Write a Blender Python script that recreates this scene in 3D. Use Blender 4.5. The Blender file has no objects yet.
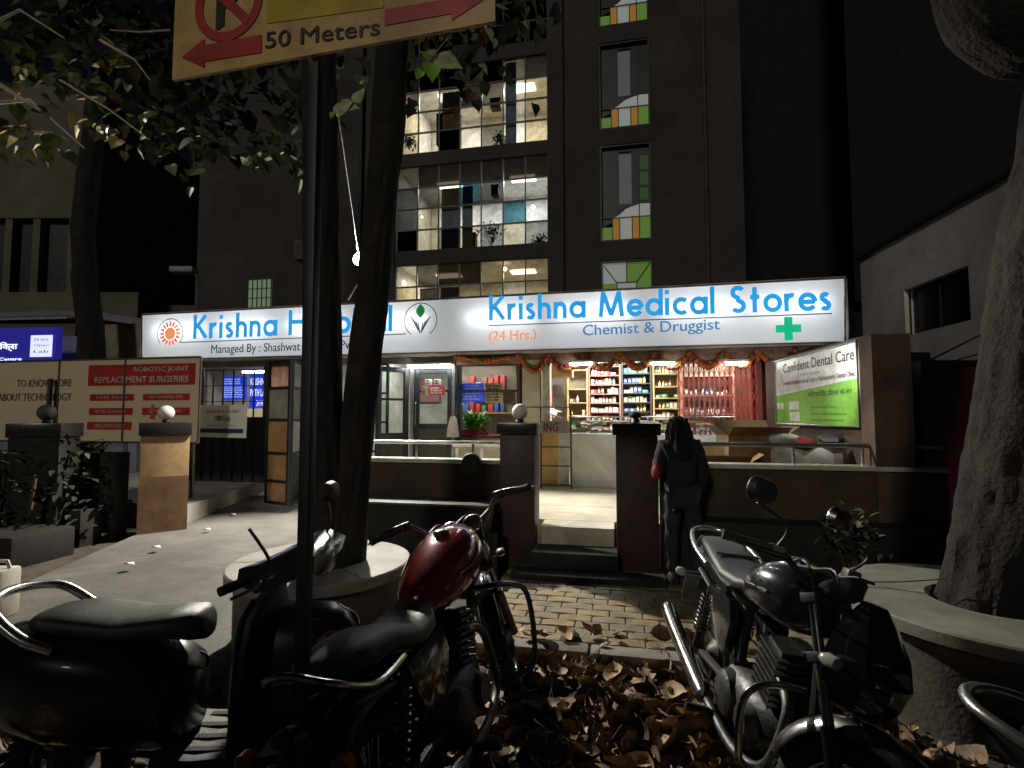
FLOOD_W=900; SKY_S=.0012; SUN_S=.12; EXPO=0.0
FLOOD_W=1750; SKY_S=.0009; SUN_S=.38; EXPO=.22
import bpy, bmesh, math, random
from mathutils import Matrix, Vector, Euler
random.seed(7)
R = math.radians
SC = bpy.context.scene
COL = SC.collection
# ------------------------------------------------------------------ camera
FPX = 520.0
PITCH = math.atan(31/520.0)
CAMZ = 1.6
cd = bpy.data.cameras.new('camera'); cam = bpy.data.objects.new('camera', cd); COL.objects.link(cam)
cd.sensor_width = 36; cd.lens = 36*FPX/1024; cd.clip_start = .05; cd.clip_end = 600
cam.location = (0, 0, CAMZ); cam.rotation_euler = (math.pi/2+PITCH, 0, 0); SC.camera = cam
def ray(px, py):
    x = (px-512)/FPX; u = (384-py)/FPX
    return Vector((x, math.cos(PITCH)-math.sin(PITCH)*u, math.sin(PITCH)+math.cos(PITCH)*u))
def PY(px, py, Y):
    d = ray(px, py); k = Y/d.y
    return Vector((d.x*k, Y, CAMZ+d.z*k))
def GW(px, py, z=0.0):
    d = ray(px, py); k = (z-CAMZ)/d.z
    return Vector((d.x*k, d.y*k, z))
SLOPE = 0.2
ANG = -math.atan(SLOPE)
W = Matrix.Identity(4)
F = Matrix.Translation((0, 5.5, 0)) @ Matrix.Rotation(ANG, 4, 'Z')
FI = F.inverted()
def SF(px, py, d, M=None):
    """pixel ray against the plane local-y = d of a frame"""
    I = FI if M is None else M.inverted()
    o = I @ Vector((0, 0, CAMZ)); v = I.to_3x3() @ ray(px, py)
    k = (d-o.y)/v.y
    return o+v*k
def WF(p): return FI @ Vector(p)
# ------------------------------------------------------------------ materials
MATS = {}
def _ramp(nt, c0, c1, p0=.35, p1=.65):
    r = nt.nodes.new('ShaderNodeValToRGB'); r.color_ramp.elements[0].color = (*c0, 1); r.color_ramp.elements[1].color = (*c1, 1)
    r.color_ramp.elements[0].position = p0; r.color_ramp.elements[1].position = p1
    return r
def mat(name, c, rough=.6, metal=0., c2=None, scale=6., bump=0., bscale=40., spec=.5, coat=0., emit=None, es=1., wear=.0):
    if name in MATS: return MATS[name]
    m = bpy.data.materials.new(name); m.use_nodes = True; nt = m.node_tree
    b = nt.nodes['Principled BSDF']; L = nt.links
    b.inputs['Roughness'].default_value = rough; b.inputs['Metallic'].default_value = metal
    b.inputs['Specular IOR Level'].default_value = spec; b.inputs['Coat Weight'].default_value = coat
    b.inputs['Base Color'].default_value = (*c, 1)
    tc = nt.nodes.new('ShaderNodeTexCoord')
    if c2 is None: c2 = tuple(x*.78 for x in c)
    n = nt.nodes.new('ShaderNodeTexNoise'); n.inputs['Scale'].default_value = scale; n.inputs['Detail'].default_value = 6
    n.inputs['Roughness'].default_value = .65
    L.new(tc.outputs['Object'], n.inputs['Vector'])
    r = _ramp(nt, c, c2); L.new(n.outputs['Fac'], r.inputs['Fac']); L.new(r.outputs['Color'], b.inputs['Base Color'])
    if scale < 30:
        n3 = nt.nodes.new('ShaderNodeTexNoise'); n3.inputs['Scale'].default_value = scale*.33; n3.inputs['Detail'].default_value = 9; n3.inputs['Roughness'].default_value = .75; n3.inputs['Distortion'].default_value = .6
        L.new(tc.outputs['Object'], n3.inputs['Vector']); r3 = _ramp(nt, (.52,.5,.47), (1.12,1.12,1.12), .38, .6); L.new(n3.outputs['Fac'], r3.inputs['Fac'])
        mm_ = nt.nodes.new('ShaderNodeMixRGB'); mm_.blend_type = 'MULTIPLY'; mm_.inputs[0].default_value = .75
        L.new(r.outputs['Color'], mm_.inputs[1]); L.new(r3.outputs['Color'], mm_.inputs[2]); L.new(mm_.outputs['Color'], b.inputs['Base Color'])
    # roughness variation
    mr = nt.nodes.new('ShaderNodeMapRange'); mr.inputs['To Min'].default_value = max(.03, rough-.08-wear); mr.inputs['To Max'].default_value = min(1, rough+.1+wear)
    L.new(n.outputs['Fac'], mr.inputs['Value']); L.new(mr.outputs['Result'], b.inputs['Roughness'])
    if bump:
        n2 = nt.nodes.new('ShaderNodeTexNoise'); n2.inputs['Scale'].default_value = bscale; n2.inputs['Detail'].default_value = 5
        L.new(tc.outputs['Object'], n2.inputs['Vector'])
        bp = nt.nodes.new('ShaderNodeBump'); bp.inputs['Strength'].default_value = bump; bp.inputs['Distance'].default_value = .02
        L.new(n2.outputs['Fac'], bp.inputs['Height']); L.new(bp.outputs['Normal'], b.inputs['Normal'])
    if emit:
        b.inputs['Emission Color'].default_value = (*emit, 1); b.inputs['Emission Strength'].default_value = es
    MATS[name] = m
    return m
def emi(name, c, s, base=None):
    if name in MATS: return MATS[name]
    m = bpy.data.materials.new(name); m.use_nodes = True; nt = m.node_tree
    b = nt.nodes['Principled BSDF']
    b.inputs['Base Color'].default_value = (*(base or c), 1); b.inputs['Roughness'].default_value = .5
    b.inputs['Emission Color'].default_value = (*c, 1); b.inputs['Emission Strength'].default_value = s
    MATS[name] = m
    return m
def clear(name, tint, gloss=.06):
    """thin tinted glass"""
    if name in MATS: return MATS[name]
    m = bpy.data.materials.new(name); m.use_nodes = True; nt = m.node_tree; nt.nodes.clear(); L = nt.links
    o = nt.nodes.new('ShaderNodeOutputMaterial'); t = nt.nodes.new('ShaderNodeBsdfTransparent'); t.inputs['Color'].default_value = (*tint, 1)
    g = nt.nodes.new('ShaderNodeBsdfGlossy'); g.inputs['Roughness'].default_value = .05; g.inputs['Color'].default_value = (.8, .8, .8, 1)
    mx = nt.nodes.new('ShaderNodeMixShader'); mx.inputs[0].default_value = gloss
    L.new(t.outputs[0], mx.inputs[1]); L.new(g.outputs[0], mx.inputs[2]); L.new(mx.outputs[0], o.inputs['Surface'])
    MATS[name] = m
    return m
# ------------------------------------------------------------------ mesh builder
class MB:
    def __init__(s): s.v = []; s.f = []; s.m = []; s.M = Matrix.Identity(4)
    def _add(s, vs, fs, mi=0):
        b = len(s.v); s.v += [s.M @ Vector(p) for p in vs]
        for f in fs: s.f.append([b+i for i in f]); s.m.append(mi)
        return s
    def box(s, a, b, mi=0):
        x0, y0, z0 = a; x1, y1, z1 = b
        if x0 > x1: x0, x1 = x1, x0
        if y0 > y1: y0, y1 = y1, y0
        if z0 > z1: z0, z1 = z1, z0
        vs = [(x0,y0,z0),(x1,y0,z0),(x1,y1,z0),(x0,y1,z0),(x0,y0,z1),(x1,y0,z1),(x1,y1,z1),(x0,y1,z1)]
        return s._add(vs, [(0,3,2,1),(4,5,6,7),(0,1,5,4),(1,2,6,5),(2,3,7,6),(3,0,4,7)], mi)
    def obox(s, c, sz, rot=(0, 0, 0), mi=0):
        T = Matrix.Translation(c) @ Euler(rot).to_matrix().to_4x4()
        old = s.M; s.M = old @ T
        s.box((-sz[0]/2, -sz[1]/2, -sz[2]/2), (sz[0]/2, sz[1]/2, sz[2]/2), mi); s.M = old
        return s
    def quad(s, a, b, c, d, mi=0): return s._add([a, b, c, d], [(0, 1, 2, 3)], mi)
    def poly(s, pts, mi=0): return s._add(pts, [tuple(range(len(pts)))], mi)
    def tube(s, pts, r, n=8, mi=0, closed=False, cap=True):
        pts = [Vector(p) for p in pts]; k = len(pts)
        rs = r if isinstance(r, (list, tuple)) else [r]*k
        vs = []; up = None
        for i, p in enumerate(pts):
            if closed: t = pts[(i+1) % k]-pts[i-1]
            elif i == 0: t = pts[1]-p
            elif i == k-1: t = p-pts[-2]
            else: t = pts[i+1]-pts[i-1]
            if t.length < 1e-9: t = Vector((0, 0, 1))
            t.normalize()
            if up is None: up = t.orthogonal().normalized()
            up = up-t*up.dot(t)
            if up.length < 1e-6: up = t.orthogonal()
            up.normalize(); w = t.cross(up)
            for j in range(n):
                a = 2*math.pi*j/n; vs.append(p+(up*math.cos(a)+w*math.sin(a))*rs[i])
        fs = []
        for i in range(k if closed else k-1):
            for j in range(n):
                a = i*n+j; b = i*n+(j+1) % n; i2 = (i+1) % k
                fs.append((a, b, i2*n+(j+1) % n, i2*n+j))
        if cap and not closed:
            fs.append(tuple(range(n-1, -1, -1))); fs.append(tuple((k-1)*n+j for j in range(n)))
        return s._add(vs, fs, mi)
    def loft(s, rings, mi=0, cap=True, closed=True):
        n = len(rings[0]); vs = [p for r in rings for p in r]; fs = []
        for i in range(len(rings)-1):
            for j in range(n if closed else n-1):
                fs.append((i*n+j, i*n+(j+1) % n, (i+1)*n+(j+1) % n, (i+1)*n+j))
        if cap and closed:
            fs.append(tuple(range(n-1, -1, -1))); fs.append(tuple((len(rings)-1)*n+j for j in range(n)))
        return s._add(vs, fs, mi)
    def lathe(s, prof, c=(0, 0, 0), n=24, mi=0, axis='z', cap=True):
        rings = []
        for (r, h) in prof:
            ring = []
            for j in range(n):
                a = 2*math.pi*j/n; x = r*math.cos(a); y = r*math.sin(a)
                q = {'z': (x, y, h), 'y': (x, h, -y), 'x': (h, x, y)}[axis]
                ring.append((c[0]+q[0], c[1]+q[1], c[2]+q[2]))
            rings.append(ring)
        return s.loft(rings, mi, cap)
    def ball(s, c, r, mi=0, n=12, sq=(1, 1, 1)):
        k = max(4, n//2); rings = []
        for i in range(k+1):
            t = -math.pi/2+math.pi*i/k; rr = max(1e-4, math.cos(t))*r
            rings.append([(c[0]+rr*math.cos(2*math.pi*j/n)*sq[0], c[1]+rr*math.sin(2*math.pi*j/n)*sq[1], c[2]+math.sin(t)*r*sq[2]) for j in range(n)])
        return s.loft(rings, mi)
    def torus(s, c, R_, r, axis='y', n=36, m=10, mi=0, a0=0, a1=2*math.pi, sq=1.):
        pts = []; full = abs(a1-a0-2*math.pi) < 1e-6; k = n if full else n+1
        rings = []
        for i in range(k):
            a = a0+(a1-a0)*i/n; ring = []
            for j in range(m):
                b = 2*math.pi*j/m; rr = R_+r*math.cos(b); h = r*math.sin(b)*sq
                x = rr*math.cos(a); z = rr*math.sin(a)
                q = {'y': (x, h, z), 'z': (x, z, h), 'x': (h, x, z)}[axis]
                ring.append((c[0]+q[0], c[1]+q[1], c[2]+q[2]))
            rings.append(ring)
        if full: rings.append(rings[0])
        return s.loft(rings, mi, cap=not full)
    def prism(s, pts, y0, y1, mi=0):
        """outline in x,z extruded from y0 to y1"""
        n = len(pts)
        vs = [(p[0], y0, p[1]) for p in pts]+[(p[0], y1, p[1]) for p in pts]
        fs = [tuple(range(n)), tuple(range(2*n-1, n-1, -1))]+[(i, n+i, n+(i+1) % n, (i+1) % n) for i in range(n)]
        return s._add(vs, fs, mi)
    def mesh(s, me, M, mi=0):
        old = s.M; s.M = old @ M
        s._add([v.co for v in me.vertices], [tuple(p.vertices) for p in me.polygons], mi); s.M = old
        return s
def ell(cx, cy, cz, ry, rz, n=16, p=2.0, flat=None):
    """super-ellipse ring across x at station cx"""
    out = []
    for j in range(n):
        a = 2*math.pi*j/n; c = math.cos(a); q = math.sin(a)
        y = math.copysign(abs(c)**(2/p), c)*ry; z = math.copysign(abs(q)**(2/p), q)*rz
        out.append((cx, cy+y, cz+z))
    return out
def mkmesh(name, mb, mats, origin=(0, 0, 0), smooth=True, bevel=0., sharp=38, jitter=0.):
    me = bpy.data.meshes.new(name); o = Vector(origin)
    me.from_pydata([tuple(v-o) for v in mb.v], [], mb.f)
    if not isinstance(mats, (list, tuple)): mats = [mats]
    for m in mats: me.materials.append(m)
    me.polygons.foreach_set('material_index', mb.m)
    bm = bmesh.new(); bm.from_mesh(me)
    bmesh.ops.recalc_face_normals(bm, faces=bm.faces)
    if bevel:
        ed = [e for e in bm.edges if len(e.link_faces) == 2 and e.calc_face_angle(0) > R(30)]
        bmesh.ops.bevel(bm, geom=ed, offset=bevel, segments=2, profile=.6, affect='EDGES', clamp_overlap=True)
    bm.to_mesh(me); bm.free()
    if smooth:
        me.polygons.foreach_set('use_smooth', [True]*len(me.polygons)); me.set_sharp_from_angle(angle=R(sharp))
    me.update()
    return me
def tag(o, label=None, cat=None, group=None, kind=None):
    if label: o['label'] = label
    if cat: o['category'] = cat
    if group: o['group'] = group
    if kind: o['kind'] = kind
    return o
class T:
    """a thing: an Empty at its base with parts as children"""
    def __init__(s, name, label, cat, origin=(0, 0, 0), frame=W, group=None):
        s.o = bpy.data.objects.new(name, None); s.o.empty_display_size = .1; COL.objects.link(s.o)
        s.origin = Vector(origin); s.o.matrix_basis = frame @ Matrix.Translation(s.origin)
        tag(s.o, label, cat, group)
    def part(s, name, mb, mats, parent=None, label=None, kind=None, **k):
        o = bpy.data.objects.new(name, mkmesh(name, mb, mats, s.origin, **k)); COL.objects.link(o)
        o.parent = parent or s.o
        if label: o['label'] = label
        if kind: o['kind'] = kind
        return o
def solo(name, label, cat, mb, mats, origin=(0, 0, 0), frame=W, group=None, kind=None, **k):
    o = bpy.data.objects.new(name, mkmesh(name, mb, mats, origin, **k)); COL.objects.link(o)
    o.matrix_basis = frame @ Matrix.Translation(Vector(origin)); tag(o, label, cat, group, kind)
    return o
def struct(name, mb, mats, frame=W, kind='structure', **k):
    o = bpy.data.objects.new(name, mkmesh(name, mb, mats, **k)); COL.objects.link(o); o.matrix_basis = frame.copy(); o['kind'] = kind
    return o
def copy_tree(o, parent=None, first=True):
    c = o.copy(); COL.objects.link(c)
    if not first: c.parent = parent
    for ch in list(o.children): copy_tree(ch, c, False)
    return c
def light(name, kind, M, power, color, parent=None, **k):
    l = bpy.data.lights.new(name, kind); l.energy = power; l.color = color
    for a, b in k.items(): setattr(l, a, b)
    o = bpy.data.objects.new(name, l); COL.objects.link(o); o.matrix_basis = M
    return o
# ------------------------------------------------------------------ lettering
def font_mesh(text, bold=0., ext=0.):
    c = bpy.data.curves.new('lettering', 'FONT'); c.body = text; c.size = 1; c.offset = bold; c.extrude = ext; c.resolution_u = 3
    o = bpy.data.objects.new('lettering_tmp', c); COL.objects.link(o)
    bpy.context.view_layer.update()
    me = bpy.data.meshes.new_from_object(o.evaluated_get(bpy.context.evaluated_depsgraph_get()))
    bpy.data.objects.remove(o); bpy.data.curves.remove(c)
    return me
def bounds(me):
    xs = [v.co.x for v in me.vertices]; ys = [v.co.y for v in me.vertices]
    return (min(xs), max(xs), min(ys), max(ys)) if xs else (0, 1, 0, 1)
def put_text(mb, text, x0, x1, zb, zt, y, bold=0., mi=0, skew=0.):
    """text fills x0..x1, zb..zt on the plane y (facing -y); skew = rise of the baseline over its length"""
    me = font_mesh(text, 0)
    a, b, c, d = bounds(me)
    if b-a < 1e-6 or d-c < 1e-6: return
    sx = (x1-x0)/(b-a); sz = (zt-zb)/(d-c)
    # x->x, y->z
    M = Matrix(((sx, 0, 0, x0-a*sx), (0, 0, -1, y), (skew*sx/(x1-x0), sz, 0, zb-c*sz-a*skew*sx/(x1-x0)), (0, 0, 0, 1)))
    mb.mesh(me, M, mi)
    if bold:
        for k_ in (-1, 1): mb.mesh(me, Matrix.Translation((k_*bold*.8*sx, -.0003*(k_+2), k_*bold*.4*sz)) @ M, mi)
    bpy.data.meshes.remove(me)
def arc(cx, cy, r, a0, a1, n=14, ry=None):
    ry = ry or r
    return [(cx+r*math.cos(R(a0+(a1-a0)*i/n)), cy+ry*math.sin(R(a0+(a1-a0)*i/n))) for i in range(n+1)]
XH = .64; SW = .165; h = SW/2; BR = XH/2-h+.015
def _bowl(cx): return arc(cx, XH/2, BR, 0, 360, 28)
GL = {
 'K': (.70, [[(h,0),(h,1)],[(h+.03,.44),(.60,.96)],[(.22,.58),(.64,.03)]]),
 'H': (.80, [[(h,0),(h,1)],[(.70,0),(.70,1)],[(h,.52),(.70,.52)]]),
 'M': (1.02, [[(h,0),(.19,.97)],[(.19,.93),(.50,.06)],[(.50,.06),(.81,.93)],[(.81,.97),(.93,0)]]),
 'S': (.62, [arc(.30,.745,.185,30,270,14,.175)[:]+arc(.30,.25,.20,90,-150,16,.18)]),
 'r': (.40, [[(h,0),(h,XH)],arc(h+.20,.34,.20,170,70,7,.235)]),
 'i': (.20, [[(h,0),(h,XH)],[(h,.78),(h,.94)]]),
 's': (.42, [arc(.20,.46,.115,35,270,10,.105)+arc(.20,.18,.125,90,-150,12,.115)]),
 'h': (.56, [[(h,0),(h,1)],arc(h+.19,.37,.19,180,0,12,.20)+[(h+.38,0)]]),
 'n': (.56, [[(h,0),(h,XH)],arc(h+.19,.37,.19,180,0,12,.20)+[(h+.38,0)]]),
 'a': (.66, [_bowl(BR+h),[(2*BR+h,0),(2*BR+h,XH)]]),
 'o': (.64, [_bowl(BR+h)]),
 'p': (.66, [[(h,-.3),(h,XH)],_bowl(BR+h)]),
 'd': (.66, [_bowl(BR+h),[(2*BR+h,0),(2*BR+h,1)]]),
 'e': (.64, [arc(BR+h,XH/2,BR,0,325,26),[(h,XH/2),(2*BR+h,XH/2)]]),
 'c': (.56, [arc(BR+h,XH/2,BR,48,312,22)]),
 'l': (.20, [[(h,0),(h,1)]]),
 't': (.40, [[(.19,0),(.19,.92)],[(.03,.56),(.36,.56)]]),
 ' ': (.34, []),
}
def put_geo(mb, text, x0, x1, zb, cap, y, mi=0, skew=0., gap=.09):
    """geometric sans lettering drawn as broad strokes"""
    tot = sum(GL[c][0]+gap for c in text)-gap; kx = (x1-x0)/tot; x = 0; n = 0
    for ch in text:
        adv, strokes = GL[ch]
        for st in strokes:
            n += 1; yy = y-.0004*(n % 5); P = [Vector((p[0], p[1])) for p in st]
            closed = (P[0]-P[-1]).length < 1e-4
            L_, R_ = [], []
            for i, p in enumerate(P):
                a = P[i-1] if i else (P[-2] if closed else P[0]); b = P[i+1] if i < len(P)-1 else (P[1] if closed else P[-1])
                t = (b-a).normalized(); q = Vector((-t.y, t.x))*h
                L_.append(p+q); R_.append(p-q)
            for i in range(len(P)-1):
                Q = [L_[i], R_[i], R_[i+1], L_[i+1]]
                mb.quad(*[(x0+(x+v.x)*kx, yy, zb+v.y*cap+skew*(x+v.x)/tot) for v in Q], mi=mi)
        x += adv+gap
rnd = random.Random(11)
# ================================================================== materials
concrete = mat('worn_concrete', (.34,.33,.30), .85, c2=(.22,.21,.19), scale=3, bump=.25, bscale=60)
drive_m = mat('driveway_concrete', (.17,.165,.155), .8, c2=(.10,.098,.09), scale=1.3, bump=.3, bscale=25)
asphalt = mat('dusty_asphalt', (.045,.042,.038), .9, c2=(.085,.075,.06), scale=5, bump=.4, bscale=50)
paver_m = [mat('paver_yellow', (.28,.23,.145), .75, c2=(.18,.15,.10), scale=9, bump=.35, bscale=80),
           mat('paver_ochre', (.34,.25,.12), .75, c2=(.22,.17,.09), scale=9, bump=.35, bscale=80),
           mat('paver_grey', (.30,.25,.17), .75, c2=(.18,.15,.10), scale=9, bump=.35, bscale=80)]
sandjoint = mat('joint_sand', (.10,.08,.05), .95)
brownwall = mat('brown_painted_plaster', (.085,.05,.032), .75, c2=(.04,.026,.018), scale=2.2, bump=.15)
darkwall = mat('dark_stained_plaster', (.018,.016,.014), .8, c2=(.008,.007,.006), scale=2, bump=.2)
granite = mat('black_granite_cap', (.02,.018,.018), .25, c2=(.035,.03,.03), scale=60)
steel = mat('brushed_steel', (.6,.6,.6), .3, 1., c2=(.45,.45,.45), scale=20)
chrome = mat('chrome', (.75,.75,.76), .12, 1., c2=(.6,.6,.6), scale=8)
blackmetal = mat('black_painted_metal', (.02,.02,.022), .45, c2=(.035,.033,.03), scale=10)
tile = mat('cream_floor_tile', (.62,.58,.47), .3, c2=(.52,.48,.38), scale=2.5)
white_p = mat('white_plaster', (.62,.6,.55), .7, c2=(.5,.48,.43), scale=3, bump=.05)
cream_p = mat('cream_paint', (.62,.56,.40), .6, c2=(.5,.45,.32), scale=3)
wood = mat('yellow_wood_laminate', (.45,.27,.10), .5, c2=(.33,.19,.07), scale=8)
redpaint = mat('red_gate_paint', (.30,.035,.02), .45, c2=(.19,.02,.014), scale=8)
glass = clear('window_glass', (.85,.9,.9), .07)
ball_m = emi('milky_globe', (1,.95,.85), .0, (.75,.72,.66))
# ================================================================== ground
g = MB(); g.box((-150,-60,-.3),(150,220,0)); struct('ground', g, asphalt, smooth=False)
# paved footway: base slab + real pavers with uneven settling
pv = MB(); pv.box((.0,-1.86,.001),(9.5,-.02,.075)); 
struct('pavement', pv, [sandjoint], F, smooth=False)
pb = MB(); rows = 15; pw, pd = .245, .121
for r in range(rows):
    y0 = -1.84+r*pd; off = (r % 2)*pw/2+rnd.uniform(-.01,.01)
    for c in range(36):
        x0 = .03+c*pw-off
        if x0 < 0: continue
        z = .098+rnd.uniform(-.003,.003); mi = rnd.choice([0,0,0,1,1,2]); tx, ty = rnd.uniform(-.002,.002), rnd.uniform(-.002,.002)
        gp = .006; zz = [z-tx-ty, z+tx-ty, z+tx+ty, z-tx+ty]
        x1, y1 = x0+pw-gp, y0+pd-gp; m = (x0+x1)/2; wv = .012   # wavy-edged interlocking block
        o = [(x0,y0),(m-.05,y0+wv),(m+.05,y0+wv),(x1,y0),(x1,y1),(m+.05,y1+wv),(m-.05,y1+wv),(x0,y1)]
        zt = [zz[0],z,z,zz[1],zz[2],z,z,zz[3]]
        n = len(o); i_ = .006; cx = (x0+x1)/2; cy = (y0+y1)/2
        base = [(p[0],p[1],.07) for p in o]; mid = [(p[0],p[1],t-.005) for p,t in zip(o,zt)]
        top = [(p[0]+math.copysign(i_,cx-p[0]),p[1]+math.copysign(i_,cy-p[1]),t) for p,t in zip(o,zt)]
        pb._add(base+mid+top,[(i,(i+1)%n,n+(i+1)%n,n+i) for i in range(n)]+[(n+i,n+(i+1)%n,2*n+(i+1)%n,2*n+i) for i in range(n)]+[tuple(range(2*n,3*n))],mi)
struct('pavement_blocks', pb, paver_m, F, smooth=False)
kb = MB()
for i in range(11): kb.box((.0+i*.9,-2.0,.0),(.0+i*.9+.885,-1.862,.105+rnd.uniform(-.006,.006)))
struct('kerb', kb, concrete, F, bevel=.015)
# driveway slab, rising towards the hospital door
dp = [(-9.5,-3.2),(-.02,-3.2),(-.02,-2.3),(-.9,-.5),(-1.9,.0),(-2.6,1.6),(-3.9,3.05),(-5.9,5.2),(-6.4,4.6),(-5.3,1.3),(-5.0,.45),(-4.2,-1.7),(-9.5,-2.6)]
dr = MB(); dz = lambda p: .04+max(0,(p[1]+2.2))*.018
top = [(p[0],p[1],dz(p)) for p in dp]; bot = [(p[0],p[1],-.02) for p in dp]; n = len(dp)
dr._add(top+bot,[tuple(range(n))]+[(i,(i+1)%n,n+(i+1)%n,n+i) for i in range(n)]); struct('driveway', dr, drive_m, F, smooth=False)
# earth bed on the far left
eb = MB(); soil = mat('dry_soil', (.05,.04,.03), .95, c2=(.09,.07,.05), scale=6, bump=.5, bscale=30)
eb._add([(-14,-2.7,.012),(-4.25,-1.75,.012),(-5.05,.4,.012),(-6.2,1.6,.012),(-14,1.6,.012),(-14,-2.7,-.03),(-4.25,-1.75,-.03),(-5.05,.4,-.03),(-6.2,1.6,-.03),(-14,1.6,-.03)],
        [(0,1,2,3,4),(0,1,6,5),(1,2,7,6),(2,3,8,7),(3,4,9,8),(4,0,5,9)]); struct('ground_bed', eb, soil, F, smooth=False)
# raised shop floor
fl = MB(); fl.box((-2.3,.34,.0),(6.0,2.9,.46)); fl.box((-3.6,2.901,.0),(6.0,6.4,.4598)); fl.box((.30,-.0,.11),(1.045,.345,.458)); struct('floor', fl, tile, F, smooth=False)
fj = MB()
for i in range(3): fj.box((.31,.04+i*1.2,.4602),(1.04,.043+i*1.2,.4612))
struct('floor_joints', fj, sandjoint, F, smooth=False)
# entrance steps between the pillars
st = MB(); st.box((.26,-.36,.09),(1.08,-.01,.285)); st.box((.10,-.62,.09),(1.5,-.365,.15))
solo('entrance_steps', 'dark stone steps up to the gap between the pharmacy gate pillars', 'steps', st, darkwall, (.65,-.3,.09), F, bevel=.012)
# landing of the hospital door
a_, b_, c_, e_ = [WF(GW(*q,.34)) for q in [(187,506),(272,478),(268,470),(150,474)]]
ld = MB(); P4 = [a_, b_, c_, Vector((-9.3,c_.y,.34)), Vector((-9.3,a_.y+.3,.34))]
ld._add([tuple(p) for p in P4]+[(p.x,p.y,0) for p in P4],[(0,1,2,3,4)]+[(i,(i+1)%5,5+(i+1)%5,5+i) for i in range(5)])
struct('landing_floor', ld, mat('pale_landing', (.5,.48,.44),.6,c2=(.4,.38,.34),scale=2), F, smooth=False)
# ================================================================== compound wall
cw = T('compound_wall', 'low brown compound wall with steel rail left of the pharmacy gap', 'wall', (-.9,.1,0), F)
m = MB(); m.box((-2.35,.0,0),(-.13,.18,1.08)); cw.part('wall', m, brownwall, bevel=.01)
m = MB(); m.box((-2.38,-.03,1.083),(-.125,.21,1.125)); cw.part('coping', m, mat('marble_coping',(.6,.57,.5),.35), bevel=.008)
m = MB(); m.tube([(-2.2,.09,1.30),(-.13,.09,1.30)],.02,10); 
cw.part('rail', m, steel)
for s in (-2.15,-1.1,-.45):
    m = MB(); m.tube([(s,.09,1.126),(s,.09,1.285)],.014,8); cw.part('rail_post', m, steel)
m = MB(); m.lathe([(.001,-.03),(.105,-.03),(.115,0),(.105,.03),(.001,.03)],(-.42,-.06,1.09),20,axis='y'); cw.part('round_plaque', m, blackmetal)
m = MB(); m.box((-1.55,-.42,.0),(-.12,-.003,.70)); m.box((-.12,-.42,0),(-.06,-.37,.46)); cw.part('planter_ledge', m, darkwall, bevel=.01)
m = MB(); m.box((-1.58,-.45,.702),(-.115,-.0,.725)); cw.part('ledge_slab', m, mat('grey_stone_slab',(.16,.155,.15),.4), bevel=.006)
cr = T('compound_wall', 'long low brown compound wall with black rail right of the pharmacy gap', 'wall', (2.6,.1,0), F)
m = MB(); m.box((1.50,.0,0),(4.0,.18,1.08)); cr.part('wall', m, brownwall, bevel=.01)
m = MB(); m.box((1.495,-.03,1.083),(4.0,.21,1.125)); cr.part('coping', m, mat('marble_coping',(.6,.57,.5),.35), bevel=.008)
m = MB(); m.tube([(1.5,.09,1.31),(4.0,.09,1.31)],.022,10); cr.part('rail', m, mat('tarnished_steel',(.3,.3,.3),.35,1.))
for s in (1.9,2.75,3.35):
    m = MB(); m.tube([(s,.09,1.126),(s,.09,1.29)],.014,8); cr.part('rail_post', m, steel)
m = MB(); m.box((1.5,-.30,.0),(4.0,-.003,.62)); cr.part('plinth', m, darkwall, bevel=.01)
def pillar(s0, s1, label, ball, capm=granite):
    t = T('gate_pillar', label, 'pillar', ((s0+s1)/2,.1,0), F, 'gate pillars of the compound wall')
    m = MB(); m.box((s0+.02,-.17,0),(s1-.02,.17,1.40)); t.part('shaft', m, mat('maroon_pillar_cladding',(.06,.025,.018),.5,c2=(.03,.015,.012),scale=4), bevel=.012)
    m = MB(); m.box((s0-.01,-.20,1.402),(s1+.01,.20,1.52)); t.part('cap', m, capm, bevel=.015)
    c = (s0+s1)/2; m = MB(); m.lathe([(.03,1.521),(.045,1.53),(.035,1.56),(.02,1.57)],(c,0,0),12); t.part('finial_base', m, blackmetal)
    if ball: m = MB(); m.ball((c,0,1.635),.085,n=20); t.part('globe_lamp', m, ball_m)
    else: m = MB(); m.ball((c,0,1.60),.06,n=14,sq=(1.1,1.1,.6)); t.part('finial', m, blackmetal)
pillar(-.115,.285,'dark maroon gate pillar with white globe lamp left of the pharmacy gap',True)
pillar(1.05,1.49,'dark maroon gate pillar with broken-off black finial right of the pharmacy gap',False)
# hospital gate pillars (square, turned to the drive)
def hpillar(px, wy, Y, label, ang, body, body2, gm=None):
    c = PY(px, 470, Y); fr = Matrix.Translation((c.x,Y,0)) @ Matrix.Rotation(ang,4,'Z')
    t = T('gate_pillar', label, 'pillar', (0,0,0), fr, 'gate pillars of the hospital drive')
    m = MB(); m.box((-.27,-.2,0),(.27,.2,1.33)); t.part('shaft', m, body, bevel=.012)
    m = MB(); m.box((-.272,-.203,.0),(.272,-.201,.80)); t.part('dado', m, body2)
    m = MB(); m.box((-.29,-.22,1.332),(.29,.22,1.50)); t.part('cap', m, granite, bevel=.012)
    m = MB(); m.lathe([(.04,1.501),(.05,1.52),(.03,1.55)],(0,0,0),12); t.part('finial_base', m, blackmetal)
    m = MB(); m.ball((0,0,1.63),.10,n=20); t.part('globe_lamp', m, gm or ball_m)
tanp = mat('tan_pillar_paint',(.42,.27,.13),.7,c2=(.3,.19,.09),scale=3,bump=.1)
hpillar(164,0,7.0,'tan gate pillar with white globe lamp in front of the robotic surgery hoarding',R(35),tanp,mat('brown_dado',(.22,.12,.06),.7))
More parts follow.
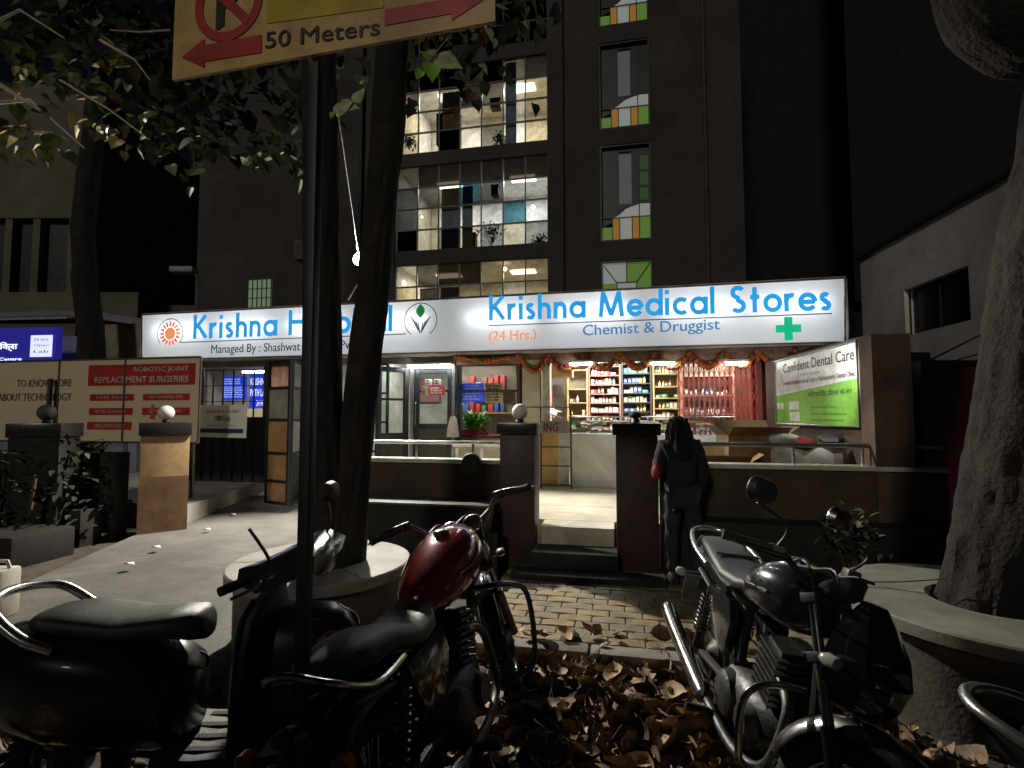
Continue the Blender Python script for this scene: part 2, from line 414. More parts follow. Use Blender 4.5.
hpillar(44,0,6.4,'unlit dark gate pillar with dull globe at the left behind the hedge',R(10),darkwall,darkwall,mat('shaded_globe',(.10,.09,.08),.6))  # globe colour darkened because this pillar stands unlit
# ================================================================== lit shop sign
DS = 2.75
sg = T('shop_sign', 'long backlit white hospital and medical store sign over the shopfront', 'shop sign', (-1.6,DS,2.62), F)
A, B, C_, D_ = [SF(*q,DS) for q in [(142,315),(142,360),(845,278),(845,342)]]
face_m = emi('backlit_flex', (.93,.96,1.0), .80, (.8,.8,.8))
face_m.node_tree.nodes['Principled BSDF'].inputs['Roughness'].default_value = .45
nt = face_m.node_tree; b = nt.nodes['Principled BSDF']     # milky sheet: tubes behind it shine through
b.inputs['Transmission Weight'].default_value = 0
m = MB(); NX, NZ = 90, 8
grid = []
for i in range(NX+1):
    u = i/NX
    for j in range(NZ+1):
        w = j/NZ; p = (B*(1-u)+D_*u)*(1-w)+(A*(1-u)+C_*u)*w
        wr = 0 if j in (0,NZ) else .006*math.sin(u*61+w*3)*math.sin(u*23+w*5)+.004*math.sin(w*9+u*140)
        if u > .8: wr += .008*math.sin((u*14+w)*9)*(u-.8)*3*(0 if j in (0,NZ) else 1)
        grid.append((p.x, DS-abs(wr), p.z))
m._add(grid,[(i*(NZ+1)+j,(i+1)*(NZ+1)+j,(i+1)*(NZ+1)+j+1,i*(NZ+1)+j+1) for i in range(NX) for j in range(NZ)])
# sheet of translucent flex lit by the tubes in the box
fm = bpy.data.materials.new('sign_flex'); fm.use_nodes = True; nt = fm.node_tree; nt.nodes.clear(); L = nt.links
o_ = nt.nodes.new('ShaderNodeOutputMaterial'); tr = nt.nodes.new('ShaderNodeBsdfTranslucent'); tr.inputs['Color'].default_value = (.9,.93,.97,1)
df = nt.nodes.new('ShaderNodeBsdfPrincipled'); df.inputs['Base Color'].default_value = (.75,.75,.75,1); df.inputs['Roughness'].default_value = .5
df.inputs['Emission Color'].default_value = (.9,.94,1,1); df.inputs['Emission Strength'].default_value = .36
mx = nt.nodes.new('ShaderNodeMixShader'); mx.inputs[0].default_value = .5; ad = nt.nodes.new('ShaderNodeAddShader')
L.new(df.outputs[0],mx.inputs[1]); L.new(tr.outputs[0],mx.inputs[2]); L.new(mx.outputs[0],o_.inputs['Surface'])
SIGN_EMIT = df
sg.part('face', m, fm, sharp=60)
box = MB(); zt = lambda s: A.z+(C_.z-A.z)*(s-A.x)/(C_.x-A.x); zb = lambda s: B.z+(D_.z-B.z)*(s-B.x)/(D_.x-B.x)
for (y0, y1) in ((DS+.012,DS+.30),):
    s0, s1 = A.x-.01, C_.x+.01
    for (za, zc, t1) in ((zt,zt,.03),(zb,zb,-.03)):
        vs = [(s0,y0,za(s0)),(s1,y0,za(s1)),(s1,y1,za(s1)),(s0,y1,za(s0))]; vs += [(p[0],p[1],p[2]+t1) for p in vs]
        box._add(vs,[(0,1,2,3),(4,5,6,7),(0,1,5,4),(1,2,6,5),(2,3,7,6),(3,0,4,7)])
    box.box((s0,y1,B.z),(s1,y1+.02,C_.z)); box.box((s0-.02,y0,B.z),(s0,y1,A.z)); box.box((s1,y0,D_.z),(s1+.02,y1,C_.z))
sg.part('casing', box, mat('sign_casing',(.5,.5,.48),.6), smooth=False)
edge = MB(); edge.tube([(A.x,DS-.005,A.z),(C_.x,DS-.005,C_.z)],.012,6); edge.tube([(B.x,DS-.005,B.z),(D_.x,DS-.005,D_.z)],.012,6)
edge.tube([(D_.x,DS-.005,D_.z),(C_.x,DS-.005,C_.z)],.015,6); edge.tube([(B.x,DS-.005,B.z),(A.x,DS-.005,A.z)],.015,6)
sg.part('edge_trim', edge, mat('rusty_trim',(.22,.13,.09),.7))
tb = MB()
spans = [(-7.4,-6.3),(-6.0,-4.9),(-4.6,-3.5),(-3.1,-2.0),(-1.3,-.2),(.2,1.3),(1.8,2.9),(3.1,4.1)]
for (u, w) in spans: tb.tube([(u,DS+.13,(zt(u)+zb(u))/2+.10),(w,DS+.13,(zt(w)+zb(w))/2+.10)],.022,8)
sg.part('tubes', tb, emi('sign_tube',(.92,.96,1.0),14.0), kind=None)
blue_l = emi('sign_blue_vinyl',(.008,.27,.62),.85,(.02,.25,.6))
dblue = emi('sign_steel_blue',(.06,.20,.42),.6,(.05,.2,.45)); dark_l = emi('sign_dark_vinyl',(.05,.06,.07),.25,(.03,.03,.035))
orange_l = emi('sign_orange_vinyl',(.9,.32,.14),.65,(.8,.3,.1)); red_l = emi('sign_red_vinyl',(.75,.08,.02),.8,(.8,.1,.03)); green_l = emi('sign_green_vinyl',(.0,.42,.2),.7,(.0,.4,.2)); dgreen = emi('sign_dark_green',(.01,.2,.05),.6,(0,.2,.05))
TY = DS-.022
def sline(name, mats, fn): mm = MB(); fn(mm); sg.part(name, mm, mats, smooth=False)
def geo_px(mm, text, xl, yl, xr, yr, capl, capr):
    a = SF(xl,yl,TY); b = SF(xr,yr,TY); c = SF(xl,yl-capl,TY); d = SF(xr,yr-capr,TY)
    put_geo(mm, text, a.x, b.x, a.z, ((c.z-a.z)+(d.z-b.z))/2, TY, 0, b.z-a.z)
def txt_px(mm, text, xl, yl, xr, yr, cap, bold=.01, yy=None):
    yy = TY if yy is None else yy
    a = SF(xl,yl,yy); b = SF(xr,yr,yy); c = SF(xl,yl-cap,yy)
    put_text(mm, text, a.x, b.x, a.z, c.z, yy, bold, 0, b.z-a.z)
sline('lettering', blue_l, lambda mm: geo_px(mm,'Krishna Hospital',193,339,393,331,24,26))
sline('lettering', blue_l, lambda mm: geo_px(mm,'Krishna Medical Stores',489,320.5,832,310,26,27))
sline('lettering', dark_l, lambda mm: txt_px(mm,'Managed By : Shashwat Hospital Pvt. Ltd.',211,356,374,351,11,.012))
sline('lettering', orange_l, lambda mm: txt_px(mm,'(24 Hrs.)',489,344,536,342.5,13,.02))
sline('lettering', dblue, lambda mm: txt_px(mm,'Chemist & Druggist',583,339,720,333,14,.015))
def rules(mm):
    for (x0,y0,x1,y1) in ((180,342.5,406,334),(489,325.5,832,313.5)):
        a = SF(x0,y0,TY); b = SF(x1,y1,TY); mm.quad((a.x,TY,a.z-.008),(b.x,TY,b.z-.008),(b.x,TY,b.z+.008),(a.x,TY,a.z+.008))
sline('underline', dark_l, rules)
def ribbon(mm, pts, w, y=TY):
    P = [Vector(p) for p in pts]
    for i in range(len(P)-1):
        t = (P[i+1]-P[i]).normalized(); q = Vector((-t.y,t.x))*w/2; e = t*w*.15
        mm.quad(*[(v.x,y-.0002*(i%3),v.y) for v in (P[i]+q-e,P[i]-q-e,P[i+1]-q+e,P[i+1]+q+e)])
def cross(mm):
    c = SF(788.5,328.5,TY); a, w = .17, .055
    for r_ in ((-a,-w,a,w),(-w,w+.0,w,a),(-w,-a,w,-w)): mm.quad((c.x+r_[0],TY,c.z+r_[1]),(c.x+r_[2],TY,c.z+r_[1]),(c.x+r_[2],TY,c.z+r_[3]),(c.x+r_[0],TY,c.z+r_[3]))
sline('cross_emblem', green_l, cross)
def sunlogo(mm):
    c = SF(170,333.5,TY)
    for k in range(16):
        a = 2*math.pi*k/16; r0, r1 = .135, .205
        u = Vector((math.cos(a),math.sin(a))); v = Vector((-u.y,u.x))
        q = [Vector((c.x,c.z))+u*r0+v*.026, Vector((c.x,c.z))+u*r1+v*.012, Vector((c.x,c.z))+u*(r1+.03), Vector((c.x,c.z))+u*r1-v*.02, Vector((c.x,c.z))+u*r0-v*.018]
        mm.poly([(p.x,TY,p.y) for p in q], 0)
    mm.poly([(c.x+.115*math.cos(a),TY,c.z+.115*math.sin(a)) for a in [2*math.pi*i/28 for i in range(28)]],1)
sline('sun_emblem', [red_l,orange_l], sunlogo)
def sunarc(mm):
    c = SF(170,333.5,TY); ribbon(mm, arc(c.x,c.z,.275,-40,220,30), .014)
sline('emblem_arc', dark_l, sunarc)
def sarc2(mm):
    c = SF(420.5,320,TY); ribbon(mm, arc(c.x,c.z,.285,-55,235,34), .014)
sline('emblem_arc', dark_l, sarc2)
def leaf(mm):
    c = SF(420.5,312,TY); n = 12
    L1 = [(c.x+.075*math.sin(math.pi*i/n)*1,c.z-.10+.24*i/n) for i in range(n+1)]; L2 = [(c.x-.075*math.sin(math.pi*i/n),c.z-.10+.24*i/n) for i in range(n,-1,-1)]
    mm.poly([(p[0],TY,p[1]) for p in L1+L2[1:-1]])
sline('leaf_emblem', dgreen, leaf)
def hands(mm):
    c = SF(420.5,324,TY)
    for sg_ in (-1,1):
        for k,(dx,dz,l) in enumerate(((.03,.02,.15),(.075,.05,.2),(.12,.08,.22),(.16,.12,.17))):
            pts = [(c.x+sg_*(dx*(1-i/6)**.7*1.0+.012),c.z+dz-.17*(i/6)**1.3*(1+k*.12)) for i in range(7)]
            ribbon(mm, pts, .018)
sline('hands_emblem', dark_l, hands)
# ================================================================== the single-storey shop block
sb = T('shop_building', 'single storey shopfront block with glazed doors under the lit sign', 'building', (-1.5,4.5,0), F)
beam_m = mat('fascia_beam',(.30,.26,.22),.7,c2=(.18,.15,.12),scale=3)
m = MB(); m.box((-9.3,DS+.33,2.5),(4.4,DS+.5,2.72)); m.box((-9.3,DS+.5,2.95),(4.4,6.3,3.1)); m.box((-9.3,DS+.35,2.72),(4.4,DS+.5,3.4)); sb.part('canopy', m, beam_m, smooth=False)
m = MB(); m.box((-3.6,6.1,.46),(4.4,6.25,2.95)); m.box((4.25,DS+.5,.46),(4.4,6.1,2.95)); m.box((-9.3,6.1,0),(-3.6,6.25,2.95)); sb.part('wall', m, white_p, smooth=False)
m = MB(); m.box((-.42,2.95,.46),(-.13,3.25,2.5)); sb.part('column', m, cream_p, bevel=.01)
m = MB(); m.box((-.10,2.98,.46),(.03,3.2,2.5)); sb.part('column', m, mat('door_jamb_paint',(.7,.68,.55),.5), bevel=.008)
m = MB(); m.box((-.60,3.3,.46),(-.5,6.1,2.95)); sb.part('partition', m, cream_p, smooth=False)
m = MB(); m.box((-3.62,3.3,.46),(-3.55,6.1,2.95)); sb.part('partition', m, white_p, smooth=False)
def hx(px,d=3.0,py=420): return SF(px,py,d).x
def zz(px,py,d): return SF(px,py,d).z
frame_m = mat('dark_aluminium',(.035,.04,.05),.4,.3)
# glazed screen px 366..510
def screen(x0,x1,z0,z1,d,nv,nh,name='window_screen',bottom=None):
    m = MB(); w=.035
    for i in range(nv+1): x=x0+(x1-x0)*i/nv; m.box((x-w/2,d-.03,z0),(x+w/2,d+.03,z1))
    for j in range(nh+1):
        z=z0+(z1-z0)*j/nh
        for i in range(nv): xa=x0+(x1-x0)*i/nv+w/2; xb=x0+(x1-x0)*(i+1)/nv-w/2; m.box((xa,d-.028,z-w/2),(xb,d+.028,z+w/2))
    f = sb.part(name, m, frame_m, smooth=False)
    m = MB(); m.box((x0+.02,d-.004,z0+.02),(x1-.02,d+.004,z1-.02)); sb.part('pane', m, glass, parent=f, smooth=False)
screen(hx(366),hx(386),.47,2.48,3.05,1,4)
# dark framed door px 410..453
def door(t, x0, x1, z0, z1, d, M=None, solidh=.9, pane=None):
    m = MB(); w = .085
    if M: m.M = M
    m.box((x0,d-.025,z0),(x0+w,d+.025,z1)); m.box((x1-w,d-.025,z0),(x1,d+.025,z1)); m.box((x0+w,d-.024,z1-w),(x1-w,d+.024,z1)); m.box((x0+w,d-.024,z0),(x1-w,d+.024,z0+w*1.4))
    m.box((x0+w,d-.024,z0+solidh),(x1-w,d+.024,z0+solidh+w)); m.box((x0+w,d-.024,z0+solidh+.62),(x1-w,d+.024,z0+solidh+.66))
    dr_ = t.part('door', m, frame_m, bevel=.004)
    m = MB(); 
    if M: m.M = M
    m.box((x0+w,d-.008,z0+w*1.4),(x1-w,d+.008,z0+solidh)); t.part('kick_panel', m, mat('dark_panel',(.06,.055,.05),.5), parent=dr_, smooth=False)
    m = MB()
    if M: m.M = M
    m.box((x0+w,d-.004,z0+solidh+w),(x1-w,d+.004,z1-w)); t.part('glass', m, pane or glass, parent=dr_, smooth=False)
    m = MB()
    if M: m.M = M
    m.tube([(x0+w/2,d-.03,z0+solidh+.05),(x0+w/2,d-.07,z0+solidh+.08),(x0+w/2,d-.07,z0+solidh+.42),(x0+w/2,d-.03,z0+solidh+.45)],.01,8); t.part('door_handle', m, steel, parent=dr_)
    return dr_
xa, xb = hx(414), hx(452)
door(sb, xa, xb, .47, 2.38, 3.02)
m = MB(); m.box((xa-.06,2.96,.47),(xa-.005,3.1,2.48)); m.box((xb+.005,2.96,.47),(xb+.06,3.1,2.48)); m.box((xa-.06,2.96,2.385),(xb+.06,3.1,2.48)); sb.part('door_frame', m, mat('grey_frame',(.35,.35,.36),.4,.5), smooth=False)
# open leaf px 388..410, swung out towards the street
Mo = Matrix.Translation((xa-.08,2.97,0)) @ Matrix.Rotation(R(235),4,'Z')
door(sb, .02, .62, .47, 2.40, 0, Mo, .75)
m = MB(); w0 = SF(455,440,3.0).x; w1 = -.43
x0, x1 = w0+.03, w1
m.box((x0,3.0,1.15),(x0+.06,3.1,2.48)); m.box((x1-.09,3.0,1.15),(x1,3.1,2.48)); m.box((x0+.06,3.0,1.98),(x1-.09,3.08,2.02)); m.box((x0+.06,3.0,2.42),(x1-.09,3.1,2.48)); sb.part('window_frame', m, frame_m, smooth=False)
m = MB(); m.box((x0,3.02,.46),(x1,3.12,1.14)); sb.part('window_apron', m, mat('greenish_panel',(.32,.33,.26),.5,c2=(.22,.24,.18),scale=4), smooth=False)
m = MB(); m.box((x0-.02,2.88,1.141),(x1,3.14,1.17)); sb.part('window_sill', m, mat('marble_coping',(.6,.57,.5),.35), smooth=False)
# papers and posters fixed to the door and window
def flat(name,label,cat,px0,py0,px1,py1,d,mats,th=.006,draw=None,group=None):
    a = SF(px0,py1,d); b = SF(px1,py0,d); t = T(name,label,cat,((a.x+b.x)/2,d,a.z),F,group)
    m = MB(); m.box((a.x,d,a.z),(b.x,d+th,b.z)); t.part('sheet', m, mats, smooth=False)
    if draw: draw(t,a.x,b.x,a.z,b.z,d-.002)
    return t
paper = mat('white_paper',(.75,.74,.7),.6); redpaper = mat('red_paper',(.65,.06,.03),.5); bluep = mat('blue_poster_print',(.02,.06,.55),.45,c2=(.015,.045,.45))
yellowp = mat('yellowed_paper',(.6,.5,.3),.6)
def lines(n, mats, mg=.08, name='print_lines', frac=1.):
    def f(t,x0,x1,z0,z1,y):
        m = MB(); r_ = random.Random(n*7)
        for i in range(n):
            z = z1-(z1-z0)*(mg+(1-2*mg)*(i+.5)/n); hh = (z1-z0)/n*.22; xe = x0+(x1-x0)*(1-mg)*r_.uniform(.75,1)
            x = x0+(x1-x0)*mg
            while x < xe-.02: w = r_.uniform(.03,.09); m.box((x,y-.001,z-hh),(min(x+w,xe),y,z+hh)); x += w+.015
        t.part(name, m, mats, smooth=False)
    return f
inkw = mat('white_ink',(.7,.72,.75),.6); inkd = mat('black_ink',(.03,.03,.035),.6)
flat('notice_paper','small white notice taped to the dark glass door, the left of two','notice',425,379,432,385,2.975,paper,draw=lines(3,inkd))
flat('notice_paper','small white notice taped to the dark glass door, the right of two','notice',434,379,441,385,2.975,paper,draw=lines(3,inkd))
flat('notice_paper','narrow cream notice beside the red bordered poster on the glass door','notice',422,386,428,395,2.975,yellowp,draw=lines(4,inkd))
flat('poster','red bordered poster on the dark glass door','poster',429,386,445,395,2.975,redpaper,draw=lines(3,inkw))
m = MB(); m.box((-2.2,5.2,.46),(-.61,5.26,2.95)); sb.part('back_partition', m, mat('dingy_wall',(.22,.20,.16),.8,c2=(.14,.125,.1),scale=3), smooth=False)
r9 = random.Random(77)
for k_ in range(16):
    row = k_//8; px_ = 457+ (k_%8)*6.2; d_=5.0; a_=SF(px_,400,d_).x; z_=[1.66,2.12][row]; hh_=r9.uniform(.14,.3); ww_=r9.uniform(.07,.11); cn,cc = r9.choice([('brown',(.22,.11,.05)),('white',(.6,.6,.55)),('blue',(.06,.12,.35)),('green',(.08,.22,.1)),('red',(.4,.05,.04))])
    m = MB(); m.box((a_,d_,z_),(a_+ww_,d_+.18,z_+hh_)); solo('file_box','%s box file on the %s wall shelf of the reception room'%(cn,['lower','upper'][row]),'box file',m,mat('file_'+cn,cc,.6),(a_,d_,z_),F,'%s box files on the %s reception shelf'%(cn,['lower','upper'][row]),bevel=.004)
for row,z_ in enumerate((1.655,2.115)):
    m = MB(); m.box((-2.0,4.97,z_-.025),(-.65,5.198,z_-.001)); solo('wall_shelf',['lower','upper'][row]+' wall shelf with box files in the reception room','shelf',m,wood,(-1.3,5.1,z_-.02),F,smooth=False)
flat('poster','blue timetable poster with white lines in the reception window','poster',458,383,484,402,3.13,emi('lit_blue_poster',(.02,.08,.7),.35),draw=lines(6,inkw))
flat('poster','beige poster beside the blue one in the reception window','poster',485,383,503,403,3.13,yellowp,draw=lines(6,inkd))
# ---- reception room content
def simple(name,label,cat,parts,origin,frame=F,group=None):
    t = T(name,label,cat,origin,frame,group)
    for (pn,mb,mt,kw) in parts: t.part(pn,mb,mt,**kw)
    return t
a = SF(455,440,3.8); b = SF(505,425,3.8)
m = MB(); m.box((a.x,3.6,.46),(b.x,4.1,1.2)); m2 = MB(); m2.box((a.x-.04,3.56,1.201),(b.x+.04,4.14,1.24))
simple('reception_desk','maroon topped reception desk behind the window','desk',[('body',m,mat('desk_laminate',(.5,.4,.33),.5),{'bevel':.01}),('top',m2,mat('maroon_top',(.22,.02,.03),.3),{'bevel':.008})],((a.x+b.x)/2,3.8,.46))
# plant on the desk
def leafblade(m, c, dirv, l, w, mi=0, bend=.3):
    d = Vector(dirv).normalized(); s = d.cross(Vector((0,0,1)));
    if s.length < .1: s = Vector((1,0,0))
    s.normalize(); u = s.cross(d)
    pts = []
    for k,(t_,ww) in enumerate(((0,.08),(.35,1),(.7,.7),(1,.03))):
        p = Vector(c)+d*l*t_+u*(-bend*l*t_*t_); pts += [p+s*w/2*ww+u*w*.12*ww, p, p-s*w/2*ww+u*w*.12*ww]
    fs = []
    for k in range(3):
        i = k*3; fs += [(i,i+1,i+4,i+3),(i+1,i+2,i+5,i+4)]
    m._add([tuple(p) for p in pts],fs,mi)
pc = SF(474,420,3.7); plz = 1.241
t = T('potted_plant','bushy bright green pot plant on the reception desk','plant',(pc.x,3.7,plz),F)
m = MB(); m.lathe([(.05,plz),(.075,plz+.11),(.08,plz+.12),(.001,plz+.11)],(pc.x,3.7,0),16); t.part('pot',m,mat('white_pot',(.7,.7,.68),.4))
m = MB(); r_ = random.Random(3)
for i in range(260):
    a_ = r_.uniform(0,6.28); e = r_.uniform(-.1,1.3); c = (pc.x+math.cos(a_)*r_.uniform(0,.24),3.7+math.sin(a_)*r_.uniform(0,.14),plz+.1+r_.uniform(0,.22))
    leafblade(m,c,(math.cos(a_)*math.cos(e),math.sin(a_)*math.cos(e),math.sin(e)),r_.uniform(.10,.2),.06)
t.part('foliage',m,mat('bright_leaf',(.2,.55,.08),.5,c2=(.07,.25,.03),scale=20))
a = SF(460,432,3.65); b = SF(487,424,3.65)
m = MB(); m.loft([[(x,3.65+dy,z+.0) for x,dy,z in ((xx,-.1,1.241),(xx,.1,1.241),(xx,.09,1.241+hh),(xx,-.09,1.241+hh))] for xx,hh in ((a.x,.04),(a.x+.08,.1),(b.x-.1,.12),(b.x,.05))])
solo('cloth_bundle','folded dark red cloth bundle on the reception desk','cloth',m,mat('red_cloth',(.32,.02,.03),.8),((a.x+b.x)/2,3.65,1.241),F)
a = SF(448,437,2.9); b = SF(458,418,2.9)
m = MB(); m.loft([[(a.x-.01,2.86,a.z),(b.x+.01,2.86,a.z),(b.x+.01,2.94,a.z),(a.x-.01,2.94,a.z)],[(a.x,2.85,a.z+.12),(b.x,2.84,a.z+.12),(b.x,2.95,a.z+.12),(a.x,2.96,a.z+.12)],[(a.x+.03,2.88,b.z-.02),(b.x-.02,2.88,b.z-.02),(b.x-.02,2.91,b.z-.02),(a.x+.03,2.91,b.z-.02)],[(a.x+.05,2.89,b.z+.03),(b.x-.05,2.89,b.z+.03),(b.x-.05,2.9,b.z+.03),(a.x+.05,2.9,b.z+.03)]])
solo('plastic_bag','white plastic carrier bag hanging by the reception window','bag',m,mat('white_plastic',(.7,.65,.66),.4),((a.x+b.x)/2,2.9,a.z),F)
# low cabinet under the window with white frame
a = SF(456,458,2.55); b = SF(503,441,2.55)
m = MB(); m.box((a.x,2.5,.462),(b.x,2.82,1.10)); m2 = MB(); m2.box((a.x-.03,2.47,1.101),(b.x+.03,2.84,1.14)); m3 = MB(); m3.box((a.x+.01,2.485,.55),(a.x+.06,2.499,1.09)); m3.box((b.x-.35,2.485,.55),(b.x-.3,2.499,1.09))
simple('display_cabinet','low white framed cabinet behind the rail below the reception window','cabinet',[('body',m,mat('cab_green',(.38,.38,.28),.4),{'bevel':.006}),('top',m2,paper,{'bevel':.006}),('stile',m3,paper,{})],((a.x+b.x)/2,2.6,.46))
# door waiting area content: chair row, wall papers
m = MB(); m.box((-3.5,6.03,1.9),(-2.9,6.06,2.45)); solo('poster','orange and blue wall poster seen through the left glass door','poster',m,mat('orange_poster',(.7,.28,.06),.5,c2=(.1,.08,.4),scale=3),(-3.2,6.03,1.9),F)
# ---- counter
CD = 2.92
x0, x1 = SF(570,487,CD).x, SF(700,487,CD).x
t = T('counter','white laminate pharmacy counter with bowed front panel','counter',((x0+x1)/2,CD+.25,.46),F)
m = MB(); m.box((x0,CD,.461),(x1+.55,CD+.5,1.30)); t.part('front_panel',m,mat('white_laminate',(.82,.83,.76),.35,c2=(.78,.79,.73),scale=1.5),bevel=.01)
m = MB(); m.box((x0-.02,CD-.02,1.302),(x1+.55,CD+.52,1.33)); t.part('top',m,glass,smooth=False)
# glass case on the counter with strips of medicine
m = MB()
for (p0,p1) in (((x0,CD,1.57),(x1+.5,CD,1.57)),((x0,CD+.5,1.57),(x1+.5,CD+.5,1.57)),((x0,CD,1.34),(x0,CD,1.57)),((x1+.5,CD,1.34),(x1+.5,CD,1.57))): m.tube([p0,p1],.009,6)
t.part('case_edge',m,steel)
m = MB(); m.box((x0,CD-.002,1.335),(x1+.5,CD+.002,1.565)); t.part('case_glass',m,clear('case_glass',(.93,.97,.95),.05),smooth=False)
r_ = random.Random(5); cols = [('white',(.75,.76,.72)),('teal',(.1,.4,.36)),('grey',(.4,.42,.42)),('pale blue',(.35,.5,.6)),('orange',(.75,.3,.08))]
for i in range(70):
    cn, cc = cols[0] if r_.random()<.45 else r_.choice(cols); xx = r_.uniform(x0+.06,x1+.35); lay = r_.randint(0,4)
    m = MB(); m.obox((xx,CD+r_.uniform(.08,.3),1.355+lay*.034),(r_.uniform(.09,.16),r_.uniform(.05,.09),.03),(r_.uniform(-.12,.12),0,r_.uniform(-.7,.7)))
    q = Vector((xx,CD+.15,1.34))
    solo('medicine_carton',f'{cn} medicine carton in the heap inside the glass counter case','carton',m,mat('carton_'+cn.replace(' ','_'),cc,.5),tuple(q),F,f'{cn} cartons heaped in the counter case',bevel=.002)
# ---- shelving with products
SD = 4.95
prod_cols = {'cream':(.62,.52,.34),'red':(.48,.08,.06),'white':(.66,.65,.6),'green':(.12,.33,.14),'blue':(.08,.15,.36),'yellow':(.75,.55,.06),'pink':(.7,.25,.3),'teal':(.06,.35,.35),'brown':(.25,.12,.05)}
proto = {}
def product(kind, cn):
    k = (kind,cn)
    if k in proto: return proto[k]
    m = MB(); mt = [mat('pack_'+cn,prod_cols[cn],.4), mat('pack_label',(.7,.68,.6),.5)]
    if kind=='box': m.box((-.04,-.03,0),(.04,.03,.15)); m.box((-.03,-.032,.05),(.03,-.0302,.1),1)
    elif kind=='carton': m.box((-.07,-.04,0),(.07,.04,.1)); m.box((-.06,-.042,.02),(.0,-.0402,.08),1)
    else: m.lathe([(.03,0),(.034,.01),(.034,.11),(.014,.13),(.014,.15),(.018,.15),(.018,.175),(.001,.175)],(0,0,0),12); m.lathe([(.0345,.03),(.0348,.03),(.0348,.09),(.0345,.09)],(0,0,0),12,mi=1,cap=False)
    proto[k] = mkmesh({'box':'medicine_box','carton':'medicine_pack','bottle':'medicine_bottle'}[kind],m,mt,bevel=.0)
    return proto[k]
NPROD = [0]
def rack(name,label,px0,px1,d,ytop,zs,palette,where,fm,dens=1.):
    x0 = SF(px0,400,d).x; x1 = SF(px1,400,d).x; zt_ = SF((px0+px1)/2,ytop,d).z
    t = T(name,label,'shelf rack',((x0+x1)/2,d+.2,.46),F)
    m = MB()
    for x in (x0,x1-.03): m.box((x,d,.462),(x+.03,d+.35,zt_))
    t.part('upright',m,fm,smooth=False)
    m = MB(); m.box((x0+.03,d+.33,.47),(x1-.03,d+.348,zt_)); t.part('back',m,mat('rack_back',(.3,.27,.2),.6),smooth=False)
    for k,z in enumerate(zs):
        m = MB(); m.box((x0+.031,d+.005,z-.02),(x1-.031,d+.328,z)); t.part('shelf',m,fm,smooth=False)
    o3 = ['lowest','second','third','fourth','fifth','sixth','seventh','eighth','ninth']
    for k,z in enumerate(zs[:-1]):
        x = x0+.05; rr = random.Random(int(px0*10+k))
        run = None
        while x < x1-.1:
            if run is None or rr.random()<.42: run = (rr.choice(['box','box','carton','bottle']), rr.choice(palette))
            kd, cn = run; wd = {'box':.064,'carton':.108,'bottle':.057}[kd]
            if rr.random() > dens: x += wd; continue
            hs = rr.uniform(.75,1.2); o = bpy.data.objects.new({'box':'medicine_box','carton':'medicine_pack','bottle':'medicine_bottle'}[kd],product(kd,cn)); COL.objects.link(o)
            o.matrix_basis = F @ Matrix.Translation((x+wd/2,d+.07+rr.uniform(0,.05),z+.001)) @ Matrix.Rotation(rr.uniform(-.12,.12),4,'Z') @ Matrix.Diagonal((.74,.8,hs*.72,1))
            kn = {'box':'upright medicine box','carton':'wide medicine pack','bottle':'medicine bottle'}[kd]
            tag(o,f'{cn} {kn} on the {o3[k]} shelf of the {where}',kn.split()[-1],f'{cn} {kn}s on the {o3[k]} shelf of the {where}'); NPROD[0]+=1
            x += wd+rr.uniform(.002,.016)
ochre = mat('ochre_rack',(.5,.36,.16),.5,c2=(.42,.3,.12),scale=6); redrack = mat('rose_rack',(.36,.17,.13),.45)
rack('wooden_rack','ochre wooden rack with few boxes beside the wall board',567,588,SD,368,[1.35,1.6,1.85,2.12,2.5],['white','green','teal','brown'],'ochre rack on the left',ochre,.6)
rack('medicine_rack','pink shelved medicine rack packed with red and white boxes',588.5,621,SD,355,[1.30,1.48,1.66,1.84,2.02,2.2,2.38,2.56,2.76],['red','white','pink','cream','white','brown'],'rose rack in the middle',redrack,.97)
rack('medicine_rack','dark medicine rack filled with green, teal and yellow boxes',621.5,652,SD,355,[1.31,1.49,1.67,1.85,2.03,2.22,2.41,2.60,2.78],['green','teal','white','yellow','cream','blue','white'],'dark rack in the middle',mat('dark_rack',(.05,.06,.06),.5),.95)
rack('wooden_rack','ochre wooden rack with glass jars beside the folding gate',653,680,SD,355,[1.33,1.53,1.73,1.93,2.15,2.4,2.66],['white','yellow','teal','brown','green','cream'],'ochre rack beside the folding gate',ochre,.8)
rack('medicine_rack','shelf rack of bottles seen through the red folding gate',682,735,4.3,362,[1.30,1.62,1.95,2.3],['white','blue','white','pink','blue'],'rack behind the folding gate',redrack,.85)
# wall stuff at far left of the shop
def wbox(name,label,cat,px0,py0,px1,py1,d,th,mt,**k):
    a = SF(px0,py1,d); b = SF(px1,py0,d); m = MB(); m.box((a.x,d,a.z),(b.x,d+th,b.z)); return solo(name,label,cat,m,mt,((a.x+b.x)/2,d+th/2,a.z),F,bevel=.006,**k)
wbox('storage_box','red storage box stacked high by the pharmacy side wall','box',541,392,551,404,4.4,.3,mat('red_box',(.6,.07,.05),.5))
wbox('storage_box','red and pink storage box hanging under the higher red box','box',541,406,553,418,4.4,.3,mat('pink_box',(.6,.18,.15),.5))
wbox('wall_cupboard','cream wall cupboard with sloping underside at the pharmacy ceiling','cupboard',544,362,572,377,4.0,.4,mat('ochre_cup',(.5,.28,.14),.5))
wbox('storage_box','small dark carton on the pharmacy side wall','box',553,385,564,396,4.6,.3,mat('dark_carton',(.08,.06,.05),.6))
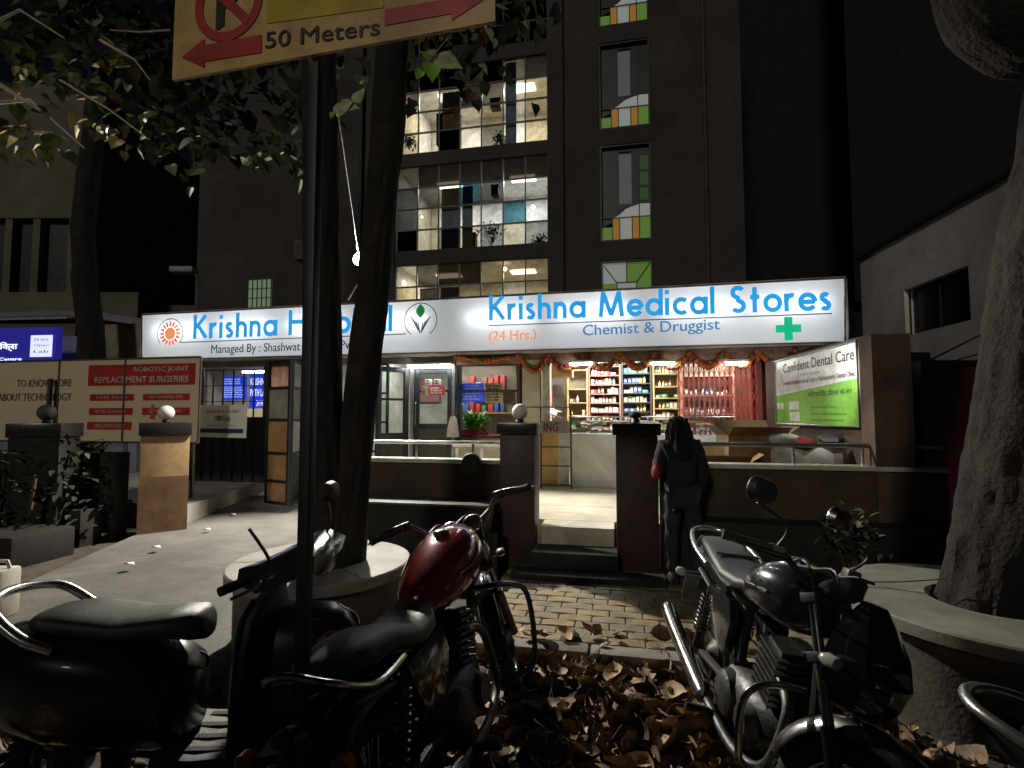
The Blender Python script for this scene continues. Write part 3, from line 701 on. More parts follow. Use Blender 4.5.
# notice board with ING panel, plus low grille gate
d=2.62
t = T('wall_board','tall wooden board with grey lettered header behind the small grille gate','board',(SF(549,485,d+.25).x,d+.25,.46),F)
a = SF(541,485,d+.25); b = SF(558,433,d+.25); m = MB(); m.box((a.x,d+.25,.465),(b.x,d+.29,b.z)); t.part('panel',m,mat('ochre_board',(.55,.36,.12),.4,c2=(.38,.2,.06),scale=3),smooth=False)
a2 = SF(541,433,d+.25); b2 = SF(569,421,d+.25); m = MB(); m.box((a2.x,d+.245,a2.z+.003),(b2.x,d+.29,b2.z)); t.part('header',m,mat('grey_header',(.28,.24,.22),.5),smooth=False)
m = MB(); put_text(m,'ING',SF(544,431,d+.24).x,SF(558,431,d+.24).x,a2.z+.03,b2.z-.03,d+.24,.04); t.part('lettering',m,mat('maroon_ink',(.12,.03,.02),.6),smooth=False)
m = MB(); a3 = SF(558.5,485,d+.25); m.box((a3.x,d+.26,.465),(b2.x,d+.285,a2.z-.01)); t.part('side_panel',m,mat('pale_panel',(.6,.62,.55),.4),smooth=False)
t = T('grille_gate','thin black metal grille gate standing open at the pharmacy entrance','gate',(SF(555,487,d).x,d,.46),F)
gx0, gx1 = SF(521,430,d).x, SF(571,430,d).x; m = MB()
for px in (541,571): x = SF(px,430,d).x; m.tube([(x,d,.475),(x,d,SF(px,407,d).z)],.014,8)
for (py,xx) in ((407,gx0),(447,SF(541,430,d).x),(466,SF(541,430,d).x),(485,SF(541,430,d).x)): z = SF(560,py,d).z; m.tube([(xx,d,z),(gx1,d,z)],.011,8)
t.part('frame',m,blackmetal)
# boards and papers on counter end
t = T('paper_stack','tilted white paper stack on the counter end by the board','papers',(SF(553,420,2.85).x,2.85,1.3),F)
m = MB(); c = SF(556,413,2.9); m.obox((c.x,2.95,c.z),(.22,.2,.012),(.5,.35,.2)); m.obox((c.x+.08,2.99,c.z-.03),(.13,.2,.09),(0,.1,.1),1); t.part('sheet',m,[paper,mat('kraft',(.42,.27,.1),.7)],smooth=False)
# column statue-ish lamp and pipe on cream column
m = MB(); x = SF(519,420,2.93).x; m.tube([(x,2.93,1.2),(x,2.93,2.45)],.012,8); solo('wall_conduit','thin brown conduit running down the cream column','pipe',m,mat('brown_conduit',(.2,.06,.04),.5),(x,2.93,1.2),F)
# ---- ceiling tube lights
tube_m = emi('tube_light_glow',(.95,1.0,.98),48.0); fixt = mat('fixture_white',(.6,.6,.6),.4)
def tube_light(px0,px1,py,d,label,s=1):
    a = SF(px0,py,d); b = SF(px1,py,d); t = T('tube_light',label,'tube light',((a.x+b.x)/2,d,a.z),F,'tube lights under the shop sign')
    m = MB(); m.tube([(a.x,d,a.z),(b.x,d,a.z)],.022*s,10); t.part('tube',m,tube_m)
    m = MB(); m.box((a.x-.04,d-.03,a.z+.024*s),(b.x+.04,d+.03,a.z+.06)); t.part('batten',m,fixt,smooth=False)
tube_light(408,450,366.5,2.90,'long bright tube light over the dark glass door')
tube_light(570,592,364,2.84,'tube light over the left end of the pharmacy counter',.8)
tube_light(652,674,364,2.84,'tube light over the counter above the person')
tube_light(726,746,363.5,2.84,'tube light over the red folding gate')
tube_light(243,270,372,4.2,'tube light over the hospital entrance lobby')
tube_light(562,570,373,4.7,'small tube light at the back over the ochre rack',.6)
# strips of light inside rooms
def area(name,s,d,z,sx,sy,p,col=(1,.97,.9),down=True):
    light(name,'AREA',F @ Matrix.Translation((s,d,z)),p,col,shape='RECTANGLE',size=sx,size_y=sy)
def roomlamp(label,s,d,z,lx,ly,p,col=(1,.97,.9)):
    t = T('ceiling_light',label,'ceiling light',(s,d,z),F,'flat ceiling lights inside the shops')
    m = MB(); m.box((s-lx/2-.02,d-ly/2-.02,z+.012),(s+lx/2+.02,d+ly/2+.02,z+.05)); t.part('frame',m,fixt,smooth=False)
    m = MB(); m.box((s-lx/2,d-ly/2,z+.003),(s+lx/2,d+ly/2,z+.010)); t.part('diffuser',m,emi('panel_glow',(1,.97,.9),2.0),smooth=False)
    area('ceiling_lamp',s,d,z,lx,ly,p,col)
roomlamp('flat ceiling light over the pharmacy counter',1.0,4.2,2.88,1.4,.3,120)
roomlamp('flat ceiling light behind the red folding gate',2.9,3.9,2.88,1.2,.3,65)
roomlamp('flat ceiling light in the reception room',-1.6,4.4,2.88,1.2,.3,32)
roomlamp('flat ceiling light in the waiting room',-3.0,4.6,2.88,.6,.3,22)
roomlamp('flat ceiling light in the hospital entrance lobby',-6.6,4.9,2.88,1.2,.3,30)
# ---- red collapsible gate
gd=3.1; gx0, gx1 = SF(679,400,gd).x, SF(757,400,gd).x; z0, z1 = .5, SF(700,362,gd).z
t = T('folding_gate','red lattice folding security gate half drawn across the pharmacy','gate',((gx0+gx1)/2,gd,.46),F)
gatered = mat('bright_gate_red',(.52,.07,.03),.35,c2=(.38,.05,.02),scale=8)
n=15; m = MB()
for i in range(n+1): x = gx0+(gx1-gx0)*i/n; m.box((x-.011,gd-.012,z0),(x+.011,gd+.012,z1))
t.part('upright_bars',m,gatered,smooth=False)
m = MB(); nz=9; hz=(z1-z0)/nz
for i in range(n):
    xa_ = gx0+(gx1-gx0)*i/n; xb_ = gx0+(gx1-gx0)*(i+1)/n
    for j in range(nz):
        m.tube([(xa_,gd-.018,z0+j*hz),(xb_,gd-.018,z0+(j+1)*hz)],.007,4); m.tube([(xa_,gd+.018,z0+(j+1)*hz),(xb_,gd+.018,z0+j*hz)],.007,4)
t.part('lattice',m,gatered)
m = MB(); m.box((gx0-.03,gd-.03,z1+.002),(SF(775,400,gd).x,gd+.03,z1+.06)); t.part('top_track',m,redpaint,smooth=False)
m = MB(); m.box((SF(722,400,4.75).x,4.75,.47),(4.24,4.8,2.94)); sb.part('back_partition', m, mat('oxide_partition',(.2,.05,.035),.6,c2=(.12,.03,.02),scale=4), smooth=False)
x0, x1 = SF(751,400,3.2).x, 4.24
m = MB(); 
k = 14
pts = []
for i in range(k+1): pts.append((x0+(x1-x0)*i/k, 3.2+(.02 if i%2 else 0)))
m.loft([[(p[0],p[1],.47) for p in pts]+[(p[0],p[1]+.03,.47) for p in reversed(pts)],[(p[0],p[1],2.5) for p in pts]+[(p[0],p[1]+.03,2.5) for p in reversed(pts)]])
solo('shutter_panel','ribbed dark red shutter panel right of the folding gate','shutter',m,mat('oxide_red',(.22,.03,.02),.5,c2=(.15,.02,.014),scale=4),((x0+x1)/2,3.2,.47),F,smooth=False)
# ---- marigold garlands below the sign
marig = [mat('marigold_orange',(.5,.13,.02),.7,c2=(.3,.05,.01),scale=35), mat('marigold_red',(.22,.02,.015),.7), mat('garland_leaf',(.12,.2,.05),.7)]
def garland(px0,px1,py,drop,idx,label):
    d=2.9; a = SF(px0,py,d); b = SF(px1,py,d); m = MB(); r_ = random.Random(idx); k=30
    for row in range(2):
        for i in range(k+1):
            u=i/k; x=a.x+(b.x-a.x)*u; z=a.z-drop*(1-(2*u-1)**2)*(1-.3*row)-row*.0+.02; 
            m.ball((x+r_.uniform(-.01,.01),d+r_.uniform(-.02,.02)+row*.03,z),r_.uniform(.026,.046),(0 if row==0 and r_.random()<.7 else r_.choice([1,1,2])),n=6)
    for e in (a,b):
        for j in range(5): m.ball((e.x+r_.uniform(-.01,.01),d,a.z-.03*j),.022,r_.choice([0,1,2]),n=6)
    solo('flower_garland',label,'garland',m,marig,((a.x+b.x)/2,d,a.z),F,'marigold swags hanging under the sign')
pl = [(520,548,'over the cream column'),(549,583,'left of the first counter light'),(584,620,'over the red medicine rack'),(621,655,'over the dark medicine rack'),(656,690,'over the standing person'),(691,724,'over the drawn folding gate'),(725,757,'over the right half of the gate'),(758,796,'beside the dental board')]
for i,(p0,p1,w_) in enumerate(pl): garland(p0,p1,358-i*.9,.24,i,'orange and red marigold swag '+w_)
garland(455,519,356,.12,20,'faded marigold swag over the reception window')
# patterned pelmet behind the garlands
m = MB(); m.box((SF(455,350,2.98).x,2.98,2.44),(4.2,3.0,2.66)); solo('pelmet_cloth','brown patterned pelmet strip behind the marigold garlands','pelmet',m,mat('pelmet',(.42,.24,.15),.8,c2=(.2,.13,.1),scale=14),(2,2.98,2.4),F,smooth=False)
# ================================================================== things behind the right wall
kraft = mat('kraft',(.42,.27,.1),.7,c2=(.33,.2,.07),scale=6)
kraft_in = mat('kraft_shadow_side',(.25,.16,.08),.8)
def open_box(name,label,s,d,z,w,dp,hh,ang,mt):
    fr = F @ Matrix.Translation((s,d,z)) @ Matrix.Rotation(ang,4,'Z')
    t = T(name,label,'cardboard box',(0,0,0),fr,'cardboard boxes on the pharmacy platform'); m = MB(); th=.006
    m.box((-w/2,-dp/2,0),(w/2,dp/2,th)); m.box((-w/2,-dp/2,th),(w/2,-dp/2+th,hh)); m.box((-w/2,dp/2-th,th),(w/2,dp/2,hh)); m.box((-w/2,-dp/2+th,th),(-w/2+th,dp/2-th,hh)); m.box((w/2-th,-dp/2+th,th),(w/2,dp/2-th,hh))
    t.part('box_body',m,mt,smooth=False)
    for k,(c,sz,rot) in enumerate((((0,-dp/2-.08,hh+.05),(w,.2,.006),(-.5,0,0)),((0,dp/2+.05,hh+.08),(w,.2,.006),(1.0,0,0)),((-w/2-.07,0,hh+.06),(.18,dp,.006),(0,.7,0)),((w/2+.07,0,hh+.05),(.18,dp,.006),(0,-.6,0)))):
        m = MB(); m.obox(c,sz,rot); t.part('flap',m,mt,smooth=False)
bx = SF(752,440,1.0)
open_box('cardboard_box','large open cardboard box standing behind the black rail by the folding gate',bx.x,1.1,.95,.62,.5,.42,.08,mat('brown_carton',(.2,.13,.06),.7,c2=(.12,.075,.035),scale=4))
bx = SF(728,458,.8); open_box('cardboard_box','flat opened carton lying low behind the wall beside the person',bx.x-.1,.75,.98,.55,.4,.10,-.05,kraft)
m = MB(); m.box((1.7,.45,.462),(3.9,1.5,.945)); solo('display_table','low dark platform table behind the right wall carrying cartons','table',m,darkwall,(2.8,1,.46),F,bevel=.01)
sackm = mat('woven_sack',(.62,.6,.55),.8,c2=(.45,.43,.38),scale=8,bump=.4,bscale=120)
def sack(px,label,w,hh,dd=.9,mt=None):
    p = SF(px,460,dd); m = MB(); rings=[]
    r_ = random.Random(px)
    for k in range(9):
        u = k/8; rx = w*(.42+.14*math.sin(u*3))*(1 if u<.8 else 1-.6*(u-.8)/.2); rings.append([(p.x+rx*math.cos(a_)*(1+.06*math.sin(5*a_+px)),dd+rx*.6*math.sin(a_)*(1+.05*math.sin(4*a_)),.946+hh*u+.01*math.sin(3*a_+px)) for a_ in [2*math.pi*j/20 for j in range(20)]])
    m.loft(rings); solo('sack',label,'sack',m,mt or sackm,(p.x,dd,.946),F,'sacks behind the right wall')
sack(788,'pale woven sack standing behind the wall left of the other pale sack',.34,.36)
sack(817,'pale woven sack standing behind the wall between its neighbour and the cloth bundle',.34,.32)
sack(847,'dusty brown sack at the far right end behind the wall under the dental board',.36,.3,mt=mat('brown_sack',(.25,.2,.15),.85))
for i,(px,py,c,l) in enumerate(((800,441,(.25,.02,.02),'crumpled dark red cloth bag lying on the sacks below the dental board'),(833,438,(.03,.03,.035),'crumpled black bag lying on the sacks below the dental board'),(783,437,(.5,.5,.48),'crumpled pale plastic bag lying on the sacks nearest the carton'))):
    p = SF(px,py,.85); m = MB(); r_ = random.Random(i+40)
    rings = []
    for k in range(8):
        t_ = -math.pi/2+math.pi*k/7; rings.append([(p.x+max(.01,math.cos(t_))*.16*math.cos(a_)*r_.uniform(.75,1.2),.85+max(.01,math.cos(t_))*.13*math.sin(a_)*r_.uniform(.75,1.2),p.z-.02+.07*math.sin(t_)) for a_ in [2*math.pi*j/12 for j in range(12)]])
    m.loft(rings); solo('cloth_bag',l,'bag',m,mat('bagcloth_'+str(i),c,.6),(p.x,.85,p.z-.08),F)
# ---- dental board
P0 = PY(777,424,7.2); P1 = PY(861,427,5.15); dv = Vector((P1.x-P0.x,P1.y-P0.y,0)); LEN = dv.length; ang = math.atan2(dv.y,dv.x)
DB = Matrix.Translation((P0.x,P0.y,0)) @ Matrix.Rotation(ang,4,'Z')
z0 = P1.z; z1 = PY(858,341,5.15).z
t = T('dental_board','green and white dental clinic signboard on the side wall right of the shop','signboard',(0,0,z0),DB)
m = MB(); m.box((0,0,z0),(LEN,.04,z1)); t.part('panel',m,mat('white_board',(.85,.85,.80),.4,c2=(.66,.66,.62)),smooth=False)
gz = z0+(z1-z0)*.50; m = MB(); m.quad((.01,-.003,z0+.01),(LEN-.01,-.003,z0+.01),(LEN-.01,-.003,gz+.06),(.01,-.003,gz-.05)); t.part('green_field',m,mat('lime_print',(.20,.50,.06),.4,c2=(.17,.45,.05)),smooth=False)
m = MB(); m.tube([(-.0,-.01,z0),(LEN,-.01,z0),(LEN,-.01,z1),(0,-.01,z1)],.012,6,closed=True); t.part('frame',m,steel)
dk = mat('black_ink',(.03,.03,.035),.6); H_ = z1-z0; z0_db, z1_db = z0, z1
def dtxt(s,u0,u1,v0,v1,b=0.,mt=dk): mm = MB(); put_text(mm,s,LEN*u0,LEN*u1,z0+H_*v0,z0+H_*v1,-.006,b); t.part('lettering',mm,mt,smooth=False)
dtxt('Confident Dental Care',.13,.97,.79,.93,.015); dtxt('A Unit of Care Dental',.38,.62,.70,.74); dtxt('Cosmetic & Implant Dental Centre, Multispeciality Dental Clinic',.12,.97,.58,.66,.01)
dgk = mat('dark_green_ink',(.03,.1,.02),.6)
dtxt('कॉन्फिडेंट डेंटल केअर',.47,.94,.37,.47,.01,dgk); dtxt('Dr. Timings',.14,.24,.43,.46,0,dgk); dtxt('Mon-Sat 10.00 am to 2.00 pm',.5,.78,.22,.26,0,dgk); dtxt('5.00 pm to 9.00 pm By appointment',.5,.88,.13,.17,0,dgk); dtxt('Sunday by appointment only',.5,.85,.05,.09,0,dgk)
m = MB()
for (u0,v0,u1,v1) in ((.015,.23,.06,.33),(.075,.23,.12,.33),(.21,.22,.34,.34),(.21,.05,.35,.18)): m.box((LEN*u0,-.006,z0+H_*v0),(LEN*u1,-.0035,z0+H_*v1))
t.part('printed_boxes',m,paper,smooth=False)
m = MB(); c = (LEN*.06,z1-H_*.27)
for sgx in (-1,1): ribbon_pts=[(c[0]+sgx*(.05*math.sin(i/8*math.pi)+.01),c[1]+.11-.24*i/8) for i in range(9)]; ribbon(m,ribbon_pts,.012,-.006)
t.part('tooth_outline',m,mat('grey_ink',(.3,.32,.3),.6),smooth=False)
# its backing wall and pillar
m = MB(); m.box((-.5,.05,0),(LEN+.12,.25,z1+.05)); m.box((LEN+.122,-.06,0),(LEN+.34,.28,z1+.02)); solo('side_wall','brown side wall carrying the dental clinic board','wall',m,mat('side_wall_plaster',(.12,.075,.055),.8,c2=(.07,.045,.035),scale=3,bump=.2),(LEN/2,.15,0),DB,smooth=False)
# shrub below board
def bush(name,label,cat,frame,c,r,n,lm,ls=.09,seed=1,hz=1.,group=None):
    r_ = random.Random(seed); t = T(name,label,cat,c,frame,group); m = MB()
    for i in range(6):
        a_ = r_.uniform(0,6.28); m.tube([(c[0],c[1],c[2]),(c[0]+r*.3*math.cos(a_),c[1]+r*.3*math.sin(a_),c[2]+r*hz*.7),(c[0]+r*.6*math.cos(a_),c[1]+r*.6*math.sin(a_),c[2]+r*1.3*hz)],[.012,.008,.004],5)
    t.part('stems',m,mat('twig',(.09,.06,.035),.85)); m = MB()
    for i in range(n):
        a_ = r_.uniform(0,6.28); e = r_.uniform(-.5,1.4); q = r*r_.uniform(.2,1)
        leafblade(m,(c[0]+q*math.cos(a_)*math.cos(e),c[1]+q*math.sin(a_)*math.cos(e),c[2]+r*hz*.8+q*math.sin(e)*hz*.8),(r_.uniform(-1,1),r_.uniform(-1,1),r_.uniform(-.6,.8)),ls*r_.uniform(.7,1.3),ls*.5,r_.randint(0,1))
    t.part('foliage',m,lm)
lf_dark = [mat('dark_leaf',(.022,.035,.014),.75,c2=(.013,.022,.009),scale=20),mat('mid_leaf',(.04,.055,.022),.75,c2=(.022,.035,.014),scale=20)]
c = SF(846,500,-.3); bush('shrub','small grey green shrub in front of the wall below the dental board','shrub',F,(c.x,-.35,.1),.3,170,[mat('grey_leaf',(.2,.24,.16),.6),lf_dark[1]],.08,4,1.6)
# ================================================================== hospital entrance (left)
t = T('grille_gate','dark lattice sliding grille across the hospital entrance','gate',(-6.6,3.2,.34),F)
def gs(px,py,d): return SF(px,py,d)
a = gs(190,476,3.2); b = gs(265,372,3.2); m = MB(); k=7
z0, z1 = .36, 2.45
for i in range(k+1): x = a.x+(b.x-a.x)*i/k; m.box((x-.012,3.19,z0),(x+.012,3.21,z1))
for j in range(8): z = z0+(z1-z0)*j/7; m.box((a.x,3.175,z-.008),(b.x,3.188,z+.008))
t.part('bars',m,blackmetal,smooth=False)
m = MB(); m.box((a.x,3.23,z0),(b.x,3.26,1.55)); t.part('lower_sheet',m,mat('dark_sheet',(.05,.05,.05),.6),smooth=False)
m = MB(); m.box((a.x-.1,3.15,z0),(a.x-.01,3.27,z1+.05)); t.part('post',m,blackmetal,smooth=False)
m = MB(); m.box((b.x+.01,3.15,z0),(b.x+.08,3.27,z1+.05)); t.part('post',m,blackmetal,smooth=False)
# blue illuminated signs in the lobby
blit = emi('lit_blue_sign',(.01,.06,.85),.55); wlit = emi('lit_white_ink',(.8,.85,1),.8)
flat('notice_board','blue lobby board with many white lines, the wider one','notice board',222,376,247,400,3.7,blit,draw=lines(9,emi('dim_white_ink',(.5,.6,1),.45)))
def path(t,x0,x1,z0,z1,y):
    m = MB(); H=z1-z0; L_=x1-x0
    put_text(m,'KRISHNA',x0+L_*.05,x0+L_*.97,z0+H*.66,z0+H*.86,y,.02); put_text(m,'PATH LAB',x0+L_*.05,x0+L_*.97,z0+H*.34,z0+H*.54,y,.03); put_text(m,'24 HRS',x0+L_*.4,x0+L_*.97,z0+H*.06,z0+H*.22,y,.02); t.part('lettering',m,wlit,smooth=False)
flat('notice_board','bright blue lobby board with bold white lettering','notice board',249,373,268,408,3.65,blit,draw=path)
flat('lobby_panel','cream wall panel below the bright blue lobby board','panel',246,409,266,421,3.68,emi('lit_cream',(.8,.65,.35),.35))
# hanging banner
a = PY(199,437,8.7); b = PY(246,440,8.3); 
BNF = Matrix.Translation((a.x,a.y,0)) @ Matrix.Rotation(math.atan2(b.y-a.y,b.x-a.x),4,'Z'); BL = math.hypot(b.x-a.x,b.y-a.y); z0b=a.z; z1b = PY(199,405,8.7).z
t = T('hanging_banner','small white printed banner tied to the hospital grille','banner',(BL/2,0,z0b),BNF)
m = MB(); m.loft([[(BL*i/10,-.004+.01*math.sin(i*1.3),z) for z in (z0b,z0b+(z1b-z0b)*.5,z1b)]+[(BL*i/10,.004+.01*math.sin(i*1.3),z) for z in (z1b,z0b+(z1b-z0b)*.5,z0b)] for i in range(11)]); t.part('sheet',m,mat('banner_cloth',(.86,.87,.83),.6,c2=(.8,.81,.78),scale=31))
m = MB(); Hb = z1b-z0b
put_text(m,'Orthopaedic & Joint Care',BL*.15,BL*.85,z0b+Hb*.74,z0b+Hb*.84,-.018,.01); put_text(m,'OPD Camp',BL*.35,BL*.68,z0b+Hb*.46,z0b+Hb*.66,-.018,.03); put_text(m,'Every Sunday',BL*.2,BL*.8,z0b+Hb*.34,z0b+Hb*.4,-.018); t.part('lettering',m,dk,smooth=False)
m = MB(); m.box((BL*.05,-.0182,z0b+Hb*.14),(BL*.95,-.0165,z0b+Hb*.27)); t.part('dark_strip',m,mat('navy_print',(.05,.05,.12),.5),smooth=False)
# open double leaf gate of the hospital: panes backed with tan boards
def leafgate(px0,Y0,px1,Y1,label,idx,cols):
    a = PY(px0,470,Y0); b = PY(px1,470,Y1); fr = Matrix.Translation((a.x,a.y,0)) @ Matrix.Rotation(math.atan2(b.y-a.y,b.x-a.x),4,'Z'); L_ = math.hypot(b.x-a.x,b.y-a.y)
    t = T('entrance_door',label,'door',(0,0,.2),fr,'open doors of the hospital entrance'); z0,z1 = .22,2.45; w=.045; m = MB()
    m.box((0,-.02,z0),(w,.02,z1)); m.box((L_-w,-.02,z0),(L_,.02,z1)); zs=[z0,.55,.98,1.5,2.0,z1-w]
    for z in zs: m.box((w,-.019,z),(L_-w,.019,z+w))
    t.part('frame',m,frame_m,smooth=False)
    for i in range(len(zs)-1):
        m = MB(); m.box((w,-.004,zs[i]+w),(L_-w,.004,zs[i+1])); t.part('pane',m,cols[i],smooth=False)
tanb = mat('tan_board',(.5,.3,.13),.6,c2=(.4,.24,.1),scale=3); frost = mat('frosted_panel',(.4,.4,.36),.4,c2=(.3,.3,.28)); smoke = clear('smoked_glass',(.4,.4,.38),.1)
leafgate(266,8.3,289,8.0,'hospital door leaf with tan lower boards, nearer the blue lobby boards',0,[tanb,tanb,tanb,frost,clear('rosy_glass',(.8,.6,.5),.1)])
leafgate(290,8.02,312,9.0,'hospital door leaf with smoked glass beside the tree trunk',1,[smoke,smoke,frost,smoke,frost])
# waste: paper scraps on the drive
for i,(px,py,l) in enumerate(((155,549,'small white paper scrap on the driveway nearest the scooter'),(232,516,'crumpled white paper scrap at the foot of the landing'),(206,531,'tiny paper scrap midway up the driveway'),(218,511,'reddish paper scrap beside the landing edge'),(128,566,'faint paper scrap at the lower left of the driveway'))):
    p = GW(px,py,.11); m = MB(); m._add([(p.x-.05,p.y,.125),(p.x,p.y-.03,.15),(p.x+.06,p.y+.01,.122),(p.x+.02,p.y+.05,.14),(p.x-.02,p.y+.04,.12)],[(0,1,4),(1,2,3),(1,3,4)]); solo('paper_scrap',l,'litter',m,mat('red_scrap',(.4,.1,.07),.7) if i==3 else paper,(p.x,p.y,.12))
# ================================================================== surgery hoarding on the left
HB_R = PY(198,443,8.0); hd = Vector((-math.cos(.19),math.sin(.19),0))
HF = Matrix.Translation((HB_R.x,HB_R.y,0)) @ Matrix.Rotation(-.19,4,'Z')      # local x to the right, 0 at right edge
def HS(px,py,d=0.): return SF(px,py,d,HF)
hz0 = HS(192,443).z-.0; hz1 = HS(198,357).z; hl = HS(-70,400).x
t = T('hoarding','long cream hoarding about robotic joint surgery with red lettered panels','hoarding',(hl/2,0,hz0),HF)
m = MB(); m.box((hl,0,hz0),(0,.03,hz1)); t.part('panel',m,mat('cream_flex',(.88,.70,.48),.5,c2=(.78,.62,.42),scale=31),smooth=False)
hred = mat('hoarding_red',(.6,.03,.025),.45); hwh = mat('hoarding_white',(.75,.7,.62),.5)
m = MB(); m.tube([(hl,-.01,hz0),(0,-.01,hz0),(0,-.01,hz1),(hl,-.01,hz1)],.016,6,closed=True); t.part('frame',m,mat('grey_pipe',(.25,.24,.23),.4,.8))
m = MB()
for px in (58,124): x = HS(px,400).x; m.box((x-.014,-.012,hz0),(x+.014,-.002,hz1))
t.part('seam',m,mat('seam_dark',(.12,.09,.06),.7),smooth=False)
def hrect(m,px0,py0,px1,py1,y=-.003):
    a = HS(px0,py1); b = HS(px1,py0); m.box((a.x,y-.001,a.z),(b.x,y,b.z))
m = MB(); hrect(m,88,363,196,386); t.part('red_heading_panel',m,hred,smooth=False)
pills = [(90,394,134,401,'LESS PAIN'),(143,393.5,190,400.5,'LESS OPERATING TIME'),(89,408,133,415,'BETTER ALIGNMENT'),(142,407.5,190,415,'QUICK RECOVERY'),(87,422,132,429.5,'LONG LASTING RESULT')]
m = MB()
for (a0,b0,a1,b1,s_) in pills: hrect(m,a0,b0,a1,b1)
t.part('red_caption_panel',m,hred,bevel=.0,smooth=False)
m = MB()
def htx(s,px0,px1,py0,py1,b=.0): a = HS(px0,py1); q = HS(px1,py0); put_text(m,s,a.x,q.x,a.z,q.z,-.007,b)
htx('ROBOTIC JOINT',134,189,366,373,.03); htx('REPLACEMENT SURGERIES',95,189,375.5,383,.03)
for (a0,b0,a1,b1,s_) in pills: htx(s_,a0+7,a1-7,b0+2,b1-2,.01)
t.part('lettering',m,hwh,smooth=False)
m = MB(); htx('TO KNOW MORE',17,72,379,387,.01); htx('ABOUT TECHNOLOGY',-2,72,393,401,.01); t.part('lettering',m,mat('faded_ink',(.22,.17,.1),.6),smooth=False)
m = MB(); c = HS(153,410); m.ball((c.x,-.009,c.z+.06),.03,n=8,sq=(1,.1,1)); m.prism([(c.x-.06,c.z+.02),(c.x+.07,c.z+.03),(c.x+.025,c.z-.02),(c.x+.05,c.z-.14),(c.x-.05,c.z-.14),(c.x-.015,c.z-.03)],-.012,-.006); t.part('figure_mark',m,mat('orange_print',(.65,.16,.04),.5),smooth=False)
m = MB()
for px in (192,124,60,-10): x = HS(px,400).x; m.tube([(x,.06,0),(x,.06,hz1)],.03,8)
t.part('post',m,mat('grey_pipe',(.25,.24,.23),.4,.8))
x = HS(54.5,400).x; m = MB(); m.tube([(x,-.08,.2),(x,-.08,HS(54,379).z)],.035,8); solo('bare_pole','thick black stake standing in front of the cream hoarding','pole',m,blackmetal,(x,-.08,.0),HF)
# low wall and hedge in front of the hoarding
m = MB(); m.box((-14,.1,0),(-5.12,.3,1.12)); m.box((-14,-.2,.0),(-5.25,.098,.45)); solo('garden_wall','low black stained garden wall left of the tan gate pillar','wall',m,darkwall,(-8,0,0),F,bevel=.01)
m = MB(); m.box((-5.75,-1.1,0.0),(-5.0,-.45,.34)); solo('stone_block','low dark stone block at the foot of the hedge','block',m,darkwall,(-5.4,-.8,0),F,bevel=.03)
hp = [(c_,) for c_ in ()]
r_ = random.Random(8); m = MB()
for i in range(3600):
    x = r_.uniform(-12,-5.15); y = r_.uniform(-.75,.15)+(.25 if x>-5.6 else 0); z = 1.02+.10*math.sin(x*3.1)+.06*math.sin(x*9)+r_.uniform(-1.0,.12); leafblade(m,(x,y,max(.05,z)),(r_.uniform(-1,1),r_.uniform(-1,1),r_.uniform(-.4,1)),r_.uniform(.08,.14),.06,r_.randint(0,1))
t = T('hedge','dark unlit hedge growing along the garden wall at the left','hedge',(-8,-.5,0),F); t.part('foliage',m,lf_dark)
m = MB()
for i in range(14): x = -11.5+i*.45; m.tube([(x,-.5,0),(x+.1,-.5,.9)],.02,5)
t.part('stems',m,mat('twig',(.09,.06,.035),.85))
# jerry can / small board at far left edge
p = GW(3,618,.04); m = MB(); m.box((p.x-.16,p.y-.09,.045),(p.x+.05,p.y+.09,.42)); m2 = MB(); m2.tube([(p.x-.12,p.y,.42),(p.x-.10,p.y,.47),(p.x+.01,p.y,.47),(p.x+.03,p.y,.42)],.015,8); m3 = MB(); m3.box((p.x-.12,p.y-.093,.12),(p.x+.02,p.y-.091,.33))
t = T('jerry_can','white jerry can with orange label at the left edge of the driveway','can',(p.x,p.y,.045)); t.part('body',m,mat('white_hdpe',(.65,.62,.55),.4),bevel=.03); t.part('grip',m2,mat('white_hdpe',(.65,.62,.55),.4)); t.part('label_patch',m3,mat('orange_print',(.65,.16,.04),.5),smooth=False)
# ================================================================== blue illuminated shop sign and buildings on the far left
BY = 11.0
Mx = Matrix.Translation((0,BY,0)) @ Matrix.Rotation(-.12,4,'Z')
def BS(px,py,d=0.): return SF(px,py,d,Mx)
a = BS(-60,362); b = BS(57,327)
t = T('blue_sign','blue glowing shop sign with white script at the far left','shop sign',((a.x+b.x)/2,0,a.z),Mx)
m = MB(); m.box((a.x,0,a.z),(b.x,.15,b.z)); t.part('box',m,emi('blue_lightbox',(.02,.02,.32),.45),smooth=False)
m = MB(); q0, q1 = BS(30,357), BS(53,335); m.box((q0.x,-.006,q0.z),(q1.x,-.003,q1.z)); t.part('white_panel',m,emi('blue_white_panel',(.62,.66,1),1.0),smooth=False)
m = MB()
for k,(y0,y1) in enumerate(((338,341),(344,347),(350,353))): q0, q1 = BS(34,y1), BS(49,y0); put_text(m,['24 Hrs','Open','Lab'][k],q0.x,q1.x,q0.z,q1.z,-.01,.0)
t.part('lettering',m,mat('navy_print',(.05,.05,.12),.5),smooth=False)
m = MB(); q0, q1 = BS(-40,352), BS(18,342); put_text(m,'डायग्नोस्टिक्स',q0.x,q1.x,q0.z,q1.z,-.01,.03); q0, q1 = BS(-40,362), BS(22,357.5); put_text(m,'Diagnostics Centre',q0.x,q1.x,q0.z,q1.z,-.01,.03); t.part('lettering',m,emi('bluish_white_lit',(.7,.75,1),1.5),smooth=False)
t2 = T('low_building','low bluish white annex with sloping awning behind the hoarding','building',(BS(70,400,1).x,1.5,0),Mx)
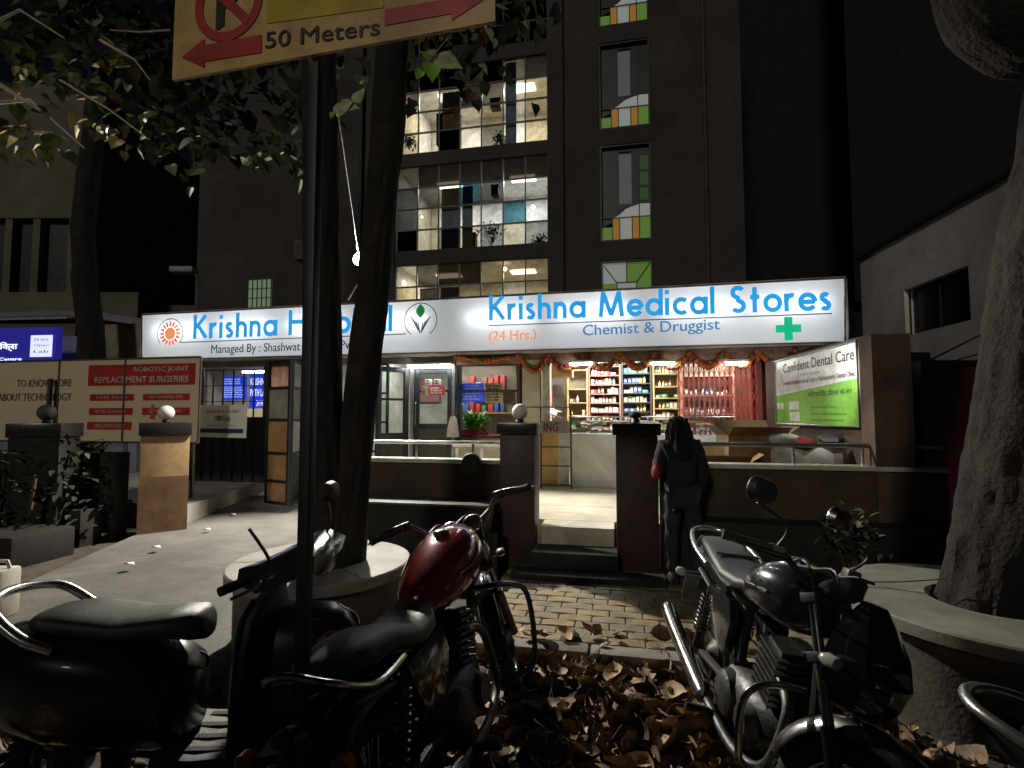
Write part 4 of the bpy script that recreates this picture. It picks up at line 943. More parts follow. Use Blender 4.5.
q = [BS(-80,322,1.2),BS(140,322,1.2)]; za = BS(60,316,1.2).z; zb_ = BS(140,330,1.2).z
m = MB(); m.box((BS(-80,322,1.2).x,1.2,0),(BS(142,322,1.2).x,3.5,za-.55)); t2.part('wall',m,mat('blue_grey_wall',(.32,.33,.42),.7,c2=(.22,.23,.3),scale=2),smooth=False)
x0_, x1_ = BS(-80,322,1.0).x, BS(75,322,1.0).x; x2_ = BS(142,322,1.0).x
m = MB(); m._add([(x0_,.8,za-.1),(x1_,.8,za-.05),(x2_,.8,za-.35),(x2_,1.18,za-.35+.2),(x1_,1.18,za+.15),(x0_,1.18,za+.1),(x0_,1.18,za-.5),(x2_,1.18,za-.6)],[(0,1,4,5),(1,2,3,4)]); m.box((x0_,.78,za-.16),(x1_,.82,za-.11)); t2.part('awning',m,mat('awning_pale',(.4,.41,.5),.6),smooth=False)
cb = T('cream_building','dim cream apartment block with balcony bands at the far left','building',(-20,18,0))
crm = mat('dirty_cream_wall',(.2,.18,.135),.8,c2=(.12,.11,.085),scale=.6,bump=.1)
Yc = 17.0
def CP(px,py,Y=Yc): return PY(px,py,Y)
xr = CP(74,200).x
m = MB(); 
z_a, z_b, z_c, z_d = CP(30,318).z, CP(30,292).z, CP(30,218).z, CP(30,168).z
m.box((-34,Yc,z_a),(CP(138,300).x,Yc+.3,z_b)); m.box((-34,Yc+.01,z_c),(xr,Yc+.3,z_d)); m.box((-34,Yc+.31,0),(xr+.0,Yc+8,13)); m.box((xr+.01,Yc+3,0),(CP(250,200,Yc+3).x,Yc+9,z_b+.2))
cb.part('wall',m,crm,smooth=False)
m = MB()
for px in (6,34,70): x = CP(px,250).x; m.box((x-.12,Yc+.05,z_b+.002),(x+.12,Yc+.3,z_c-.002))
cb.part('balcony_post',m,crm,smooth=False)
m = MB(); m.box((-34,Yc+.29,z_b),(xr,Yc+.305,z_c)); cb.part('dark_opening',m,mat('dark_glazing',(.02,.02,.022),.3),smooth=False)
# ================================================================== apartment tower
TD = 9.3
tw = T('apartment_tower','tall dark apartment tower with lit curtain windows behind the shop sign','building',(0,TD+3,0),F)
tower_m = mat('tower_render',(.085,.078,.072),.85,c2=(.05,.046,.042),scale=.5,bump=.2,bscale=12)
s0, s1 = -5.47, -.79; ZT = 24.
m = MB()
m.box((s1+.01,TD-.15,0),(.69,TD+.05,ZT)); m.box((2.13,TD-.15,0),(4.5,TD+.05,ZT))      # render either side of the stair windows
sills = [3.5,6.57,9.62,12.7]; 
stair = [(2.9,5.92),(6.45,9.23),(9.70,12.25),(12.75,15.3)]
zz0=0
for (a,b_) in stair: m.box((.69,TD-.15,zz0),(2.13,TD+.05,a)); zz0=b_
m.box((.69,TD-.15,zz0),(2.13,TD+.05,ZT)); m.box((4.3,TD+.05,0),(4.5,TD+8,ZT)); m.box((s1+.01,TD+7.8,0),(4.3,TD+8,ZT))
m.box((-12.5,TD-.10,0),(s0-.04,TD+.1,ZT)); m.box((-12.5,TD+.1,0),(-12.3,TD+8,ZT))
zz0=0
for z in sills: m.box((s0-.04,TD-.06,zz0),(s1+.01,TD+.08,z)); zz0=z+2.64
m.box((s0-.04,TD-.06,zz0),(s1+.01,TD+.08,ZT))
tw.part('wall',m,tower_m,smooth=False)
roomw = mat('room_white',(.7,.68,.62),.8)
PT = {'x':(.02,.02,.02),'d':(.24,.24,.235),'b':(.20,.185,.165),'m':(.50,.50,.48),'l':(.75,.72,.62),'w':(.95,.95,.95),'t':(.32,.5,.56),'u':(.45,.6,.9),'y':(.66,.63,.54),'B':(.1,.3,.95)}  # tints put bright and dim rooms into the pane colour
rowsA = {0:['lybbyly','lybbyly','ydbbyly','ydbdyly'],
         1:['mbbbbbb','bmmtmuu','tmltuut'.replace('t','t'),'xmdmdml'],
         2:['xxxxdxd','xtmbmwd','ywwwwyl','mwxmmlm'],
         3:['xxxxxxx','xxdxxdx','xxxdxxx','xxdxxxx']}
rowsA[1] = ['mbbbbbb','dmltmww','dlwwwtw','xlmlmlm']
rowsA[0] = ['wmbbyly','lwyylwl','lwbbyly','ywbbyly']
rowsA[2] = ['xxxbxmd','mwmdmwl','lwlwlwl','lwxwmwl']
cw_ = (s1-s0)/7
for fl_,z in enumerate(sills):
    m = MB()
    for i in range(8): x=s0+cw_*i; m.box((x-.018,TD-.02,z),(x+.018,TD+.04,z+2.64))
    for j in range(5):
        for i in range(7): zz_=z+.66*j; m.box((s0+cw_*i+.022,TD-.018,zz_-.02),(s0+cw_*(i+1)-.022,TD+.038,zz_+.02))
    w_ = tw.part('window',m,blackmetal,smooth=False,kind=None)
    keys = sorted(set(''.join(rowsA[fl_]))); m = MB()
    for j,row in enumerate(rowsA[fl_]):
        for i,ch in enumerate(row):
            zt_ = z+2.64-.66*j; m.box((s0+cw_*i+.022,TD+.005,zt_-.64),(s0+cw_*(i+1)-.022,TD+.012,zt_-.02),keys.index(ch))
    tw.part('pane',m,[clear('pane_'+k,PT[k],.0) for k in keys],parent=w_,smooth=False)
    m = MB(); m.box((s0,TD+3.0,z-.2),(s1,TD+3.1,z+2.9)); m.box((s0-.02,TD+.1,z-.25),(s1,TD+3.1,z-.2)); m.box((s0-.02,TD+.1,z+2.72),(s1,TD+3.1,z+2.8)); m.box((s0-.1,TD+.1,z-.2),(s0-.02,TD+3.1,z+2.72)); m.box((s1,TD+.1,z-.2),(s1+.08,TD+3.1,z+2.72)); 
    tw.part('room_shell',m,roomw,smooth=False)
    rc_ = random.Random(60+fl_)
    for kc in range(2):
        cc_ = rc_.choice([0,1,2,3,5,6]) ; xa_=s0+cw_*cc_+.05; wc_=cw_*rc_.choice([.5,.9,.9]); zt2=z+2.6-.66*rc_.choice([0,1,1]); zb2_=z+rc_.choice([.02,.66,1.3]); m = MB(); n_=14
        m.loft([[(xa_+wc_*i/n_,TD+.10+kc*.03+.018*math.sin(i*2.1+q),zz3) for i in range(n_+1)]+[(xa_+wc_*i/n_,TD+.106+kc*.03+.018*math.sin(i*2.1+q),zz3) for i in range(n_,-1,-1)] for q,zz3 in ((0,zb2_),(.4,zt2))])
        tw.part('curtain',m,[mat('curtain_grey',(.55,.56,.56),.8),mat('curtain_blue',(.3,.38,.48),.8),mat('curtain_beige',(.55,.5,.42),.8)][rc_.randint(0,2)])
    if fl_<3:
        for (sx_,p_,cc) in ((s0+1.2,[62,62,66][fl_],[(1,.93,.78),(.95,.95,1),(1,.95,.82)][fl_]),(s1-1.0,[60,88,95][fl_],[(1,.92,.75),(.8,.9,1),(1,.97,.88)][fl_])):
            area('room_lamp',sx_,TD+1.5,z+2.6,.8,.3,p_,cc)
            m = MB(); m.box((sx_-.4,TD+1.3,z+2.66),(sx_+.4,TD+1.7,z+2.70)); tw.part('room_light',m,emi('room_glow',(1,.95,.85),3.),smooth=False)
# bright bulbs near the glazing
for i,(px,py,d_,l) in enumerate(((404,283,TD+.6,'bulb glowing in the leftmost pane of the lowest tower window row'),(533,207,TD+.8,'white bulb near the right end of the middle tower window'),(505,269,TD+.6,'bulb behind the lowest window row right of its middle'),(422,217,TD+.8,'small bulb near the left of the middle tower window'))):
    p = SF(px,py,d_); m = MB(); m.ball(tuple(p),.06 if i!=3 else .03,n=10); solo('light_bulb',l,'bulb',m,emi('bulb_glow',(1,.93,.8),14.),tuple(p),F,'bulbs behind the tower windows')
# things seen through the tower windows
def sil(name,label,cat,px0,py0,px1,py1,d_,mt,bev=.02):
    a = SF(px0,py1,d_); b = SF(px1,py0,d_); m = MB(); m.box((a.x,d_,a.z),(b.x,d_+.3,b.z)); m.box((a.x-.02,d_-.01,b.z+.002),(b.x+.02,d_+.32,b.z+.03)); solo(name,label,cat,m,mt,((a.x+b.x)/2,d_+.15,a.z),F,bevel=bev)
sil('cupboard','tall black cupboard standing behind the upper tower window','cupboard',436,112,459,145,TD+.15,darkwall)
sil('water_cooler','dark cooler block standing on the middle tower window sill','cooler',464,233,475,250,TD+.2,darkwall)
sil('wall_picture','small dark framed picture in the upper tower window','picture',490,98,500,107,TD+.4,darkwall,.005)
sil('wall_picture','small dark framed picture in the middle tower window','picture',491,185,498,195,TD+.4,darkwall,.005)
for i,(px,py,r_x,l) in enumerate(((450,243,.28,'dark pot plant on the sill of the middle tower window, left of the cooler'),(408,140,.25,'dark pot plant at the left end of the upper tower window'),(500,140,.3,'dark pot plant at the bottom of the upper tower window'),(490,238,.42,'broad dark pot plant on the middle tower window sill right of the cooler'),(540,240,.25,'dark pot plant at the right end of the middle tower window'))):
    p = SF(px,py+5,TD+.25); bush('potted_plant',l,'plant',F,(p.x,TD+.35,p.z-.1),r_x,110,lf_dark,.12,20+i,1.1,'pot plants behind the tower windows')
# dental board lamp, drain pipes and air conditioners
p = PY(874,363,4.9); t = T('board_lamp','tiny bright lamp on an arm beside the dental board','lamp',tuple(p)); m = MB(); m.tube([(p.x+.12,p.y+.35,p.z-.05),(p.x+.03,p.y+.05,p.z+.0)],.012,6); t.part('arm',m,blackmetal); m = MB(); m.ball(tuple(p),.028,n=10); t.part('bulb',m,emi('board_lamp_glow',(1,.95,.9),25.))
q = DB @ Vector((LEN*.5,0,(z0_db+z1_db)/2)); light('board_lamp_light','SPOT',Matrix.Translation(p+Vector((-.55,-.10,.10))) @ (q-p-Vector((-.55,-.10,.10))).normalized().to_track_quat('-Z','Y').to_matrix().to_4x4(),60,(1,.97,.92),spot_size=R(82),spot_blend=.5,shadow_soft_size=.04)
for k_,(s_,z0_,l) in enumerate(((3.55,3.6,'thin drain pipe running down the tower right of the stair windows'),(-.35,3.6,'thin drain pipe on the tower between the curtain windows and the stair windows'),(-6.6,3.2,'drain pipe on the dark tower wall behind the twin trunked tree'))):
    m = MB(); m.tube([(s_,TD-.22,z0_),(s_,TD-.22,23.5)],.05,8)
    for j_ in range(6): m.lathe([(.062,z0_+1+j_*3.05),(.062,z0_+1.12+j_*3.05)],(s_,TD-.22,0),8)
    solo('drain_pipe',l,'pipe',m,mat('pvc_grimy',(.07,.065,.06),.6),(s_,TD-.22,z0_),F)
for k_,(s_,z_,l) in enumerate(((-8.2,6.4,'grimy air conditioner unit low on the dark tower wall left of the trunks'),(-8.3,9.6,'grimy air conditioner unit high on the dark tower wall left of the trunks'))):
    t = T('air_conditioner',l,'air conditioner',(s_,TD-.3,z_),F); m = MB(); m.box((s_-.45,TD-.5,z_),(s_+.45,TD-.13,z_+.62)); t.part('casing',m,mat('ac_grimy',(.12,.115,.1),.6),bevel=.02); m = MB(); m.torus((s_-.1,TD-.505,z_+.31),.22,.012,'y',24,6); m.torus((s_-.1,TD-.505,z_+.31),.12,.01,'y',20,6); t.part('fan_grille',m,blackmetal)
# stained glass stair windows
SG = {'w':emi('stained_white',(.5,.55,.52),.22),'g':emi('stained_green',(.16,.33,.05),.24),'o':emi('stained_orange',(.5,.22,.03),.26),'k':mat('stair_silhouette',(.02,.022,.02),.4),'h':emi('stained_hall',(.10,.12,.12),.3),'q':emi('stained_deep_green',(.02,.05,.01),.5)}
for k,(za_,zb2) in enumerate(stair):
    m = MB(); x0_,x1_=.70,2.12; m.box((x0_,TD-.12,za_),(x0_+.05,TD+.03,zb2)); m.box((x1_-.05,TD-.12,za_),(x1_,TD+.03,zb2)); m.box((x0_+.05,TD-.12,zb2-.05),(x1_-.05,TD+.03,zb2)); m.box((x0_+.05,TD-.12,za_),(x1_-.05,TD+.03,za_+.05))
    wd = x1_-x0_-.1; X=lambda u: x0_+.05+wd*u; H=zb2-za_-.1; Z=lambda v: za_+.05+H*v
    if k>0:
        for u in (.22,.37,.63,.78): m.box((X(u)-.012,TD-.03,Z(0)),(X(u)+.012,TD-.001,Z(.24 if u<.7 else .95)))
        m.box((X(0),TD-.032,Z(.24)),(X(1),TD-.002,Z(.24)+.02)); m.box((X(.37),TD-.033,Z(.95)),(X(.63),TD-.003,Z(.95)+.02))
    else:
        for v in (.6,.8): m.box((X(.3),TD-.033,Z(v)),(X(.7),TD-.003,Z(v)+.025))
        for u in (.3,.7): m.box((X(u)-.012,TD-.03,Z(0)),(X(u)+.012,TD-.001,Z(.8)))
        m.tube([(X(.3),TD-.02,Z(.8)),(X(0.02),TD-.02,Z(.98))],.014,5); m.tube([(X(.7),TD-.02,Z(.8)),(X(.98),TD-.02,Z(.98))],.014,5); m.box((X(.49),TD-.033,Z(.8)+.03),(X(.51),TD-.003,Z(1)))
    wf = tw.part('stair_window',m,blackmetal,smooth=False)
    ks = list(SG); m = MB(); G=lambda u0,v0,u1,v1,ch,dy=0: m.quad((X(u0),TD+.01+dy,Z(v0)),(X(u1),TD+.01+dy,Z(v0)),(X(u1),TD+.01+dy,Z(v1)),(X(u0),TD+.01+dy,Z(v1)),mi=ks.index(ch))
    if k==0:
        G(.0,0,.3,.8,'g'); G(.7,0,1,.8,'g'); G(.3,0,.7,.8,'w'); G(.0,.8,.5,1,'w'); G(.5,.8,1,1,'g')
    else:
        G(0,0,.22,.15,'g'); G(.22,0,.37,.24,'o'); G(.37,0,.63,.24,'w'); G(.63,0,.78,.24,'o'); G(.78,0,1,.24,'g'); 
        # stair flight's lit edge and dark silhouette, painted on the panes
        top = [(0,.15),(.22,.20),(.37,.28),(.5,.335),(.63,.36),(.82,.385),(1,.38)]
        m.poly([(X(.22),TD+.011,Z(.24))]+[(X(u),TD+.011,Z(v)) for u,v in top[2:]]+[(X(1),TD+.011,Z(.24))],ks.index('w'))
        m.poly([(X(0),TD+.012,Z(.15))]+[(X(u),TD+.012,Z(v)) for u,v in top[1:]]+[(X(1),TD+.012,Z(1)),(X(0),TD+.012,Z(1))],ks.index('k'))
        G(.37,.39,.63,.93,'h',-.004)
        if k==1: G(.80,.42,.98,.55,'q',-.004); G(.80,.58,.98,.72,'q',-.004); G(.80,.75,.98,.9,'q',-.004)
    tw.part('pane',m,[SG[x] for x in ks],parent=wf,smooth=False)
# small lit window left of the tree
a = SF(248,308,TD-.12); b = SF(272,279,TD-.12); m = MB(); m.box((a.x,TD-.13,a.z),(b.x,TD-.105,b.z)); wf = tw.part('side_window',m,emi('dim_lit_window',(.22,.3,.2),.35),smooth=False)
m = MB(); 
for i in range(6): x=a.x+(b.x-a.x)*i/5; m.box((x-.012,TD-.16,a.z),(x+.012,TD-.135,b.z))
for j in range(4): z=a.z+(b.z-a.z)*j/3; m.box((a.x,TD-.163,z-.012),(b.x,TD-.161,z+.012))
tw.part('grille',m,blackmetal,parent=wf,smooth=False)
# block further right behind
db = T('dark_building','unlit dark slab block rising behind the white house','building',(16,24,0)); m = MB(); 
p = [PY(845,40,20),PY(1100,40,14)]
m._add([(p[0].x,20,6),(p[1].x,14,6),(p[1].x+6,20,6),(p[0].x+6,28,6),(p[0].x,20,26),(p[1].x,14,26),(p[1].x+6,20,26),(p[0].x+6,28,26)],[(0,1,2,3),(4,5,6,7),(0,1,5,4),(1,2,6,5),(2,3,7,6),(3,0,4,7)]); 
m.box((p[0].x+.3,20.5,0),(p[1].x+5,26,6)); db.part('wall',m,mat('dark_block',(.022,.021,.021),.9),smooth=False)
m = MB(); a = PY(738,300,26); b = PY(856,300,26); m.box((a.x-3,26,0),(b.x+2,34,32)); solo('dark_building','black block added to darken the sky gap between the tower and the slab block','building',m,mat('far_block',(.02,.02,.022),.9),((a.x+b.x)/2,30,0),smooth=False)  # added block, blacks out the bluish sky beside the tower
m = MB(); m.box((-22,-3.6,0),(18,-3.3,3.3)); solo('added_shade_wall','long plain unseen wall added behind the viewer to shade the foreground','wall',m,darkwall,(0,-3.5,0),smooth=False)  # added wall out of view, keeps the sun lamp off the foreground
# ================================================================== white house on the right
Q0 = PY(860,260,14.5); Q1 = PY(1024,157,9.0); dv = Vector((Q0.x-Q1.x,Q0.y-Q1.y,0)); an = math.atan2(-dv.y,-dv.x)
WH = Matrix.Translation((Q0.x,Q0.y,0)) @ Matrix.Rotation(an,4,'Z'); LW = dv.length+6
def WS(px,py,d=0.): return SF(px,py,d,WH)
zt_ = Q0.z
t = T('white_house','plain grey white house wall with dark grilled window at the right','building',(LW/2,1,0),WH)
a = WS(906,340); b = WS(968,263); wx0, wx1 = a.x, b.x; wz0 = WS(906,340).z+.1; wz1 = WS(966,266).z
hm = mat('whitewash',(.85,.82,.78),.85,c2=(.74,.71,.68),scale=.8,bump=.15,bscale=20)
m = MB(); m.box((0,0,0),(wx0,.3,zt_)); m.box((wx1,0,0),(LW,.3,zt_)); m.box((wx0,0,0),(wx1,.3,wz0)); m.box((wx0,0,wz1),(wx1,.3,zt_)); m.box((0,.3,0),(.3,7,zt_)); m.box((0,.3,zt_-.2),(LW,7,zt_-.01)); t.part('wall',m,hm,smooth=False)
m = MB(); m.box((-.1,-.08,zt_+.002),(LW+.1,.4,zt_+.1)); t.part('parapet',m,mat('dark_coping',(.03,.028,.026),.8),smooth=False)
m = MB(); w_=wx1-wx0
for i in range(3): x=wx0+w_*i/2; m.box((x-.02,.1,wz0),(x+.02,.14,wz1))
for j in range(2): z=wz0+(wz1-wz0)*j; m.box((wx0,.141,z-.02),(wx1,.16,z+.02))
wf = t.part('window',m,blackmetal,smooth=False); m = MB(); m.box((wx0,.2,wz0),(wx1,.22,wz1)); t.part('pane',m,mat('dark_glazing',(.02,.02,.022),.3),parent=wf,smooth=False)

# dark shed, maroon gate right of the dental board
a = PY(878,375,6.2); b = PY(931,352,6.2); m = MB(); m.box((a.x,6.2,a.z),(b.x,6.9,b.z)); m.box((a.x+.05,6.4,0),(a.x+.15,6.5,a.z)); m.box((b.x-.15,6.4,0),(b.x-.05,6.5,a.z)); solo('meter_box','black boxy meter shelter beyond the dental board','cabinet',m,blackmetal,((a.x+b.x)/2,6.5,0),bevel=.02)
a = PY(930,520,5.6); b = PY(1005,365,5.6); t = T('sheet_gate','dark maroon sheet metal gate beside the right tree','gate',((a.x+b.x)/2,5.6,0)); m = MB(); m.box((a.x,5.6,.05),(b.x+1,5.63,b.z)); t.part('panel',m,mat('maroon_sheet',(.11,.02,.025),.35,c2=(.06,.014,.016),scale=3),smooth=False)
m = MB(); m.box((a.x-.06,5.55,0),(a.x-.005,5.68,b.z+.05)); m.box((a.x,5.57,b.z+.002),(b.x+1,5.66,b.z+.05)); t.part('frame',m,blackmetal,smooth=False)
m = MB(); p0 = PY(884,520,6); m.box((p0.x-.35,5.8,0),(p0.x+.55,6.0,2.1)); solo('boundary_wall','unlit dark boundary wall between the dental board and maroon gate','wall',m,darkwall,(p0.x,5.9,0),smooth=False)
m = MB(); m.tube([PY(905,374,6.3),PY(940,355,6.1),PY(990,330,5.8)],.012,5); m.tube([PY(950,362,6.3),PY(985,352,6.1),PY(1000,350,6)],.01,5); solo('overhead_cable','thin cable strung across the white house wall','cable',m,blackmetal,tuple(PY(940,355,6.1)))
# distant street lamp (unlit)
p = PY(186,272,13); t = T('street_lamp','unlit grey street lamp head standing behind the left of the sign','street lamp',(p.x+.25,13,0)); m = MB(); m.tube([(p.x+.3,13,0),(p.x+.3,13,p.z-.1),(p.x+.1,13,p.z)],.05,8); t.part('pole',m,mat('grey_pipe',(.25,.24,.23),.4,.8)); m = MB(); m.box((p.x-.35,12.85,p.z-.03),(p.x+.25,13.15,p.z+.12)); t.part('lamp_head',m,mat('lamp_shell',(.4,.4,.4),.5),bevel=.04)
# ================================================================== flood lamp over the sign
p = PY(360,259,7.9); FL = p.copy()
t = T('flood_lamp','small glaring flood lamp on a bracket above the shop sign behind the tree','flood lamp',(p.x,p.y,p.z)); m = MB(); m.lathe([(.03,.10),(.075,.04),(.085,-.01),(.07,-.012)],(0,0,0),16,axis='y',cap=False)
m2 = MB()
mm = MB(); mm.M = Matrix.Translation(p) @ Matrix.Rotation(R(-25),4,'X'); mm.lathe([(.04,.14),(.10,.07),(.115,.02)],(0,0,0),16,axis='y',cap=False); t.part('housing',mm,blackmetal)
mm = MB(); mm.ball(tuple(p),.085,n=14,sq=(1.25,.5,1.25)); t.part('bulb',mm,emi('flood_glow',(1,.98,.95),60.))
mm = MB(); mm.tube([(p.x,p.y+.1,p.z),(p.x-.05,p.y+.25,p.z-.2),tuple(PY(348,300,8.15))],.018,6); t.part('bracket',mm,steel)
light('flood_lamp_light','SPOT',Matrix.Translation(p+Vector((.0,-.12,-.02))) @ Vector((.12,-1,-.95)).normalized().to_track_quat('-Z','Y').to_matrix().to_4x4(),FLOOD_W,(1,.93,.8),spot_size=R(118),spot_blend=.35,shadow_soft_size=.06)
# ================================================================== round planters and trees
from mathutils import noise as mnoise
bark = mat('bark',(.028,.023,.02),.9,c2=(.014,.012,.01),scale=5,bump=.9,bscale=14)
bark2 = mat('pale_bark',(.024,.018,.013),.95,c2=(.009,.007,.006),scale=6,bump=1.,bscale=34)
def planter(c,R_,hh,label,seed):
    t = T('round_planter',label,'planter',(c[0],c[1],0),W,'round concrete planters around the street trees'); r_ = random.Random(seed)
    m = MB(); m.lathe([(R_-.06,0),(R_-.06,hh-.07)],(c[0],c[1],0),56,cap=False); m.lathe([(R_-.2,hh-.05),(R_-.2,.3)],(c[0],c[1],0),56,cap=False); t.part('body',m,mat('planter_side',(.20,.19,.17),.85,c2=(.10,.09,.08),scale=3,bump=.2))
    m = MB(); n=64; prof=[(R_-.055,hh-.07),(R_,hh-.07),(R_,hh-.01),(R_-.01,hh),(.30,hh),(.29,hh-.01),(.29,hh-.08)]
    m.lathe(prof,(c[0],c[1],0),n,cap=False); t.part('top_slab',m,mat('planter_top',(.36,.345,.31),.65,c2=(.24,.23,.2),scale=2.5,bump=.12,bscale=50))
    m = MB(); m.lathe([(.001,hh-.05),(.30,hh-.05)],(c[0],c[1],0),24,cap=False); t.part('soil',m,soil)
    m = MB(); a0=r_.uniform(3,5); 
    for k,a_ in enumerate((a0,a0+2.2,a0+4.1)):
        P=[(c[0]+(.3+(R_-.31)*i/6)*math.cos(a_+.02*math.sin(i*2)),c[1]+(.3+(R_-.31)*i/6)*math.sin(a_+.02*math.sin(i*2))) for i in range(7)]
        for i in range(6):
            q=Vector((-(P[i+1][1]-P[i][1]),P[i+1][0]-P[i][0])).normalized()*.004; m.quad((P[i][0]-q.x,P[i][1]-q.y,hh+.0015),(P[i+1][0]-q.x,P[i+1][1]-q.y,hh+.0015),(P[i+1][0]+q.x,P[i+1][1]+q.y,hh+.0015),(P[i][0]+q.x,P[i][1]+q.y,hh+.0015))
    t.part('cracks',m,mat('crack_dark',(.04,.035,.03),.9),smooth=False)
PC1 = (-1.38,3.85); planter(PC1,.63,.55,'round concrete planter with pale slab around the twin trunked tree',1)
PC2 = (2.72,3.02); planter(PC2,.75,.55,'round concrete planter with pale slab around the thick right tree',2)
def trunk(m,pts,rs,n=16,rough=.07,seed=0,mi=0):
    """bark covered limb through pts"""
    r_ = random.Random(seed); ph=[r_.uniform(0,6.28) for _ in range(5)]
    # resample
    P=[];Q=[]
    n=n*3; KS=16
    for i in range(len(pts)-1):
        for k in range(KS):
            u=k/KS; P.append(Vector(pts[i]).lerp(Vector(pts[i+1]),u)); Q.append(rs[i]*(1-u)+rs[i+1]*u)
    P.append(Vector(pts[-1])); Q.append(rs[-1])
    for _ in range(14): P=[P[0]]+[(P[i-1]+P[i]*2+P[i+1])/4 for i in range(1,len(P)-1)]+[P[-1]]
    rings=[]; up=None
    for i,p in enumerate(P):
        t=(P[min(i+1,len(P)-1)]-P[max(i-1,0)]).normalized()
        if up is None: up=t.orthogonal().normalized()
        up=(up-t*up.dot(t)).normalized(); w=t.cross(up)
        rings.append([tuple(p+(up*math.cos(a)+w*math.sin(a))*Q[i]*(1+rough*.9*mnoise.noise(Vector((math.cos(a)*1.3+ph[0],math.sin(a)*1.3,p.z*1.1)))*1.6+.075*mnoise.fractal(Vector((math.cos(a)*4.5+ph[1],math.sin(a)*4.5,p.z*2.6)),.9,2.1,4)-.05*max(0,1-abs(mnoise.noise(Vector((math.cos(a)*6+ph[2],math.sin(a)*6,p.z*1.6))))*7))) for a in [2*math.pi*j/n for j in range(n)]])
    m.loft(rings,mi)
leafm_w = [mat('leaf_green_warm',(.10,.14,.03),.5,c2=(.06,.09,.02),scale=15),mat('leaf_yellowing',(.26,.22,.05),.5,c2=(.15,.13,.03),scale=15),mat('leaf_brown_dry',(.17,.08,.035),.6,c2=(.1,.05,.02),scale=15),mat('leaf_dark',(.03,.045,.018),.8,c2=(.02,.03,.01),scale=15)]
def heartleaf(m,c,dirv,nrm,l,mi,curl=.25):
    d=Vector(dirv).normalized(); n_=Vector(nrm); s=d.cross(n_)
    if s.length<.05: s=d.orthogonal()
    s.normalize(); u=s.cross(d); c=Vector(c)
    o=[(0,0),(-.06,.22),(.06,.42),(.32,.46),(.62,.30),(.85,.12),(1.05,0)]
    vs=[]
    for x,y in o[1:-1]: vs.append((x,y))
    ctr=[(0.0,0),(.3,0),(.62,0),(1.05,0)]
    f=lambda x,y: tuple(c+d*(x*l)+s*(y*l)+u*(curl*l*(y*y*1.6)-curl*l*.6*x*x))
    R_=[f(x,y) for x,y in vs]; L_=[f(x,-y) for x,y in vs]; C=[f(x,y) for x,y in ctr]
    V=C+R_+L_   # C0..3, R 4..8, L 9..13
    m._add(V,[(0,4,5,1),(1,5,6),(1,6,7,2),(2,7,8,3),(0,1,10,9),(1,11,10),(1,2,12,11),(2,3,13,12)],mi)
def clump(m,cx,r,n,ls,mis,rr,flat_=.7):
    for _ in range(n):
        v=Vector((rr.gauss(0,1),rr.gauss(0,1),rr.gauss(0,1)*flat_)); v=v.normalized()*r*rr.random()**.5
        heartleaf(m,Vector(cx)+v,(rr.uniform(-1,1),rr.uniform(-1,1),rr.uniform(-1.2,.1)),(rr.uniform(-.7,.7),rr.uniform(-.9,.4),1),ls*rr.uniform(.6,1.25),rr.choice(mis))
# twin trunked tree (behind the no parking sign)
t = T('street_tree','twin trunked dark tree rising from the left planter past the flood lamp','tree',(PC1[0],PC1[1],.5))
ty=3.85; X=lambda px,py,Y=ty: PY(px,py,Y)
m = MB()
trunk(m,[(PC1[0]+.03,ty,.42),X(333,560),X(328,500),X(324,400),X(322,300),X(321,180),X(320,60),X(316,-80,4.2),X(300,-400,4.6)],[.24,.185,.15,.135,.135,.135,.13,.12,.07],seed=1)
trunk(m,[(PC1[0]+.10,ty+.02,.42),X(345,540),X(352,480),X(360,400),X(372,300),X(377,240),X(388,130),X(392,50),X(410,-120,4.0),X(440,-420,4.3)],[.22,.16,.125,.12,.118,.118,.12,.12,.1,.05],seed=2)
t.part('trunk',m,bark,sharp=60)
rr = random.Random(21); m = MB(); m2 = MB()
limbs=[((316,-80),4.2,(180,60),4.9),((321,20),3.9,(240,90),5.3),((392,40),3.9,(455,30),4.9),((400,-60),4.0,(500,20),5.4),((316,-60),4.2,(130,-30),4.6),((392,-20),4.0,(470,-60),4.2),((321,-20),4.1,(260,30),5.6)]
for (q0,y0,q1,y1) in limbs:
    a=PY(*q0,y0); b=PY(*q1,y1); mid=a.lerp(b,.5)+Vector((0,0,.35)); trunk(m2,[a,mid,b],[.06,.04,.015],8,seed=3)
    for _ in range(5): k=b.lerp(mid,rr.random()*.7); e=k+Vector((rr.uniform(-.5,.5),rr.uniform(-.4,.4),rr.uniform(-.5,.2))); m2.tube([k,(k+e)/2+Vector((0,0,.05)),e],[.012,.008,.004],5)
t.part('branches',m2,bark)
for (px,py,Y,r,n) in ((200,60,5.0,.6,110),(240,120,5.4,.55,100),(265,60,5.2,.6,120),(180,130,5.3,.4,60),(140,20,4.8,.6,120),(90,-10,4.7,.6,110),(40,40,5.0,.6,90),(280,160,5.5,.4,60),(300,110,5.3,.4,60),(430,25,4.9,.4,70),(470,25,5.2,.45,80),(510,15,5.5,.4,60),(455,60,5.6,.3,34),(540,-20,5.4,.5,70),(400,-40,4.6,.5,70),(330,60,5.6,.5,90),(160,90,5.2,.45,80)):
    clump(m,PY(px,py,Y),r,int(n*(.72 if px<300 else .5)),.16,[3,3,3,3,0],rr)
for _ in range(26): pp=PY(rr.uniform(400,540),rr.uniform(20,110),rr.uniform(4.6,5.4)); heartleaf(m,pp,(rr.uniform(-.5,.5),rr.uniform(-.3,.3),-1),(rr.uniform(-1,1),-1,.3),.12,rr.choice([2,3,3]))
t.part('crown',m,leafm_w,smooth=False)
